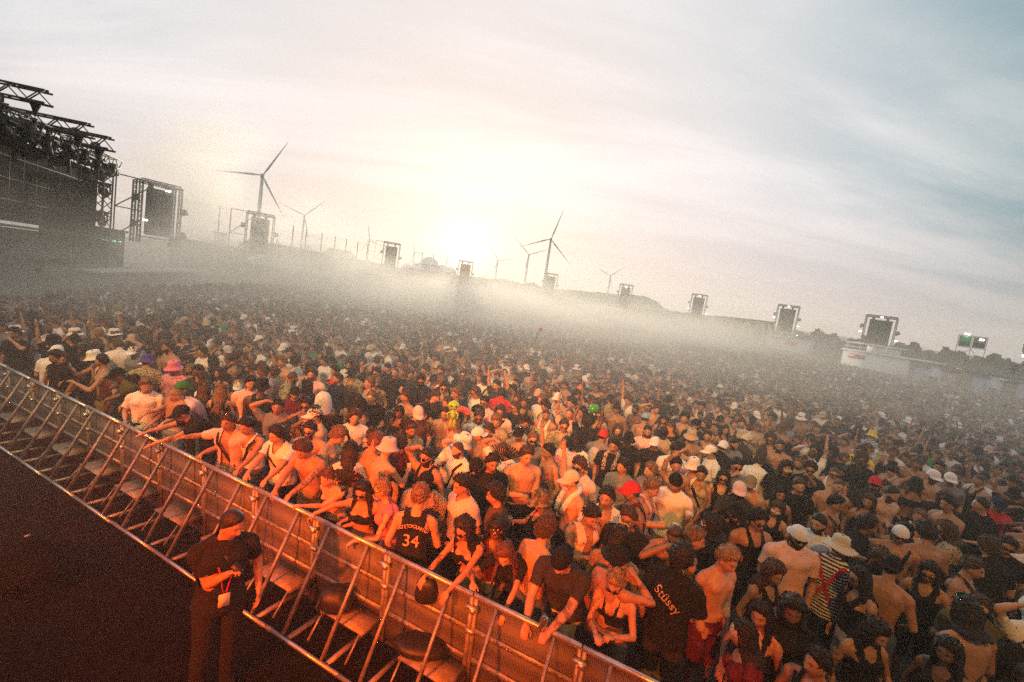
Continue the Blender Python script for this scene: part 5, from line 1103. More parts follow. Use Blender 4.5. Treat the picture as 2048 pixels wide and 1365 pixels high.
# ---- second and third rows behind the near rail
H(555, 815, -10, 'tee grey', 'short black', 'tan', '', 'h', 'person in a grey blue shirt holding a hand in front of the forehead', H=1.76)
H(612, 812, -15, 'none x', 'short black', 'olive', 'shades black', 'm', 'person in black sunglasses with a cigarette at the lips, beside a white towel', strap=1)
H(646, 800, -30, 'none x', 'short black', 'dark', 'scarf white', 'm', 'person with a white cloth over the head and shoulders, arm raised to it', ref='white cloth over the head')
H(619, 862, -25, 'none x', 'short black', 'fair', 'shades black', 's', 'moustached shirtless person in sunglasses behind the curly head at the rail', beard=0.004)
H(676, 874, 70, 'none x', 'curly lightbrown', 'pale', '', 'f', 'fair haired shirtless person looking down to the right behind the rail', hp=28, ref='fair haired shirtless person looking down')
H(700, 902, 172, 'tee white', 'long black', 'fair', '', 's', 'person seen from behind with long black hair on a white T-shirt', fem=1, hp=10, ref='long black hair on a white T-shirt')
H(752, 888, 150, 'none x', 'mop auburn', 'tan', '', 'f', 'shirtless person with reddish hair bowing the head beside the pink towel hat', hp=30)
H(776, 897, 130, 'none x', 'buzz brown', 'pale', 'bucket palepink', 'c', 'bare backed person in a wide pale pink bucket hat', ref='wide pale pink bucket hat', H=1.80)
H(853, 915, -40, 'tank black', 'fade black', 'tan', 'shades black', 'h', 'bearded person in sunglasses and a black tank top with a white star', beard=0.008, ref='beard and black tank top')
H(851, 966, -20, 'tee knit', 'short black', 'brown', 'cap black', 'f', 'person in a black cap and zigzag patterned knit shirt', ref='zigzag knit shirt')
H(922, 972, -50, 'polo palepink', 'short black', 'tan', '', 's', 'person in a pale pink polo shirt with short black hair looking left', hp=12, ref='pale pink polo shirt', H=1.82)
H(951, 936, -10, 'tee black', 'short black', 'tan', 'shades black,capback black', 's', 'bearded person in sunglasses and a backwards black cap behind the pink polo', beard=0.010, hp=14)
H(990, 992, -80, 'tee brown', 'curly black', 'tan', '', 's', 'person with dark curls in a brown top looking left beside the pink polo')
H(992, 1060, -5, 'tank maroon', 'mid black', 'brown', 'bandana bandana', 's', 'person in a spotted dark bandana behind the woman leaning over the rail', hp=22, H=1.62, ref='spotted dark bandana')
H(985, 928, 20, 'tee black', 'short black', 'olive', '', 's', 'person with slick black hair in a dark shirt left of the tall shirtless person')
H(1053, 914, 25, 'none x', 'quiff brown', 'fair', '', 'f', 'tall shirtless broad chested person looking to the right', H=1.90, wide=1.10, ref='tall shirtless broad chested person')
H(1080, 1003, -70, 'tank black', 'bob lightbrown', 'fair', 'bucket camo', 'c', 'woman in a camouflage bucket hat holding a bottle to her chest', fem=1, ref='camouflage bucket hat', H=1.66)
H(1142, 962, -60, 'none x', 'buzz brown', 'fair', 'cap cream', 'u', 'shirtless person in a cream cap with a white towel round the neck, fist up', towel='white', ref='cream cap and white towel')
H(1158, 935, -30, 'tee palepink', 'curly brown', 'fair', 'shades black', 's', 'person with bushy brown curls and sunglasses behind the cream cap', ref='bushy brown curls')
H(1092, 1062, 140, 'none x', 'curly brown', 'fair', '', 's', 'bare backed person with thick brown curls near the black cap at the rail', ref='bare back with thick brown curls')
H(1182, 1034, 40, 'vest whitefloral', 'short black', 'tan', '', 'c', 'person with dark hair in an open flowered shirt carrying a cup', hp=25, ref='open flowered shirt')
H(1239, 1080, 160, 'none x', 'mid black', 'tan', 'shades_up yellow', 's', 'person with yellow mirrored sunglasses pushed up on dark hair', ref='yellow sunglasses on dark hair')
H(1238, 1122, 135, 'none x', 'short black', 'tan', 'capback black', 'm', 'bare backed person in a dark cap with a white edge, cigarette in hand', ref='dark cap with a white edge')
H(1262, 985, -75, 'jersey maroon', 'short brown', 'olive', 'cap red', 's', 'person in a red cap with a white front and a dark red football shirt', wide=1.12, H=1.86, strap=1, ref='red cap with the white front')
H(1304, 978, 75, 'tank palepink', 'quiff lightbrown', 'fair', '', 'c', 'fair haired person in a pale tank top stretching a tattooed arm with a cup', hp=18, cupfar=1, ref='pale tank top and outstretched cup')
H(1349, 1072, 10, 'none x', 'buzz brown', 'olive', 'shades black', 'm', 'shirtless person with cropped hair and sunglasses looking down at a hand', hp=30, ref='cropped hair and sunglasses looking down')
H(1390, 1080, 90, 'none x', 'short lightbrown', 'tan', '', 's', 'bare backed person with short fair hair turned right behind the printed black T-shirt')
H(1363, 1118, 165, 'tee black', 'mop black', 'fair', '', 's', 'person seen from behind in a black T-shirt with pale handwriting on the back', wide=1.05, H=1.82, script=1, ref='black T-shirt with handwriting')
H(1420, 1050, -70, 'tee black', 'mid black', 'brown', 'shades white', 's', 'person in white rimmed sunglasses and black, in profile', ref='white rimmed sunglasses in profile')
H(1455, 1122, 45, 'none x', 'quiff blond', 'fair', '', 's', 'shirtless blond person in dark red shorts looking down to the right', hp=18, shorts='maroon', hands=((1405, 1250, 0.95), (1450, 1262, 1.0)), ref='shirtless blond person in red shorts', H=1.82)
H(1516, 1044, 35, 'tank black', 'curly black', 'tan', 'shades black', 's', 'curly haired person in sunglasses and a loose black tank top', ref='loose black tank top and sunglasses')
H(1470, 1028, 15, 'tee black', 'short black', 'olive', 'shades black,capback black', 's', 'grinning bearded person in a backwards black cap and sunglasses', beard=0.010, ref='grinning beard under a backwards cap')
H(1551, 1020, 10, 'tank black', 'longwavy brown', 'fair', 'shades white', 's', 'long haired woman in white framed sunglasses and a black top', fem=1, hr=-12, ref='white framed sunglasses and long hair')
H(1596, 1076, 18, 'tee palepink', 'short black', 'tan', 'shades black,capback white', 's', 'bearded person in a backwards white cap and pale pink T-shirt', beard=0.012, wide=1.08, H=1.84, ref='backwards white cap and pink T-shirt')
H(1637, 1049, -25, 'tee white', 'fade black', 'fair', '', 's', 'dark bearded person in a white T-shirt behind the straw hat', beard=0.010, ref='dark beard in the white T-shirt')
H(1679, 1096, 165, 'tee stripes', 'short brown', 'fair', 'straw cream', 's', 'person in a big straw hat, striped shirt and red braces', braces='red', ref='big straw hat')
H(1546, 1150, 60, 'tank black', 'spaced brown', 'tan', '', 's', 'person with loose brown curls and bare shoulders below the pink T-shirt', fem=1, ref='loose brown curls')
H(1598, 973, 12, 'tee black', 'fade brown', 'fair', '', 's', 'crop haired person in a black T-shirt facing the camera', hr=8, ref='crop haired person in black')
H(1560, 990, 15, 'tank black', 'long black', 'tan', '', 's', 'round faced woman with dark hair in front of a raised open hand', fem=1, ref='round faced woman with dark hair')
H(1572, 938, 25, 'tee black', 'mid black', 'tan', 'shades white', 'w', 'person in white sunglasses waving an open hand', ref='white sunglasses and waving hand')
H(1352, 932, 10, 'none x', 'short black', 'tan', '', 'u', 'shirtless person bending a raised arm over the head', arm=(0.02, 0.16, 1.86), hr=10, ref='raised arm bent over the head')
H(1402, 950, 5, 'tank beige', 'short black', 'tan', '', 'f', 'woman in a beige tank top with short dark hair and a strap', fem=1, strap=1, ref='beige tank top')
H(1447, 957, 0, 'tank black', 'bob black', 'fair', 'shades black', 's', 'dark bobbed woman in round sunglasses beside the beige tank top', fem=1)
H(1473, 934, 20, 'tee grey', 'short black', 'tan', 'shades black', 'm', 'person in sunglasses with a hand at the mouth behind the pink cap', ref='hand at the mouth')
H(1420, 905, -55, 'tee white', 'short black', 'tan', 'cap white', 's', 'person in a white cap and white T-shirt with a black strap looking left', strap=1, ref='white cap and white T-shirt')
H(1446, 895, 150, 'tee black', 'short black', 'tan', 'capback white', 's', 'person in black with a white cap seen from behind', ref='white cap from behind')
H(1386, 933, -40, 'tank white', 'short brown', 'tan', 'bucket white', 'c', 'person in a small white bucket hat raising a hand')
H(1520, 922, 160, 'tee white', 'short brown', 'fair', '', 's', 'person in a white T-shirt with cropped hair seen from behind', ref='white T-shirt back')
H(1559, 893, 10, 'none x', 'fade black', 'tan', '', 's', 'shirtless bearded person standing above the white T-shirt back', beard=0.010, ref='shirtless beard')
H(1478, 982, 8, 'tee charcoal', 'short black', 'dark', 'cap palepink', 'c', 'person in a pale pink cap holding up a clear cup', ref='pale pink cap with a clear cup')
H(1500, 968, -5, 'tank orange', 'short brown', 'fair', 'cap khaki', 's', 'person in a khaki cap tilted beside the pale pink cap')
H(1676, 974, 25, 'none x', 'buzz brown', 'fair', '', 's', 'smiling shirtless person with cropped hair tilting the head', hr=-16, ref='cropped head tilting')
H(1672, 1010, 75, 'none x', 'quiff black', 'tan', '', 's', 'shirtless person with a black strap looking right', strap=1, ref='shirtless person with the black strap looking right')
H(1520, 1232, -20, 'tank black', 'long black', 'tan', '', 's', 'woman with eyes shut and dark hair in the shade near the patterned headscarf', fem=1, ref='woman with eyes shut')
H(1484, 1272, -70, 'crop maroon', 'mid black', 'tan', 'bandana colourbandana', 's', 'woman in a colourful headscarf low at the bottom of the crowd', fem=1, H=1.60, ref='colourful headscarf')
H(1584, 1224, 10, 'tee black', 'mid black', 'brown', '', 's', 'bearded person in black in the dark part of the crowd', beard=0.014, ref='bearded person in the dark')
H(1800, 1072, 10, 'none x', 'short black', 'tan', 'shades black,capback white', 'A', 'shirtless person in a backwards white cap and sunglasses with a strap', strap=-1, ref='backwards white cap on the right')
H(1850, 1066, -150, 'none x', 'mop black', 'tan', '', 's', 'broad bare backed person with black hair turned to the left', wide=1.08, ref='broad bare back on the right')
H(1717, 1158, -50, 'tank black', 'long black', 'tan', 'shades black', 's', 'woman with very long black hair covering one side of her face', fem=1, ref='very long black hair')
H(1783, 1136, 170, 'none x', 'short black', 'tan', 'capback black', 's', 'bare backed person in a black cap beside the very long black hair')
H(1858, 1148, 5, 'tank black', 'longwavy black', 'tan', 'shades charcoal', 's', 'woman with long dark waves and grey sunglasses on the right', fem=1, ref='long dark waves and grey sunglasses')
H(1946, 1138, 70, 'tank black', 'short brown', 'tan', '', 's', 'bare shouldered person with a thin strap turned to the right edge', ref='bare shoulders turned right')
H(2012, 1094, 15, 'tee black', 'short black', 'tan', 'shades black', 's', 'person in sunglasses and black beside the right edge', hr=-10, ref='sunglasses beside the right edge')
H(1930, 1226, -130, 'none x', 'mid black', 'tan', 'shades_up teal', 's', 'bare backed person with turquoise mirrored sunglasses on the head', ref='turquoise sunglasses')
H(1895, 1306, -10, 'tank black', 'long black', 'brown', 'shades_up black', 's', 'person with dark sunglasses on the head in the bottom right shade', fem=1, ref='dark sunglasses on the head')
H(1749, 968, 170, 'tee charcoal', 'short black', 'tan', 'capback red', 's', 'person in a red cap seen from behind on the right', ref='red cap on the right')
H(1735, 1052, 100, 'tee black', 'mop black', 'olive', '', 'A', 'person with a black mop and black T-shirt, arm on a neighbour')
H(1894, 1010, -30, 'none x', 'short black', 'tan', '', 'p', 'person lifting both hands to the face on the right')
H(1762, 916, 60, 'tee black', 'long platinum', 'pale', '', 's', 'person with long platinum hair in black', fem=1, ref='long platinum hair')
H(1722, 903, -10, 'tee yellow', 'short brown', 'tan', '', 's', 'person in a yellow T-shirt with a dark strap', strap=1, ref='yellow T-shirt')
H(1744, 872, 170, 'tee bluestripes', 'short brown', 'fair', 'bucket yellow', 's', 'person in a yellow bucket hat and striped shirt', ref='yellow bucket hat')
H(1834, 926, 5, 'tank black', 'spaced black', 'tan', '', 's', 'person with a halo of black curls facing the camera on the right', fem=1, ref='halo of black curls')
H(1877, 935, 0, 'tank black', 'short black', 'tan', '', 's', 'short haired person in a black vest right of the halo of curls')
H(1630, 902, -35, 'tee charcoal', 'mid black', 'tan', '', 's', 'dark haired person in charcoal behind the cropped head')
H(1655, 898, 150, 'tee black', 'short black', 'tan', 'shades_up teal', 's', 'person in black with blue sunglasses on the hair', ref='blue sunglasses on black hair')
H(1900, 960, 20, 'tee grey', 'short black', 'tan', 'cap white', 's', 'person in a pale cap and grey top under the right crowd edge', ref='pale cap on the right')
H(1620, 940, 10, 'tee black', 'curly black', 'tan', 'shades charcoal', 's', 'curly haired person in black looking right behind the round faced woman')
# ---- middle of the crowd
H(455, 703, 40, 'sleeveless white', 'buzz brown', 'tan', 'cap lightgrey', 'x', 'person in a white sleeveless top and cap with crossed arms', ref='white sleeveless top with crossed arms')
H(503, 768, 10, 'tee palepink', 'short black', 'fair', '', 's', 'person in a pale pink T-shirt with a dark strap near the smoke', strap=-1, ref='pale pink T-shirt near the smoke')
H(717, 703, -5, 'tee black', 'short grey', 'fair', '', 's', 'grey haired person in a black T-shirt', ref='grey hair and black T-shirt')
H(698, 731, -5, 'tee white', 'short black', 'tan', '', 's', 'bearded person in a long white shirt with a black strap', beard=0.010, strap=-1, ref='white shirt and beard')
H(784, 704, -10, 'none x', 'short brown', 'fair', '', 's', 'pale shirtless person standing tall behind the black strap', ref='pale shirtless person')
H(800, 728, 0, 'none x', 'short black', 'tan', '', 's', 'shirtless person with a single black shoulder strap', strap=1, ref='single black strap')
H(753, 747, -40, 'tee black', 'quiff black', 'fair', 'shades black', 's', 'person in sunglasses and a black T-shirt behind the sunlit shirtless one')
H(738, 768, -65, 'none x', 'quiff lightbrown', 'fair', '', 's', 'sunlit shirtless person looking up to the left', hp=-10, ref='sunlit shirtless person looking up')
H(806, 780, -70, 'none x', 'mid black', 'fair', '', 's', 'bare shouldered person with swept back black hair lifting the chin', hp=-10, fem=1, ref='swept back black hair')
H(724, 727, 0, 'tank black', 'long brown', 'fair', '', 's', 'woman with long straight brown hair beside the white shirt and beard', fem=1)
H(762, 722, 0, 'bra charcoal', 'long brown', 'fair', '', 's', 'woman with long hair in front of the pale shirtless person', fem=1)
H(836, 828, 20, 'tee brown', 'short black', 'fair', 'cap palepink', 's', 'person in a pale pink cap and dark speckled shirt', hp=20, ref='pale pink cap and dark shirt')
H(822, 861, 20, 'tee floral', 'short brown', 'olive', '', 's', 'person in a dark speckled shirt under the pale pink cap')
H(926, 884, 60, 'tee white', 'short black', 'fair', 'bucket white', 's', 'person in a floppy white bucket hat and white shirt bending down', lean=24, hp=30, ref='floppy white bucket hat')
H(955, 872, -60, 'none x', 'short black', 'tan', 'capback white', 's', 'bare shouldered person with a white cap worn backwards beside the floppy hat')
H(968, 806, -25, 'tee palepink', 'quiff black', 'tan', 'shades black', 'x', 'person in sunglasses and a white shirt in front of the red football shirt', ref='sunglasses and white shirt')
H(1003, 787, 172, 'tee red', 'short black', 'brown', '', 's', 'person seen from behind in a red football shirt with white lettering', cazoo=1, wide=1.08, ref='red football shirt')
H(888, 777, 0, 'vest black', 'short black', 'tan', 'shades black', 's', 'person in sunglasses with a chequered scarf round the neck', towel='check', ref='chequered scarf')
H(926, 750, 0, 'tee black', 'short brown', 'fair', 'shades black', 's', 'person in sunglasses and a black T-shirt behind the chequered scarf')
H(1038, 868, -15, 'none x', 'short black', 'tan', 'shades_up blue,cap black', 's', 'person with blue mirrored glasses on a dark cap', ref='blue glasses on a dark cap')
H(1066, 880, 0, 'tee grey', 'short lightbrown', 'fair', 'shades black', 's', 'fair haired person in sunglasses beside the blue glasses')
H(976, 864, -40, 'none x', 'short brown', 'tan', '', 's', 'frowning shirtless person right of the floppy white bucket hat', ref='frowning shirtless person')
H(890, 829, -20, 'none x', 'fade black', 'tan', '', 's', 'shirtless dark haired person left of the green alien balloon', ref='shirtless person by the alien balloon')
H(906, 848, -45, 'none x', 'bob blond', 'fair', '', 's', 'fair bobbed person under the green alien balloon', fem=1)
H(1115, 797, -40, 'tank white', 'short brown', 'fair', 'cap white', 's', 'person in a white cap and white tank top', strap=1, ref='white cap and tank top')
H(1159, 783, 20, 'tee black', 'short brown', 'tan', 'cap orange', 's', 'person in an orange cap with the mouth open', ref='orange cap')
H(1290, 838, 170, 'none x', 'short black', 'tan', 'cap skyblue', 's', 'bare backed person in a pale blue cap', ref='pale blue cap')
H(1206, 873, 165, 'tee grey', 'short black', 'tan', 'capback red', 's', 'person in a red cap with a grey backpack', pack='lightgrey', ref='red cap and backpack')
H(1337, 868, -10, 'tank charcoal', 'long brown', 'fair', 'bucket orange', 's', 'woman in an orange bucket hat drinking', fem=1, ref='orange bucket hat')
H(1295, 864, 0, 'tee palepink', 'fade black', 'tan', '', 's', 'bearded person in a printed white T-shirt', beard=0.012, hr=6, ref='beard and printed white T-shirt')
H(1256, 880, 0, 'tee black', 'short black', 'tan', 'bucket black', 's', 'person in a black brimmed hat and black clothes', ref='black brimmed hat')
H(1227, 893, -5, 'tee black', 'curly black', 'tan', '', 's', 'person with dark curls and a pale scarf knotted at the neck', towel='check', ref='pale scarf at the neck')
H(1132, 886, 175, 'tee palepink', 'buzz black', 'brown', '', 's', 'crop headed person in a pale pink T-shirt from behind', ref='crop head in a pale pink T-shirt')
H(1152, 880, 172, 'tee white', 'mid black', 'fair', '', 's', 'dark haired person in a white T-shirt from behind')
H(1128, 853, 5, 'open floral', 'short brown', 'fair', 'shades black', 's', 'person in wide sunglasses and a patterned shirt', ref='patterned shirt and sunglasses')
H(1096, 905, -60, 'none x', 'short black', 'tan', '', 'u', 'person stretching one bare arm straight up left of the pale pink T-shirt', ref='straight raised arm')
H(1286, 800, -20, 'none x', 'short lightbrown', 'tan', 'shades blue', 's', 'shirtless person in blue mirrored sunglasses', ref='blue mirrored sunglasses')
H(1403, 815, -10, 'tank white', 'short black', 'tan', '', 's', 'person in a white tank top with dark hair, right of the middle', ref='white tank top right of the middle')
H(1483, 848, 10, 'tee white', 'short brown', 'fair', '', 's', 'person in a white T-shirt with a dark strap', strap=1, ref='white T-shirt with a dark strap')
H(1494, 880, 140, 'tee charcoal', 'short black', 'tan', 'capback cream', 's', 'person in a cream cap in front of the white T-shirt with a strap')
H(1176, 845, 170, 'tee black', 'afro black', 'brown', '', 'v', 'person with big black hair reaching up for the green balloon', ref='big black hair under the green balloon')
H(1085, 728, -10, 'tank black', 'short brown', 'tan', 'bucket lightgrey', 's', 'person in a pale lilac bucket hat far back', ref='pale lilac bucket hat')
H(1052, 737, 40, 'tee black', 'short black', 'tan', 'cap white', 's', 'person in black with a white cap left of the lilac bucket hat')
H(1281, 736, 0, 'tee grey', 'short brown', 'tan', 'straw beige', 's', 'person in a wide beige hat far back', ref='wide beige hat')
H(1169, 760, 20, 'tee palepink', 'short black', 'tan', 'cap white', 's', 'person in a white cap and pink shirt behind the orange cap')
H(1142, 808, -40, 'none x', 'short black', 'fair', '', 'f', 'shirtless person clasping hands left of the green balloon')
H(880, 700, 0, 'tee black', 'short brown', 'tan', 'bucket beige', 's', 'person in a beige sun hat behind the black strap')
H(580, 708, 10, 'tee white', 'short black', 'tan', 'shades_up black', 's', 'person in white in the thin smoke near the pink T-shirt')
# ------------------------------------------------------------------ building the people
from mathutils.bvhtree import BVHTree
BODIES = {}
def body(pose, vox, fine, seed=0.0):
    k = (tuple(sorted((a, tuple(b) if isinstance(b, (tuple, list)) else b) for a, b in pose.items())), vox, fine)
    if k not in BODIES: BODIES[k] = make_body(pose, vox, fine=fine, seed=seed)
    return BODIES[k]
def pname(top): return {'bra': 'swim_top', 'swim': 'swim_top', 'tank': 'tank_top', 'vest': 'open_shirt', 'open': 'open_shirt', 'jersey': 'jersey', 'dress': 'dress', 'sleeveless': 'sleeveless_top', 'crop': 'crop_top', 'polo': 'polo_shirt'}.get(top, 'shirt')
def shirt_text(B, key, parent, rows, m, back=True):
    P, F = garment_mesh(B, key); bv = BVHTree.FromPolygons([tuple(v) for v in P], [tuple(f) for f in F]); sk = B['sk']; c, Fm = sk['spine'][3][0], sk['spine'][3][1]
    s = -1 if back else 1; V = []; Fc = []
    for txt, size, dz, arc, sx, rot in rows:
        n = len(txt); glyphs = [(ch, (i-(n-1)/2)) for i, ch in enumerate(txt)] if arc else [(txt, 0)]
        for ch, i in glyphs:
            me = text_mesh(ch, size, 0.0); me.calc_loop_triangles(); k = len(V); x0 = i*size*0.62*sx; a = i*arc
            for v in me.vertices:
                x, z = v.co.x*sx, v.co.y; x, z = x*math.cos(rot)-z*math.sin(rot), x*math.sin(rot)+z*math.cos(rot)
                x, z = x*math.cos(a)+z*math.sin(a), -x*math.sin(a)+z*math.cos(a); X = x+x0; Z = z+dz-(i*i)*arc*size*0.31*sx
                o = c+Fm @ Vector((-s*X if s > 0 else X, s*0.5, Z)); hit = bv.ray_cast(o, Fm @ Vector((0, -s, 0)))
                V.append(hit[0]+Fm @ Vector((0, s*0.004, 0)) if hit[0] is not None else c+Fm @ Vector((X, s*0.15, Z)))
            Fc += [tuple(k+q for q in t_.vertices) for t_ in me.loop_triangles]; D.meshes.remove(me)
    o = mesh_obj('lettering', np_mesh('lettering', V, Fc, False), parent, [m]); return o
PEOPLE = []      # (x, y, head pixel, label reference, object)
def world_of(o, sc, rz, p): return Vector(o.location)+rotm('Z', rz) @ (Vector(p)*sc)
def dress(B, o, top, tcol, hsty, hcol, hats, k, trousers=('trousers', 0.42, 'denim')):
    if top != 'none':
        key = ('top', top, 1); link_obj(pname(top), part_mesh(B, pname(top), key), cloth(tcol), o)
    link_obj('shorts' if trousers[1] < 0.6 else 'trousers', part_mesh(B, 'shorts' if trousers[1] < 0.6 else 'trousers', trousers[:2]), cloth(trousers[2]), o)
    hk = [h[0] for h in hats]; sty = hsty
    if any(h in ('cap', 'capback', 'bucket', 'straw', 'bandana', 'scarf') for h in hk):
        sty = {'curly': 'short', 'mop': 'short', 'quiff': 'buzz', 'short': 'buzz', 'fade': 'buzz', 'afro': 'short', 'mid': 'bob'}.get(hsty, hsty)
    link_obj('hair', part_mesh(B, 'hair', ('hair', sty)), hair_mat(hcol), o)
    if k.get('beard'): link_obj('beard', part_mesh(B, 'beard', ('beard', k['beard'])), hair_mat(hcol), o)
    if k.get('strap'): link_obj('shoulder_strap', part_mesh(B, 'shoulder_strap', ('strap', k['strap'])), cloth('black'), o)
    for h in hats:
        kind = h[0]; c = h[1]
        m = mat('lens_'+c, CLOTH[c], 0.12, spec=0.8) if kind.startswith('shades') else cloth(c)
        add_hat(B['sk'], kind, m, o, {'capback': 'cap', 'bucket': 'bucket_hat', 'straw': 'straw_hat', 'scarf': 'head_cloth', 'shades': 'sunglasses', 'shades_up': 'sunglasses'}.get(kind, kind))
    return o
HANDS = {}
def hero(i, row):
    px, py, f, top, hair, skin, hats, pose, label, k = row; r = random.Random(i*13+5)
    fem = bool(k.get('fem')); Ht = k.get('H', (1.67 if fem else 1.79)+r.uniform(-0.05, 0.05)); sc = Ht/1.75
    p = dict(POSES[pose]); p['fem'] = fem
    if pose == 's':
        v = i % 4; p.update([dict(), dict(armR=(0.20, 0.24, 1.02), lean=6), dict(armL=(-0.16, 0.28, 1.10), armR=(0.25, 0.02, 0.90), twist=-8), dict(armR=(0.16, 0.25, 1.05), armL=(-0.18, 0.22, 1.0), twist=8)][v])
    for a in ('lean', 'hp', 'hr', 'hy', 'wide', 'armR', 'armL', 'handR', 'handL'):
        if a in k: p[a] = k[a]
    if 'arm' in k: p['armR'] = k['arm']
    if k.get('cupfar'): p['armR'] = (0.34, 0.44, 1.36); p['handR'] = 'grip'
    hk = k.get('handk')
    if hk: p['handR'] = p['handL'] = hk
    az = math.atan2(ray(px, py).x, ray(px, py).y); A = az+math.pi-R(f); rz = -A
    if 'wide' not in p and not fem: p['wide'] = (0.95, 1.0, 1.05)[i % 3]
    sk = skeleton(p); z = sk['hc'].z*sc; W_ = at_z(px, py, z); off = rotm('Z', rz) @ (sk['hc']*sc); loc = Vector((W_.x-off.x, W_.y-off.y, 0))
    dist = math.hypot(W_.x, W_.y); vox = 0.009 if dist < 5.0 else (0.012 if dist < 8 else 0.017); fine = dist < 7.5
    n = (loc-RAIL0).dot(NP)
    if k.get('pit'):
        if n < 0.80: loc += NP*(0.80-n)
    elif n > -0.28: loc -= NP*(n+0.28)                 # nobody stands inside the barrier
    if 'hands' in k:
        tg = []
        for (hx, hy_, hz) in k['hands']: tg.append((rotm('Z', -rz) @ (at_z(hx, hy_, hz)-loc))/sc)
        a, b = tg
        if a.x < b.x: a, b = b, a
        B = make_body(p, vox, a, b, fine, None, r.random())
    else: B = body(p, vox, fine, r.random())
    o = link_obj('person', body_mesh(B), SKINS[skin]); o.location = loc; o.rotation_euler = (0, 0, rz); o.scale = (sc,)*3; tag(o, label, 'person', 'festival crowd')
    dress(B, o, top[0], top[1] if len(top) > 1 else 'black', hair[0], hair[1], hats, k, ('trousers', 0.84 if k.get('trousersk') else 0.42 if i % 3 else 0.80, 'black' if k.get('trousersk') else k.get('shorts', ('denim', 'black', 'khaki', 'charcoal', 'lightgrey')[i % 5])))
    sk = B['sk']
    if k.get('towel'):
        c = sk['nb']; Fm = sk['Fc']; mb = MB(); pts = [Fm @ Vector((x, y, z_))+c for x, y, z_ in ((0.09, 0.16, -0.26), (0.095, 0.13, -0.12), (0.10, 0.06, -0.01), (0.07, -0.06, 0.035), (0, -0.085, 0.04), (-0.07, -0.06, 0.035), (-0.10, 0.06, -0.01), (-0.085, 0.135, -0.12), (-0.07, 0.165, -0.22))]
        mb.tube(pts, [0.04, 0.038, 0.036, 0.034, 0.034, 0.034, 0.036, 0.038, 0.04], 9); mb.build('neck_scarf', cloth(k['towel']), o, True)
    if k.get('braces'):
        for sg in (1, -1): link_obj('brace_strap', part_mesh(B, 'brace_strap', ('strap', sg)), cloth('red'), o)
    if k.get('pack'):
        mb = MB(); c, Fm = spine_at(sk, 0.30); V, F = ellipsoid(c+Fm @ Vector((0, -0.20, 0)), (Fm @ Vector((0.15, 0, 0)), Fm @ Vector((0, 0.10, 0)), Fm @ Vector((0, 0, 0.22))), 14, 10); mb.add(V, F); mb.build('backpack', cloth(k['pack']), o, True)
    if k.get('jersey'):
        s_ = [q for q in D.objects if q.parent == o and q.name.startswith('jersey')][0]; shirt_text(B, ('top', 'jersey', 1), s_, [('ANTETOKOUNMPO', 0.052, 0.045, 0.10, 0.80, 0), ('34', 0.20, -0.125, 0, 0.95, 0)], mat('print_orange', (0.75, 0.42, 0.32), 0.7))
    if k.get('script'):
        s_ = [q for q in D.objects if q.parent == o and q.name.startswith('shirt')][0]; shirt_text(B, ('top', 'tee', 1), s_, [('Stüssy', 0.13, -0.05, 0, 0.85, R(-30))], mat('print_pale', (0.62, 0.48, 0.42), 0.7))
    if k.get('cazoo'):
        s_ = [q for q in D.objects if q.parent == o and q.name.startswith('shirt')][0]; shirt_text(B, ('top', 'tee', 1), s_, [('CAZOO', 0.09, -0.06, 0, 1.0, 0), ('VIII', 0.05, 0.05, 0, 1.0, 0)], mat('print_white', (0.7, 0.68, 0.66), 0.7))
    info = dict(o=o, sk=sk, sc=sc, rz=rz, row=row, xy=(loc.x, loc.y), px=(px, py), ref=k.get('ref'), n=n, dist=dist)
    PEOPLE.append(info); return info
for i, row in enumerate(HE): hero(i, row)

# ---- everyone else one can still make out: the nearest first
def project(v):
    d = Vector(v)-Vector((0, 0, CAM_H)); z = d.dot(fw); return (1024+FPX*d.dot(rt)/z, 682.5-FPX*d.dot(up)/z, z) if z > 0.2 else None
LIM = [(-60, 12), (-50, 20), (-44, 25), (-36, 34), (-30, 47), (-22, 66), (-15, 82), (-5, 100), (5, 108), (15, 104), (25, 92), (33, 76), (38, 60), (44, 57), (50, 55), (60, 50)]
def field_limit(a): return float(np.interp(math.degrees(a), [q[0] for q in LIM], [q[1] for q in LIM]))
GRID = {}
def near(x, y, d):
    cx_, cy_ = int(math.floor(x)), int(math.floor(y))
    for a in (-1, 0, 1):
        for b in (-1, 0, 1):
            for u, v in GRID.get((cx_+a, cy_+b), ()):
                if (u-x)**2+(v-y)**2 < d*d: return True
    return False
def occupy(x, y): GRID.setdefault((int(math.floor(x)), int(math.floor(y))), []).append((x, y))
for q in PEOPLE: occupy(*q['xy'])
cands = []
for s_ in range(int(160/0.56)):
    for t_ in range(int(120/0.52)):
        s = -70+s_*0.56+(0.28 if t_ % 2 else 0)+rng.uniform(-0.13, 0.13); n = -(0.45+t_*0.52)+rng.uniform(-0.13, 0.13)
        p = RAIL0+U*s+NP*n; dist = math.hypot(p.x, p.y)
        if n > -0.40: continue
        a = math.atan2(p.x, p.y)
        if abs(a) > R(60) or dist > field_limit(a) or p.y < 0.3: continue
        q = project((p.x, p.y, 1.66))
        if q is None or not (-130 < q[0] < 2180 and -50 < q[1] < 1560): continue
        if dist > 30 and rng.random() < min(0.35, (dist-30)/130): continue
        cands.append((dist, p.x, p.y, q))
cands.sort()
fill = []
for c in cands:
    dmin = 0.40 if c[0] < 12 else 0.34
    if c[0] < 4.6 and 1235 < c[3][0] < 1425 and c[3][1] > 1150: continue      # the gap by the near end of the rail
    if c[0] < 16 and near(c[1], c[2], dmin+0.04): continue
    occupy(c[1], c[2]); fill.append(c)
def in_frame(q): return 8 < q[0] < 2040 and 0 < q[1] < 1340
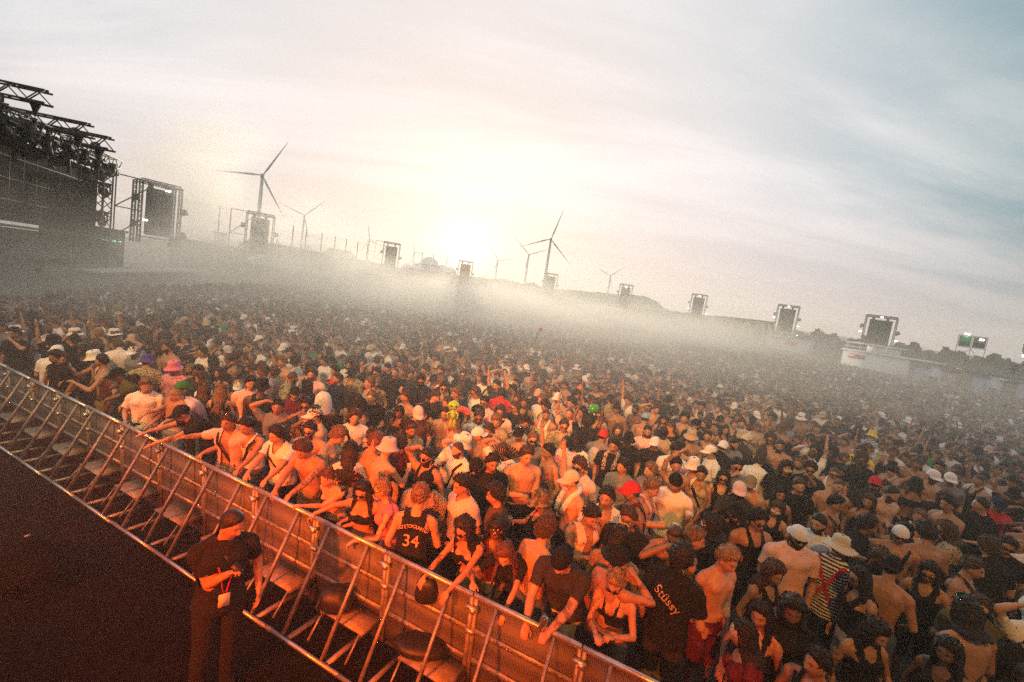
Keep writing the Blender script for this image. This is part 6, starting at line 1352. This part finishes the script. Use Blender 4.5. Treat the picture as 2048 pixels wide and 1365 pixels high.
N_IND = 299-len(HE)
ind = []; rest = []
for c in fill:
    if len(ind) < N_IND and in_frame(c[3]): ind.append(c)
    else: rest.append(c)
TONES = [('pale', 1), ('fair', 5), ('tan', 6), ('olive', 4), ('brown', 1.2), ('dark', 0.5)]
TOPM = [(('none', ''), 26), (('tee', 'black'), 22), (('tee', 'white'), 17), (('tank', 'black'), 8), (('tank', 'white'), 8), (('tee', 'charcoal'), 7), (('tee', 'grey'), 4), (('tee', 'palepink'), 6), (('open', 'floral'), 3), (('tee', 'navy'), 3), (('tee', 'olive'), 3), (('tee', 'beige'), 5), (('open', 'white'), 3), (('tee', 'maroon'), 2), (('tee', 'skyblue'), 1), (('tee', 'green'), 1), (('long', 'black'), 3), (('tee', 'lime'), 0.5), (('tee', 'red'), 0.7)]
TOPF = [(('tank', 'black'), 30), (('bra', 'black'), 24), (('swim', 'black'), 12), (('tank', 'white'), 9), (('crop', 'white'), 6), (('crop', 'black'), 8), (('tee', 'black'), 8), (('bra', 'palepink'), 3), (('tank', 'maroon'), 2), (('dress', 'floral'), 3), (('bra', 'teal'), 1)]
HM = [(('short', 'black'), 15), (('short', 'brown'), 20), (('short', 'lightbrown'), 7), (('fade', 'black'), 10), (('quiff', 'brown'), 8), (('curly', 'black'), 9), (('curly', 'brown'), 6), (('mop', 'black'), 8), (('mop', 'brown'), 6), (('buzz', 'brown'), 8), (('quiff', 'lightbrown'), 5), (('short', 'blond'), 2), (('afro', 'black'), 1.5), (('mid', 'brown'), 4)]
HF = [(('long', 'brown'), 16), (('long', 'black'), 16), (('longwavy', 'brown'), 14), (('longwavy', 'black'), 12), (('pony', 'brown'), 8), (('bun', 'brown'), 8), (('bob', 'black'), 6), (('long', 'blond'), 5), (('spaced', 'black'), 4), (('longwavy', 'lightbrown'), 6)]
HATW = [((), 84), ((('shades', 'black'),), 13), ((('cap', 'black'),), 5), ((('capback', 'black'),), 3), ((('cap', 'white'),), 5), ((('bucket', 'white'),), 0.8), ((('bucket', 'black'),), 2), ((('bucket', 'beige'),), 0.8), ((('cap', 'navy'),), 1.5), ((('shades_up', 'black'),), 3), ((('cap', 'beige'),), 1.2), ((('shades', 'black'), ('cap', 'black')), 1.6), ((('bandana', 'black'),), 0.8)]
def pick(r, W_):
    t_ = r.random()*sum(w for _, w in W_)
    for v, w in W_:
        t_ -= w
        if t_ <= 0: return v
    return W_[-1][0]
POSEW = [('s', 62), ('f', 9), ('c', 5), ('C', 3), ('u', 2.5), ('v', 1.2), ('h', 2.5), ('m', 4), ('p', 5), ('x', 5), ('w', 1.5)]
STAGE_AZ = math.atan2(NP.x, NP.y)
def facing(r):
    x = r.random()
    if x < 0.80: return STAGE_AZ+r.gauss(0.10, 0.45)
    return r.uniform(-math.pi, math.pi)
TW = {'none': 'bare chest', 'open': 'open shirt', 'long': 'long sleeved top', 'tee': 'T-shirt', 'tank': 'tank top', 'bra': 'bikini top', 'swim': 'swim top', 'crop': 'cropped top', 'dress': 'dress'}
CW = {'palepink': 'pale pink', 'lightbrown': 'light brown', 'skyblue': 'pale blue', 'floral': 'patterned', 'lightgrey': 'light grey'}
HW = {'short': 'short', 'fade': 'cropped', 'quiff': 'swept up', 'curly': 'curly', 'mop': 'shaggy', 'buzz': 'shaved', 'afro': 'bushy', 'mid': 'chin length', 'long': 'long', 'longwavy': 'wavy', 'pony': 'tied back', 'bun': 'knotted', 'bob': 'bobbed', 'spaced': 'frizzy'}
PW = {'u': 'raising an arm', 'v': 'raising both arms', 'h': 'hand on head', 'x': 'arms crossed', 'w': 'waving', 'p': 'holding a phone', 'c': '', 'm': ''}
cw = lambda c: CW.get(c, c)
used = set(q['row'][8].lower() for q in PEOPLE)
refs = [q for q in PEOPLE if q['ref']]
REL = [('behind', 0, -1), ('in front of', 0, 1), ('left of', -1, 0), ('right of', 1, 0)]
def make_label(desc, px, py):
    near_ = sorted(refs, key=lambda q: (q['px'][0]-px)**2+((q['px'][1]-py)*1.5)**2)[:12]
    for q in near_:
        dx, dy = px-q['px'][0], py-q['px'][1]
        rel = ('left of' if dx < 0 else 'right of') if abs(dx) > abs(dy)*1.1 else ('behind' if dy < 0 else 'in front of')
        for d in desc:
            lb = d+' '+rel+' the '+q['ref']
            if len(lb.split()) <= 16 and lb.lower() not in used: used.add(lb.lower()); return lb
    return None
for i, (dist, x, y, q) in enumerate(ind):
    r = random.Random(9000+i); fem = r.random() < 0.27; top = pick(r, TOPF if fem else TOPM); hair = pick(r, HF if fem else HM); hats = list(pick(r, HATW)); pose = pick(r, POSEW) if dist > 5 else 's'; skin = pick(r, TONES)
    p = dict(POSES[pose]); p['fem'] = fem; v = r.randrange(4)
    if pose == 's': p.update([dict(), dict(armR=(0.20, 0.24, 1.02), lean=6), dict(armL=(-0.16, 0.28, 1.10), twist=-8), dict(armR=(0.16, 0.25, 1.05), armL=(-0.18, 0.22, 1.0), twist=8)][v])
    hv = r.randrange(3); p['hy'] = (0, -22, 22)[hv]; p['hp'] = (8, 2, 16)[hv]
    close = dist < 6.5; B = body(p, 0.011 if close else 0.018, close, r.random()); Ht = (1.66 if fem else 1.78)+r.gauss(0, 0.055); rz = -facing(r)
    o = link_obj('person', body_mesh(B), SKINS[skin]); o.location = (x, y, 0); o.rotation_euler = (0, 0, rz); o.scale = (Ht/1.75,)*3
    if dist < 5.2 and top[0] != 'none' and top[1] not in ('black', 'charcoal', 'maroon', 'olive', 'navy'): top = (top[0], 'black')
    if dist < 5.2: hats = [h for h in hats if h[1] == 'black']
    k = {}
    if not fem and r.random() < 0.25: k['beard'] = 0.009
    if not fem and r.random() < 0.24: k['strap'] = r.choice((1, -1))
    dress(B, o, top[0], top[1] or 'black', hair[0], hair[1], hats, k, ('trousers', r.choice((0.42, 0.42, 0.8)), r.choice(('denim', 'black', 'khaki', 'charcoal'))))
    hat = next((h for h in hats if not h[0].startswith('shades')), None)
    a1 = (cw(hat[1])+' '+{'cap': 'cap', 'capback': 'backwards cap', 'bucket': 'bucket hat', 'bandana': 'bandana'}[hat[0]]) if hat else (HW[hair[0]]+' '+cw(hair[1])+' hair')
    a2 = TW[top[0]] if top[0] == 'none' else cw(top[1])+' '+TW[top[0]]
    gl = 'sunglasses and ' if any(h[0] == 'shades' for h in hats) else ''
    pw = PW.get(pose, ''); desc = ['person with '+a1+(' in '+gl+a2 if top[0] != 'none' else ' and '+gl+a2)+(' '+pw if pw else '')]
    desc.append('person with '+a1+' and '+a2)
    if k.get('beard'): desc.insert(0, 'bearded '+desc[0])
    if k.get('strap'): desc.append('person with '+a1+', a bag strap and '+a2)
    lb = make_label(desc, q[0], q[1]) or 'person with '+a1+' and '+a2+' in the packed crowd'
    tag(o, lb, 'person', 'festival crowd')

# ---- the mass of the crowd beyond: one object of instanced figures
src = D.collections.new('crowd_figures')
variants = []
vp = [(f_, ps, hy) for f_ in (False, False, True) for ps, hy in (('s', 0), ('s', 25), ('f', -20), ('u', 0), ('m', 10), ('s', -25), ('x', 0), ('h', 15))]
seen_ = set(); vr = random.Random(77)
for j, (fem, ps, hy) in enumerate(vp):
    p = dict(POSES[ps]); p['fem'] = fem; p['hy'] = hy+(5 if j > 8 else 0); p['twist'] = vr.uniform(-10, 10); p['hp'] = vr.uniform(0, 18)
    B = make_body(p, 0.030, fine=False, seed=j*0.1); V, T, N, A = B['V'], B['T'], B['N'], B['A']; hl = A['hl']
    for c_ in range(3):
        top = pick(vr, TOPF if fem else TOPM); hair = pick(vr, HF if fem else HM); hat = list(pick(vr, HATW))
        P = V.copy(); fm = np.zeros(len(T), int)
        gt = g_top(A, **TOPS[top[0]]) if top[0] != 'none' else np.full(len(V), -1.0); gr = g_trousers(A, 0.42); hh = (A['lab'] == 2)|(A['lab'] == 1)
        lng = hair[0] in ('long', 'longwavy', 'bob', 'mid', 'spaced'); line = np.where(hl[:, 1] > 0.03, 0.055, np.where(hl[:, 1] > -0.03, 0.012-(0.06 if lng else 0), -0.07-(0.08 if lng else 0))); gh = np.where(hh & (np.linalg.norm(hl, axis=1) < 0.2), hl[:, 2]-line, -1)
        th = HSTY[hair[0]][0]+0.01; P = P+N*(np.where(gh > 0, th, 0)+np.where((gt > 0)|(gr > 0), 0.016, 0))[:, None]
        fm[(gr[T] > 0).sum(1) >= 2] = 2; fm[(gt[T] > 0).sum(1) >= 2] = 1; fm[(gh[T] > 0).sum(1) >= 2] = 3
        Fl = [tuple(t_) for t_ in T.tolist()]; fm = list(fm); Pl = [tuple(v) for v in P]
        hm_ = None
        for h in hat:
            if h[0].startswith('shades_up'): continue
            mb = hat_mb(h[0]); Fh = np.array(B['sk']['Fh']); vv = np.array([list(v) for v in mb.V]) @ Fh.T+np.array(B['sk']['hc']); kk = len(Pl); Pl += [tuple(v) for v in vv]; Fl += [tuple(q+kk for q in f_) for f_ in mb.F]; fm += [4]*len(mb.F); hm_ = cloth(h[1])
        me = np_mesh('crowd_figure', Pl, Fl, True, fm)
        for m_x in (SKINS[pick(vr, TONES)], cloth(top[1] or 'black'), cloth(vr.choice(('black', 'denim', 'khaki', 'charcoal'))), hair_mat(hair[1]), hm_ or cloth('black')): me.materials.append(m_x)
        o = D.objects.new('crowd_figure_%02d' % len(variants), me); src.objects.link(o); variants.append(o)
nv = len(variants); rr = np.random.RandomState(3); pts = []; rot = []; scl = []; idx = []
fr = random.Random(31)
for dist, x, y, q in rest:
    j = rr.randint(nv); pts.append((x, y, 0)); rot.append((0, 0, -facing(fr))); idx.append(j); scl.append(max(1.50, fr.gauss(1.75 if (j//3) < 16 else 1.66, 0.06))/1.75)
me = D.meshes.new('crowd'); me.vertices.add(len(pts)); me.vertices.foreach_set('co', np.array(pts, np.float32).ravel())
a = me.attributes.new('rot', 'FLOAT_VECTOR', 'POINT'); a.data.foreach_set('vector', np.array(rot, np.float32).ravel())
a = me.attributes.new('scl', 'FLOAT', 'POINT'); a.data.foreach_set('value', np.array(scl, np.float32))
a = me.attributes.new('idx', 'INT', 'POINT'); a.data.foreach_set('value', np.array(idx, np.int32))
crowd = D.objects.new('crowd', me); col.objects.link(crowd); tag(crowd, 'mass of people filling the field from the middle to the far light towers', 'crowd', None, 'stuff')
ng = D.node_groups.new('crowd_nodes', 'GeometryNodeTree'); ng.interface.new_socket('Geometry', in_out='INPUT', socket_type='NodeSocketGeometry'); ng.interface.new_socket('Geometry', in_out='OUTPUT', socket_type='NodeSocketGeometry')
gi = ng.nodes.new('NodeGroupInput'); go = ng.nodes.new('NodeGroupOutput'); ip = ng.nodes.new('GeometryNodeInstanceOnPoints'); ci = ng.nodes.new('GeometryNodeCollectionInfo'); ci.inputs['Collection'].default_value = src; ci.inputs['Separate Children'].default_value = True; ci.inputs['Reset Children'].default_value = True
def named(nm, ty): n = ng.nodes.new('GeometryNodeInputNamedAttribute'); n.data_type = ty; n.inputs['Name'].default_value = nm; return [s for s in n.outputs if s.name == 'Attribute' and s.enabled][0]
ng.links.new(gi.outputs[0], ip.inputs['Points']); ng.links.new(ci.outputs[0], ip.inputs['Instance']); ip.inputs['Pick Instance'].default_value = True
ng.links.new(named('idx', 'INT'), ip.inputs['Instance Index']); ng.links.new(named('rot', 'FLOAT_VECTOR'), ip.inputs['Rotation'])
ng.links.new(named('scl', 'FLOAT'), ip.inputs['Scale']); ng.links.new(ip.outputs[0], go.inputs[0])
md = crowd.modifiers.new('people', 'NODES'); md.node_group = ng
print('heroes', len(HE), 'individuals', len(ind), 'mass', len(pts), 'bodies', len(BODIES))
# ------------------------------------------------------------------ people in the pit, and the things held or lying about
def prop(name, mb, m, loc, rot, label, cat, smooth=True):
    o = mb.build(name, m, None, smooth); o.location = loc; o.rotation_euler = rot; return tag(o, label, cat)
g1 = hero(400, (463, 1052, 14, ['tee', 'black'], ['fade', 'black'], 'tan', [], 's', 'security guard in a black T-shirt and lanyard standing in the pit with a radio', dict(pit=1, wide=1.02, H=1.78, hp=16, hy=34, lean=2, armR=(0.0, 0.25, 1.29), handR='grip', armL=(-0.30, 0.06, 0.92), trousersk=1)))
sk = g1['sk']; o = g1['o']; c, Fm = sk['nb'], sk['Fc']; mb = MB()
for s in (1, -1): mb.tube([c+Fm @ Vector(v) for v in ((s*0.03, -0.075, 0.03), (s*0.085, 0.0, -0.01), (s*0.075, 0.115, -0.10), (s*0.05, 0.160, -0.20), (s*0.012, 0.165, -0.40))], 0.007, 6)
mb.build('lanyard', cloth('red'), o, True)
mb = MB(); p = c+Fm @ Vector((0.0, 0.170, -0.47)); V, F = MB().box((0, 0, 0), (0.085, 0.006, 0.12)).V, MB().box((0, 0, 0), (0.085, 0.006, 0.12)).F; mb.add([p+Fm @ Vector(v) for v in V], F); mb.build('badge', cloth('cream'), o)
pw = world_of(o, g1['sc'], g1['rz'], sk['palR']); mb = MB(); mb.box((0, 0, 0), (0.055, 0.035, 0.13)); mb.tube([(0.018, 0, 0.06), (0.018, 0, 0.17)], 0.007, 6); mb.box((0, -0.02, 0.02), (0.04, 0.006, 0.05)); r_ = prop('handheld_radio', mb, lampm, pw+Vector((0, 0, 0.03)), (0.3, 0.5, g1['rz']), 'black handheld radio gripped at the chest by the guard in the pit', 'radio', False)
# bags, jacket, covered wedge
def lump(name, c, ax, m, label, cat, seed, extra=None):
    V, F = ellipsoid((0, 0, 0), (Vector((ax[0], 0, 0)), Vector((0, ax[1], 0)), Vector((0, 0, ax[2]))), 28, 18); P = np.array([list(v) for v in V]); n = P/np.linalg.norm(P, axis=1, keepdims=True); P = P+n*(0.045*wob(P, 11, seed)+0.012*wob(P, 40, seed+1))[:, None]*min(1, ax[0]*4); P[:, 2] = np.maximum(P[:, 2], -ax[2]*0.7)
    o = mesh_obj(name, np_mesh(name, P, F), None, [m]); o.location = (c[0], c[1], c[2]+ax[2]*0.7); tag(o, label, cat); return o
bagm = mat('bag_nylon', (0.012, 0.012, 0.013), 0.5, noise=0.2, scale=10, bump=0.3)
q = at_z(672, 1204, 0.40); b = lump('backpack', (q.x, q.y, 0.312), (0.20, 0.15, 0.15), bagm, 'round black backpack resting on a step of the barrier beside the guard', 'bag', 3)
mb = MB(); mb.tube([(-0.12, -0.08, 0.08), (-0.16, -0.14, 0.0), (-0.10, -0.16, -0.08)], 0.012, 6); mb.build('strap', bagm, b, True)
q = at_z(842, 1290, 0.38); lump('jacket', (q.x, q.y, 0.312), (0.30, 0.17, 0.09), bagm, 'crumpled black jacket thrown over a step of the barrier below the basketball jersey', 'jacket', 5)
q = at_z(852, 1182, 0.92); b = lump('shoulder_bag', (q.x, q.y, 0.80), (0.13, 0.07, 0.15), bagm, 'small black bag hanging on the pit side of the rail below the big black curls', 'bag', 6); mb = MB(); mb.tube([(-0.10, 0.0, 0.08), (-0.04, 0.03, 0.20), (0.04, 0.03, 0.20), (0.10, 0, 0.08)], 0.009, 6); mb.build('handle', bagm, b, True)
q = at_z(30, 1110, 0.30); lump('covered_heap', (q.x, q.y, 0.0), (0.55, 0.36, 0.24), mat('tarp', (0.006, 0.006, 0.006), 0.95, spec=0.05, noise=0.3, scale=8, bump=0.6), 'black covered heap of equipment on the pit floor at the left edge', 'equipment', 7)
r = random.Random(12); pm = mat('paper_scrap', (0.55, 0.5, 0.42), 0.8)
for k, (px, py) in enumerate(((55, 1072), (450, 1233), (92, 1120))):
    q = at_z(px, py, 0.01); mb = MB().box((0, 0, 0), (0.06, 0.03, 0.004)); prop('paper_scrap', mb, pm, (q.x, q.y, 0.014) if k == 1 else (q.x, q.y, 0.014), (0, 0, r.uniform(0, 3)), ('small pale scrap on the pit floor near the covered heap', 'small pale scrap on the dark floor below the guard', 'second pale scrap beside the covered heap')[k], 'litter', False)
# can on the rail, cups in hands
q = at_z(1083, 1258, 1.13); mb = MB(); mb.lathe([(0.026, 0), (0.033, 0.008), (0.033, 0.115), (0.027, 0.128), (0.028, 0.13), (0.024, 0.126), (0.0, 0.126)], 16); prop('drink_can', mb, mat('can_metal', (0.5, 0.5, 0.52), 0.3, metal=0.9), (q.x, q.y, 1.125), (0.1, 0.1, 0), 'silver topped drink can standing by the hand of the backwards black cap', 'can')
cupm = mat('clear_plastic', (0.75, 0.72, 0.68), 0.25); beer = mat('cup_foam', (0.75, 0.66, 0.50), 0.7)
for pinfo in list(PEOPLE):
    if pinfo['row'][7] in ('c', 'C') and pinfo['ref'] and pinfo['dist'] < 9.5 or pinfo['row'][9].get('cupfar'):
        sd = 'L' if pinfo['row'][7] == 'C' else 'R'; s_ = pinfo['sk']
        if 'pal'+sd not in s_: continue
        w_ = world_of(pinfo['o'], pinfo['sc'], pinfo['rz'], s_['wr'+sd]+s_['hd'+sd]*0.085-s_['back'+sd]*0.032)
        mb = MB(); mb.lathe([(0.030, -0.055), (0.042, 0.075), (0.0425, 0.078), (0.0405, 0.076), (0.038, 0.05)], 16); cu = prop('plastic_cup', mb, cupm, w_, (0, 0, 0), 'clear plastic cup in the hand of the '+pinfo['ref'], 'cup')
        MB().lathe([(0.0, 0.052), (0.038, 0.052), (0.039, 0.060), (0.0, 0.062)], 16).build('foam', beer, cu, True)
q = at_z(1375, 1036, 1.5); mb = MB(); mb.lathe([(0.030, -0.055), (0.042, 0.075), (0.0425, 0.078), (0.0405, 0.076), (0.038, 0.05)], 16); cu = prop('plastic_cup', mb, cupm, q, (0.15, 0, 0), 'foaming cup just below the outstretched cup of the pale tank top', 'cup'); MB().lathe([(0.0, 0.052), (0.038, 0.052), (0.039, 0.066), (0.0, 0.07)], 16).build('foam', beer, cu, True)
# hand fans
def fan(px, py, z, rad, a0, a1, tilt, label, m, slats, gap):
    q = at_z(px, py, z); t = empty('hand_fan', q, -math.atan2(q.x, q.y), label, 'fan'); lf = MB(); st = MB(); n = slats
    for k in range(n):
        a = R(a0+(a1-a0)*k/n); b = R(a0+(a1-a0)*(k+1-gap)/n); dz = 0.006*(k % 2)
        lf.add([(math.cos(a)*rad*0.32, dz, math.sin(a)*rad*0.32), (math.cos(b)*rad*0.32, dz+0.006, math.sin(b)*rad*0.32), (math.cos(b)*rad, dz+0.008, math.sin(b)*rad), (math.cos(a)*rad, dz, math.sin(a)*rad), (math.cos(a)*rad*0.32, dz+0.004, math.sin(a)*rad*0.32), (math.cos(b)*rad*0.32, dz+0.010, math.sin(b)*rad*0.32), (math.cos(b)*rad, dz+0.012, math.sin(b)*rad), (math.cos(a)*rad, dz+0.004, math.sin(a)*rad)], [(0, 1, 2, 3), (7, 6, 5, 4), (0, 4, 5, 1), (1, 5, 6, 2), (2, 6, 7, 3), (3, 7, 4, 0)])
        st.bar((0, 0.003, 0), (math.cos(a)*rad*0.98, 0.003, math.sin(a)*rad*0.98), 0.009, 0.004)
    lf.build('leaf', m, t); st.build('rib', lampm, t); t.rotation_euler.x = tilt; return t
fan(683, 985, 1.42, 0.30, 35, 112, 0.1, 'black folded hand fan with red marks held up beside the woman at the rail', pattern_mat('fan_print', (0.40, 0.05, 0.03), (0.02, 0.016, 0.016), 'flower', 16), 10, 0.0)
fan(792, 862, 1.62, 0.30, -40, 75, 0.2, 'black slatted hand fan spread open left of the pale pink cap', lampm, 14, 0.35)
fan(1004, 924, 1.66, 0.30, 30, 130, 0.3, 'dark half open slatted fan beside the tall shirtless broad chested person', lampm, 12, 0.4)
fan(922, 833, 1.62, 0.20, 20, 160, 0.1, 'small pink hand fan below the green alien balloon', cloth('pink'), 12, 0.1)
# balloons and a little flag
grn = mat('balloon_green', (0.33, 0.62, 0.03), 0.3)
q = at_z(908, 811, 2.05); t = empty('alien_balloon', q, -math.atan2(q.x, q.y), 'bright green inflatable alien with a round head above the crowd', 'balloon'); t.scale = (0.66,)*3
V, F = ellipsoid((0, 0, 0), (Vector((0.150, 0, 0)), Vector((0, 0.12, 0)), Vector((0, 0, 0.115))), 20, 14); mb = MB(); mb.add(V, F); mb.build('head', grn, t, True)
mb = MB()
for s in (1, -1): V, F = ellipsoid((s*0.055, -0.108, 0.0), (Vector((0.036, 0, s*0.012)), Vector((0, 0.014, 0)), Vector((0, 0, 0.022))), 12, 8); mb2 = MB(); mb2.add(V, F); mb2.build('eye', lampm, t, True)
mb = MB(); mb.tube([(0, 0, -0.10), (0.0, 0, -0.16), (0.01, 0, -0.24), (0.02, 0, -0.36)], [0.03, 0.06, 0.07, 0.05], 12)
for s in (1, -1): mb.tube([(s*0.05, 0, -0.17), (s*0.13, 0, -0.22), (s*0.12, -0.02, -0.34)], [0.025, 0.022, 0.018], 8); mb.tube([(0.02+s*0.03, 0, -0.34), (0.02+s*0.05, 0, -0.46), (0.02+s*0.05, -0.03, -0.56)], [0.03, 0.026, 0.02], 8)
mb.build('body', grn, t, True)
q = at_z(1188, 818, 2.02); t = empty('balloon', q, 0.4, 'shiny dark green oval balloon above two reaching hands', 'balloon'); mb = MB(); V, F = ellipsoid((0, 0, 0), (Vector((0.115, 0, 0.03)), Vector((0, 0.085, 0)), Vector((-0.02, 0, 0.09))), 18, 12); mb.add(V, F); mb.build('skin', mat('balloon_dark_green', (0.05, 0.36, 0.06), 0.25), t, True); MB().lathe([(0.0, 0), (0.012, -0.004), (0.018, -0.02), (0.0, -0.022)], 8, Matrix.Translation((-0.01, 0, -0.088))).build('knot', mat('balloon_dark_green', (0.05, 0.36, 0.06), 0.25), t, True)
q = at_z(1079, 668, 2.5); t = empty('hand_flag', q, 0.2, 'tiny red flag held up far back in the crowd', 'flag'); MB().tube([(0, 0, 0.2), (-0.15, 0, -0.35), (-0.35, 0, -0.75)], 0.03, 6).build('stick', lampm, t); mb = MB(); V, F = ellipsoid((0.03, 0, 0.2), (Vector((0.07, 0, 0.04)), Vector((0, 0.03, 0)), Vector((-0.03, 0, 0.09))), 12, 8); mb.add(V, F); mb.build('cloth', redm, t, True)

D.objects.remove(TMPO)
# ------------------------------------------------------------------ air and smoke
def volume_box(name, lo, hi, label, cat, build):
    c = [(a+b)/2 for a, b in zip(lo, hi)]; o = MB().box((0, 0, 0), [b-a for a, b in zip(lo, hi)]).build(name, None); o.location = c; tag(o, label, cat, None, 'stuff')
    m = D.materials.new(name); m.use_nodes = True; n = m.node_tree; n.nodes.clear(); out = n.nodes.new('ShaderNodeOutputMaterial'); v = n.nodes.new('ShaderNodeVolumePrincipled'); n.links.new(v.outputs[0], out.inputs['Volume']); build(n, v, o, m); o.data.materials.append(m); return o
def thin(n, v, o, m):
    v.inputs['Color'].default_value = (0.93, 0.90, 0.86, 1); v.inputs['Density'].default_value = HAZE; v.inputs['Anisotropy'].default_value = 0.1
volume_box('haze', (-3000, -40, -1), (3000, 3200, 160), 'thin evening haze over the whole festival ground', 'haze', thin)
def smoke(n, v, o, m):
    """stage smoke: a thin veil everywhere, a drifting bank over the far half, denser on the left"""
    N = n.nodes.new; K = n.links.new
    def mm(op, a, b=0.0, c=0.0):
        q = N('ShaderNodeMath'); q.operation = op
        for i, x in enumerate((a, b, c)):
            if hasattr(x, 'is_output'): K(x, q.inputs[i])
            else: q.inputs[i].default_value = x
        return q.outputs[0]
    def mr(x, a, b, c, d, smooth=True):
        q = N('ShaderNodeMapRange'); q.interpolation_type = 'SMOOTHSTEP' if smooth else 'LINEAR'; K(x, q.inputs[0])
        for i, z in enumerate((a, b, c, d)): q.inputs[i+1].default_value = z
        return q.outputs[0]
    g = N('ShaderNodeNewGeometry'); sp = N('ShaderNodeSeparateXYZ'); K(g.outputs['Position'], sp.inputs[0]); x, y, z = sp.outputs
    nz = N('ShaderNodeTexNoise'); mp = N('ShaderNodeMapping'); K(g.outputs['Position'], mp.inputs[0]); mp.inputs['Scale'].default_value = (1, 0.8, 2.0); K(mp.outputs[0], nz.inputs['Vector']); nz.inputs['Scale'].default_value = 0.060; nz.inputs['Detail'].default_value = 5; nz.inputs['Roughness'].default_value = 0.6; nz.inputs['Distortion'].default_value = 0.4
    puff = mr(nz.outputs[0], 0.42, 0.62, 0.02, 1.8)
    n2 = N('ShaderNodeTexNoise'); m2 = N('ShaderNodeMapping'); K(g.outputs['Position'], m2.inputs[0]); m2.inputs['Scale'].default_value = (1, 1, 0); m2.inputs['Location'].default_value = (3.0, 11.0, 0); K(m2.outputs[0], n2.inputs['Vector']); n2.inputs['Scale'].default_value = 0.05; n2.inputs['Detail'].default_value = 3
    lift = mr(n2.outputs[0], 0.35, 0.68, 0.55, 2.1)
    def blob(cx_, cy_, cz, rx, ry, rz, dens):
        q = mm('ADD', mm('ADD', mm('POWER', mm('ABSOLUTE', mm('MULTIPLY', mm('SUBTRACT', x, cx_), 1/rx)), 2), mm('POWER', mm('ABSOLUTE', mm('MULTIPLY', mm('SUBTRACT', y, cy_), 1/ry)), 2)), mm('POWER', mm('ABSOLUTE', mm('DIVIDE', mm('MULTIPLY', mm('SUBTRACT', z, cz), 1/rz), lift)), 2))
        return mm('MULTIPLY', mr(q, 0.0, 1.0, dens, 0.0), puff)
    d = None
    for b in SMOKE_BLOBS:
        q = blob(*b); d = q if d is None else mm('ADD', d, q)
    veil = mm('MULTIPLY', mm('MULTIPLY', mr(z, 0.3, 6.0, VEIL, 0.0), mm('MULTIPLY', mm('MULTIPLY', mr(x, 0, 42, 1.0, 0.14), mr(x, -34, -17, 0.30, 1.0)), mm('ADD', 0.62, mm('MULTIPLY', puff, 0.45)))), mm('MULTIPLY', mr(y, 95, 135, 1.0, 0.0), mr(y, 2.5, 17.0, 0.16, 1.0)))
    high = mm('MULTIPLY', mr(z, 6.0, 15.5, 0.0042, 0.0), mr(y, 15.0, 50.0, 0.0, 1.0))
    K(mm('ADD', mm('ADD', d, veil), high), v.inputs['Density']); v.inputs['Color'].default_value = (*SMOKE_COL, 1); v.inputs['Anisotropy'].default_value = SMOKE_G
    m.cycles.volume_step_rate = SMOKE_STEP
volume_box('smoke', (-75, -12, 0.0), (120, 140, 16), 'pale stage smoke drifting over the crowd, thickest in front of the scaffold tower', 'smoke', smoke)
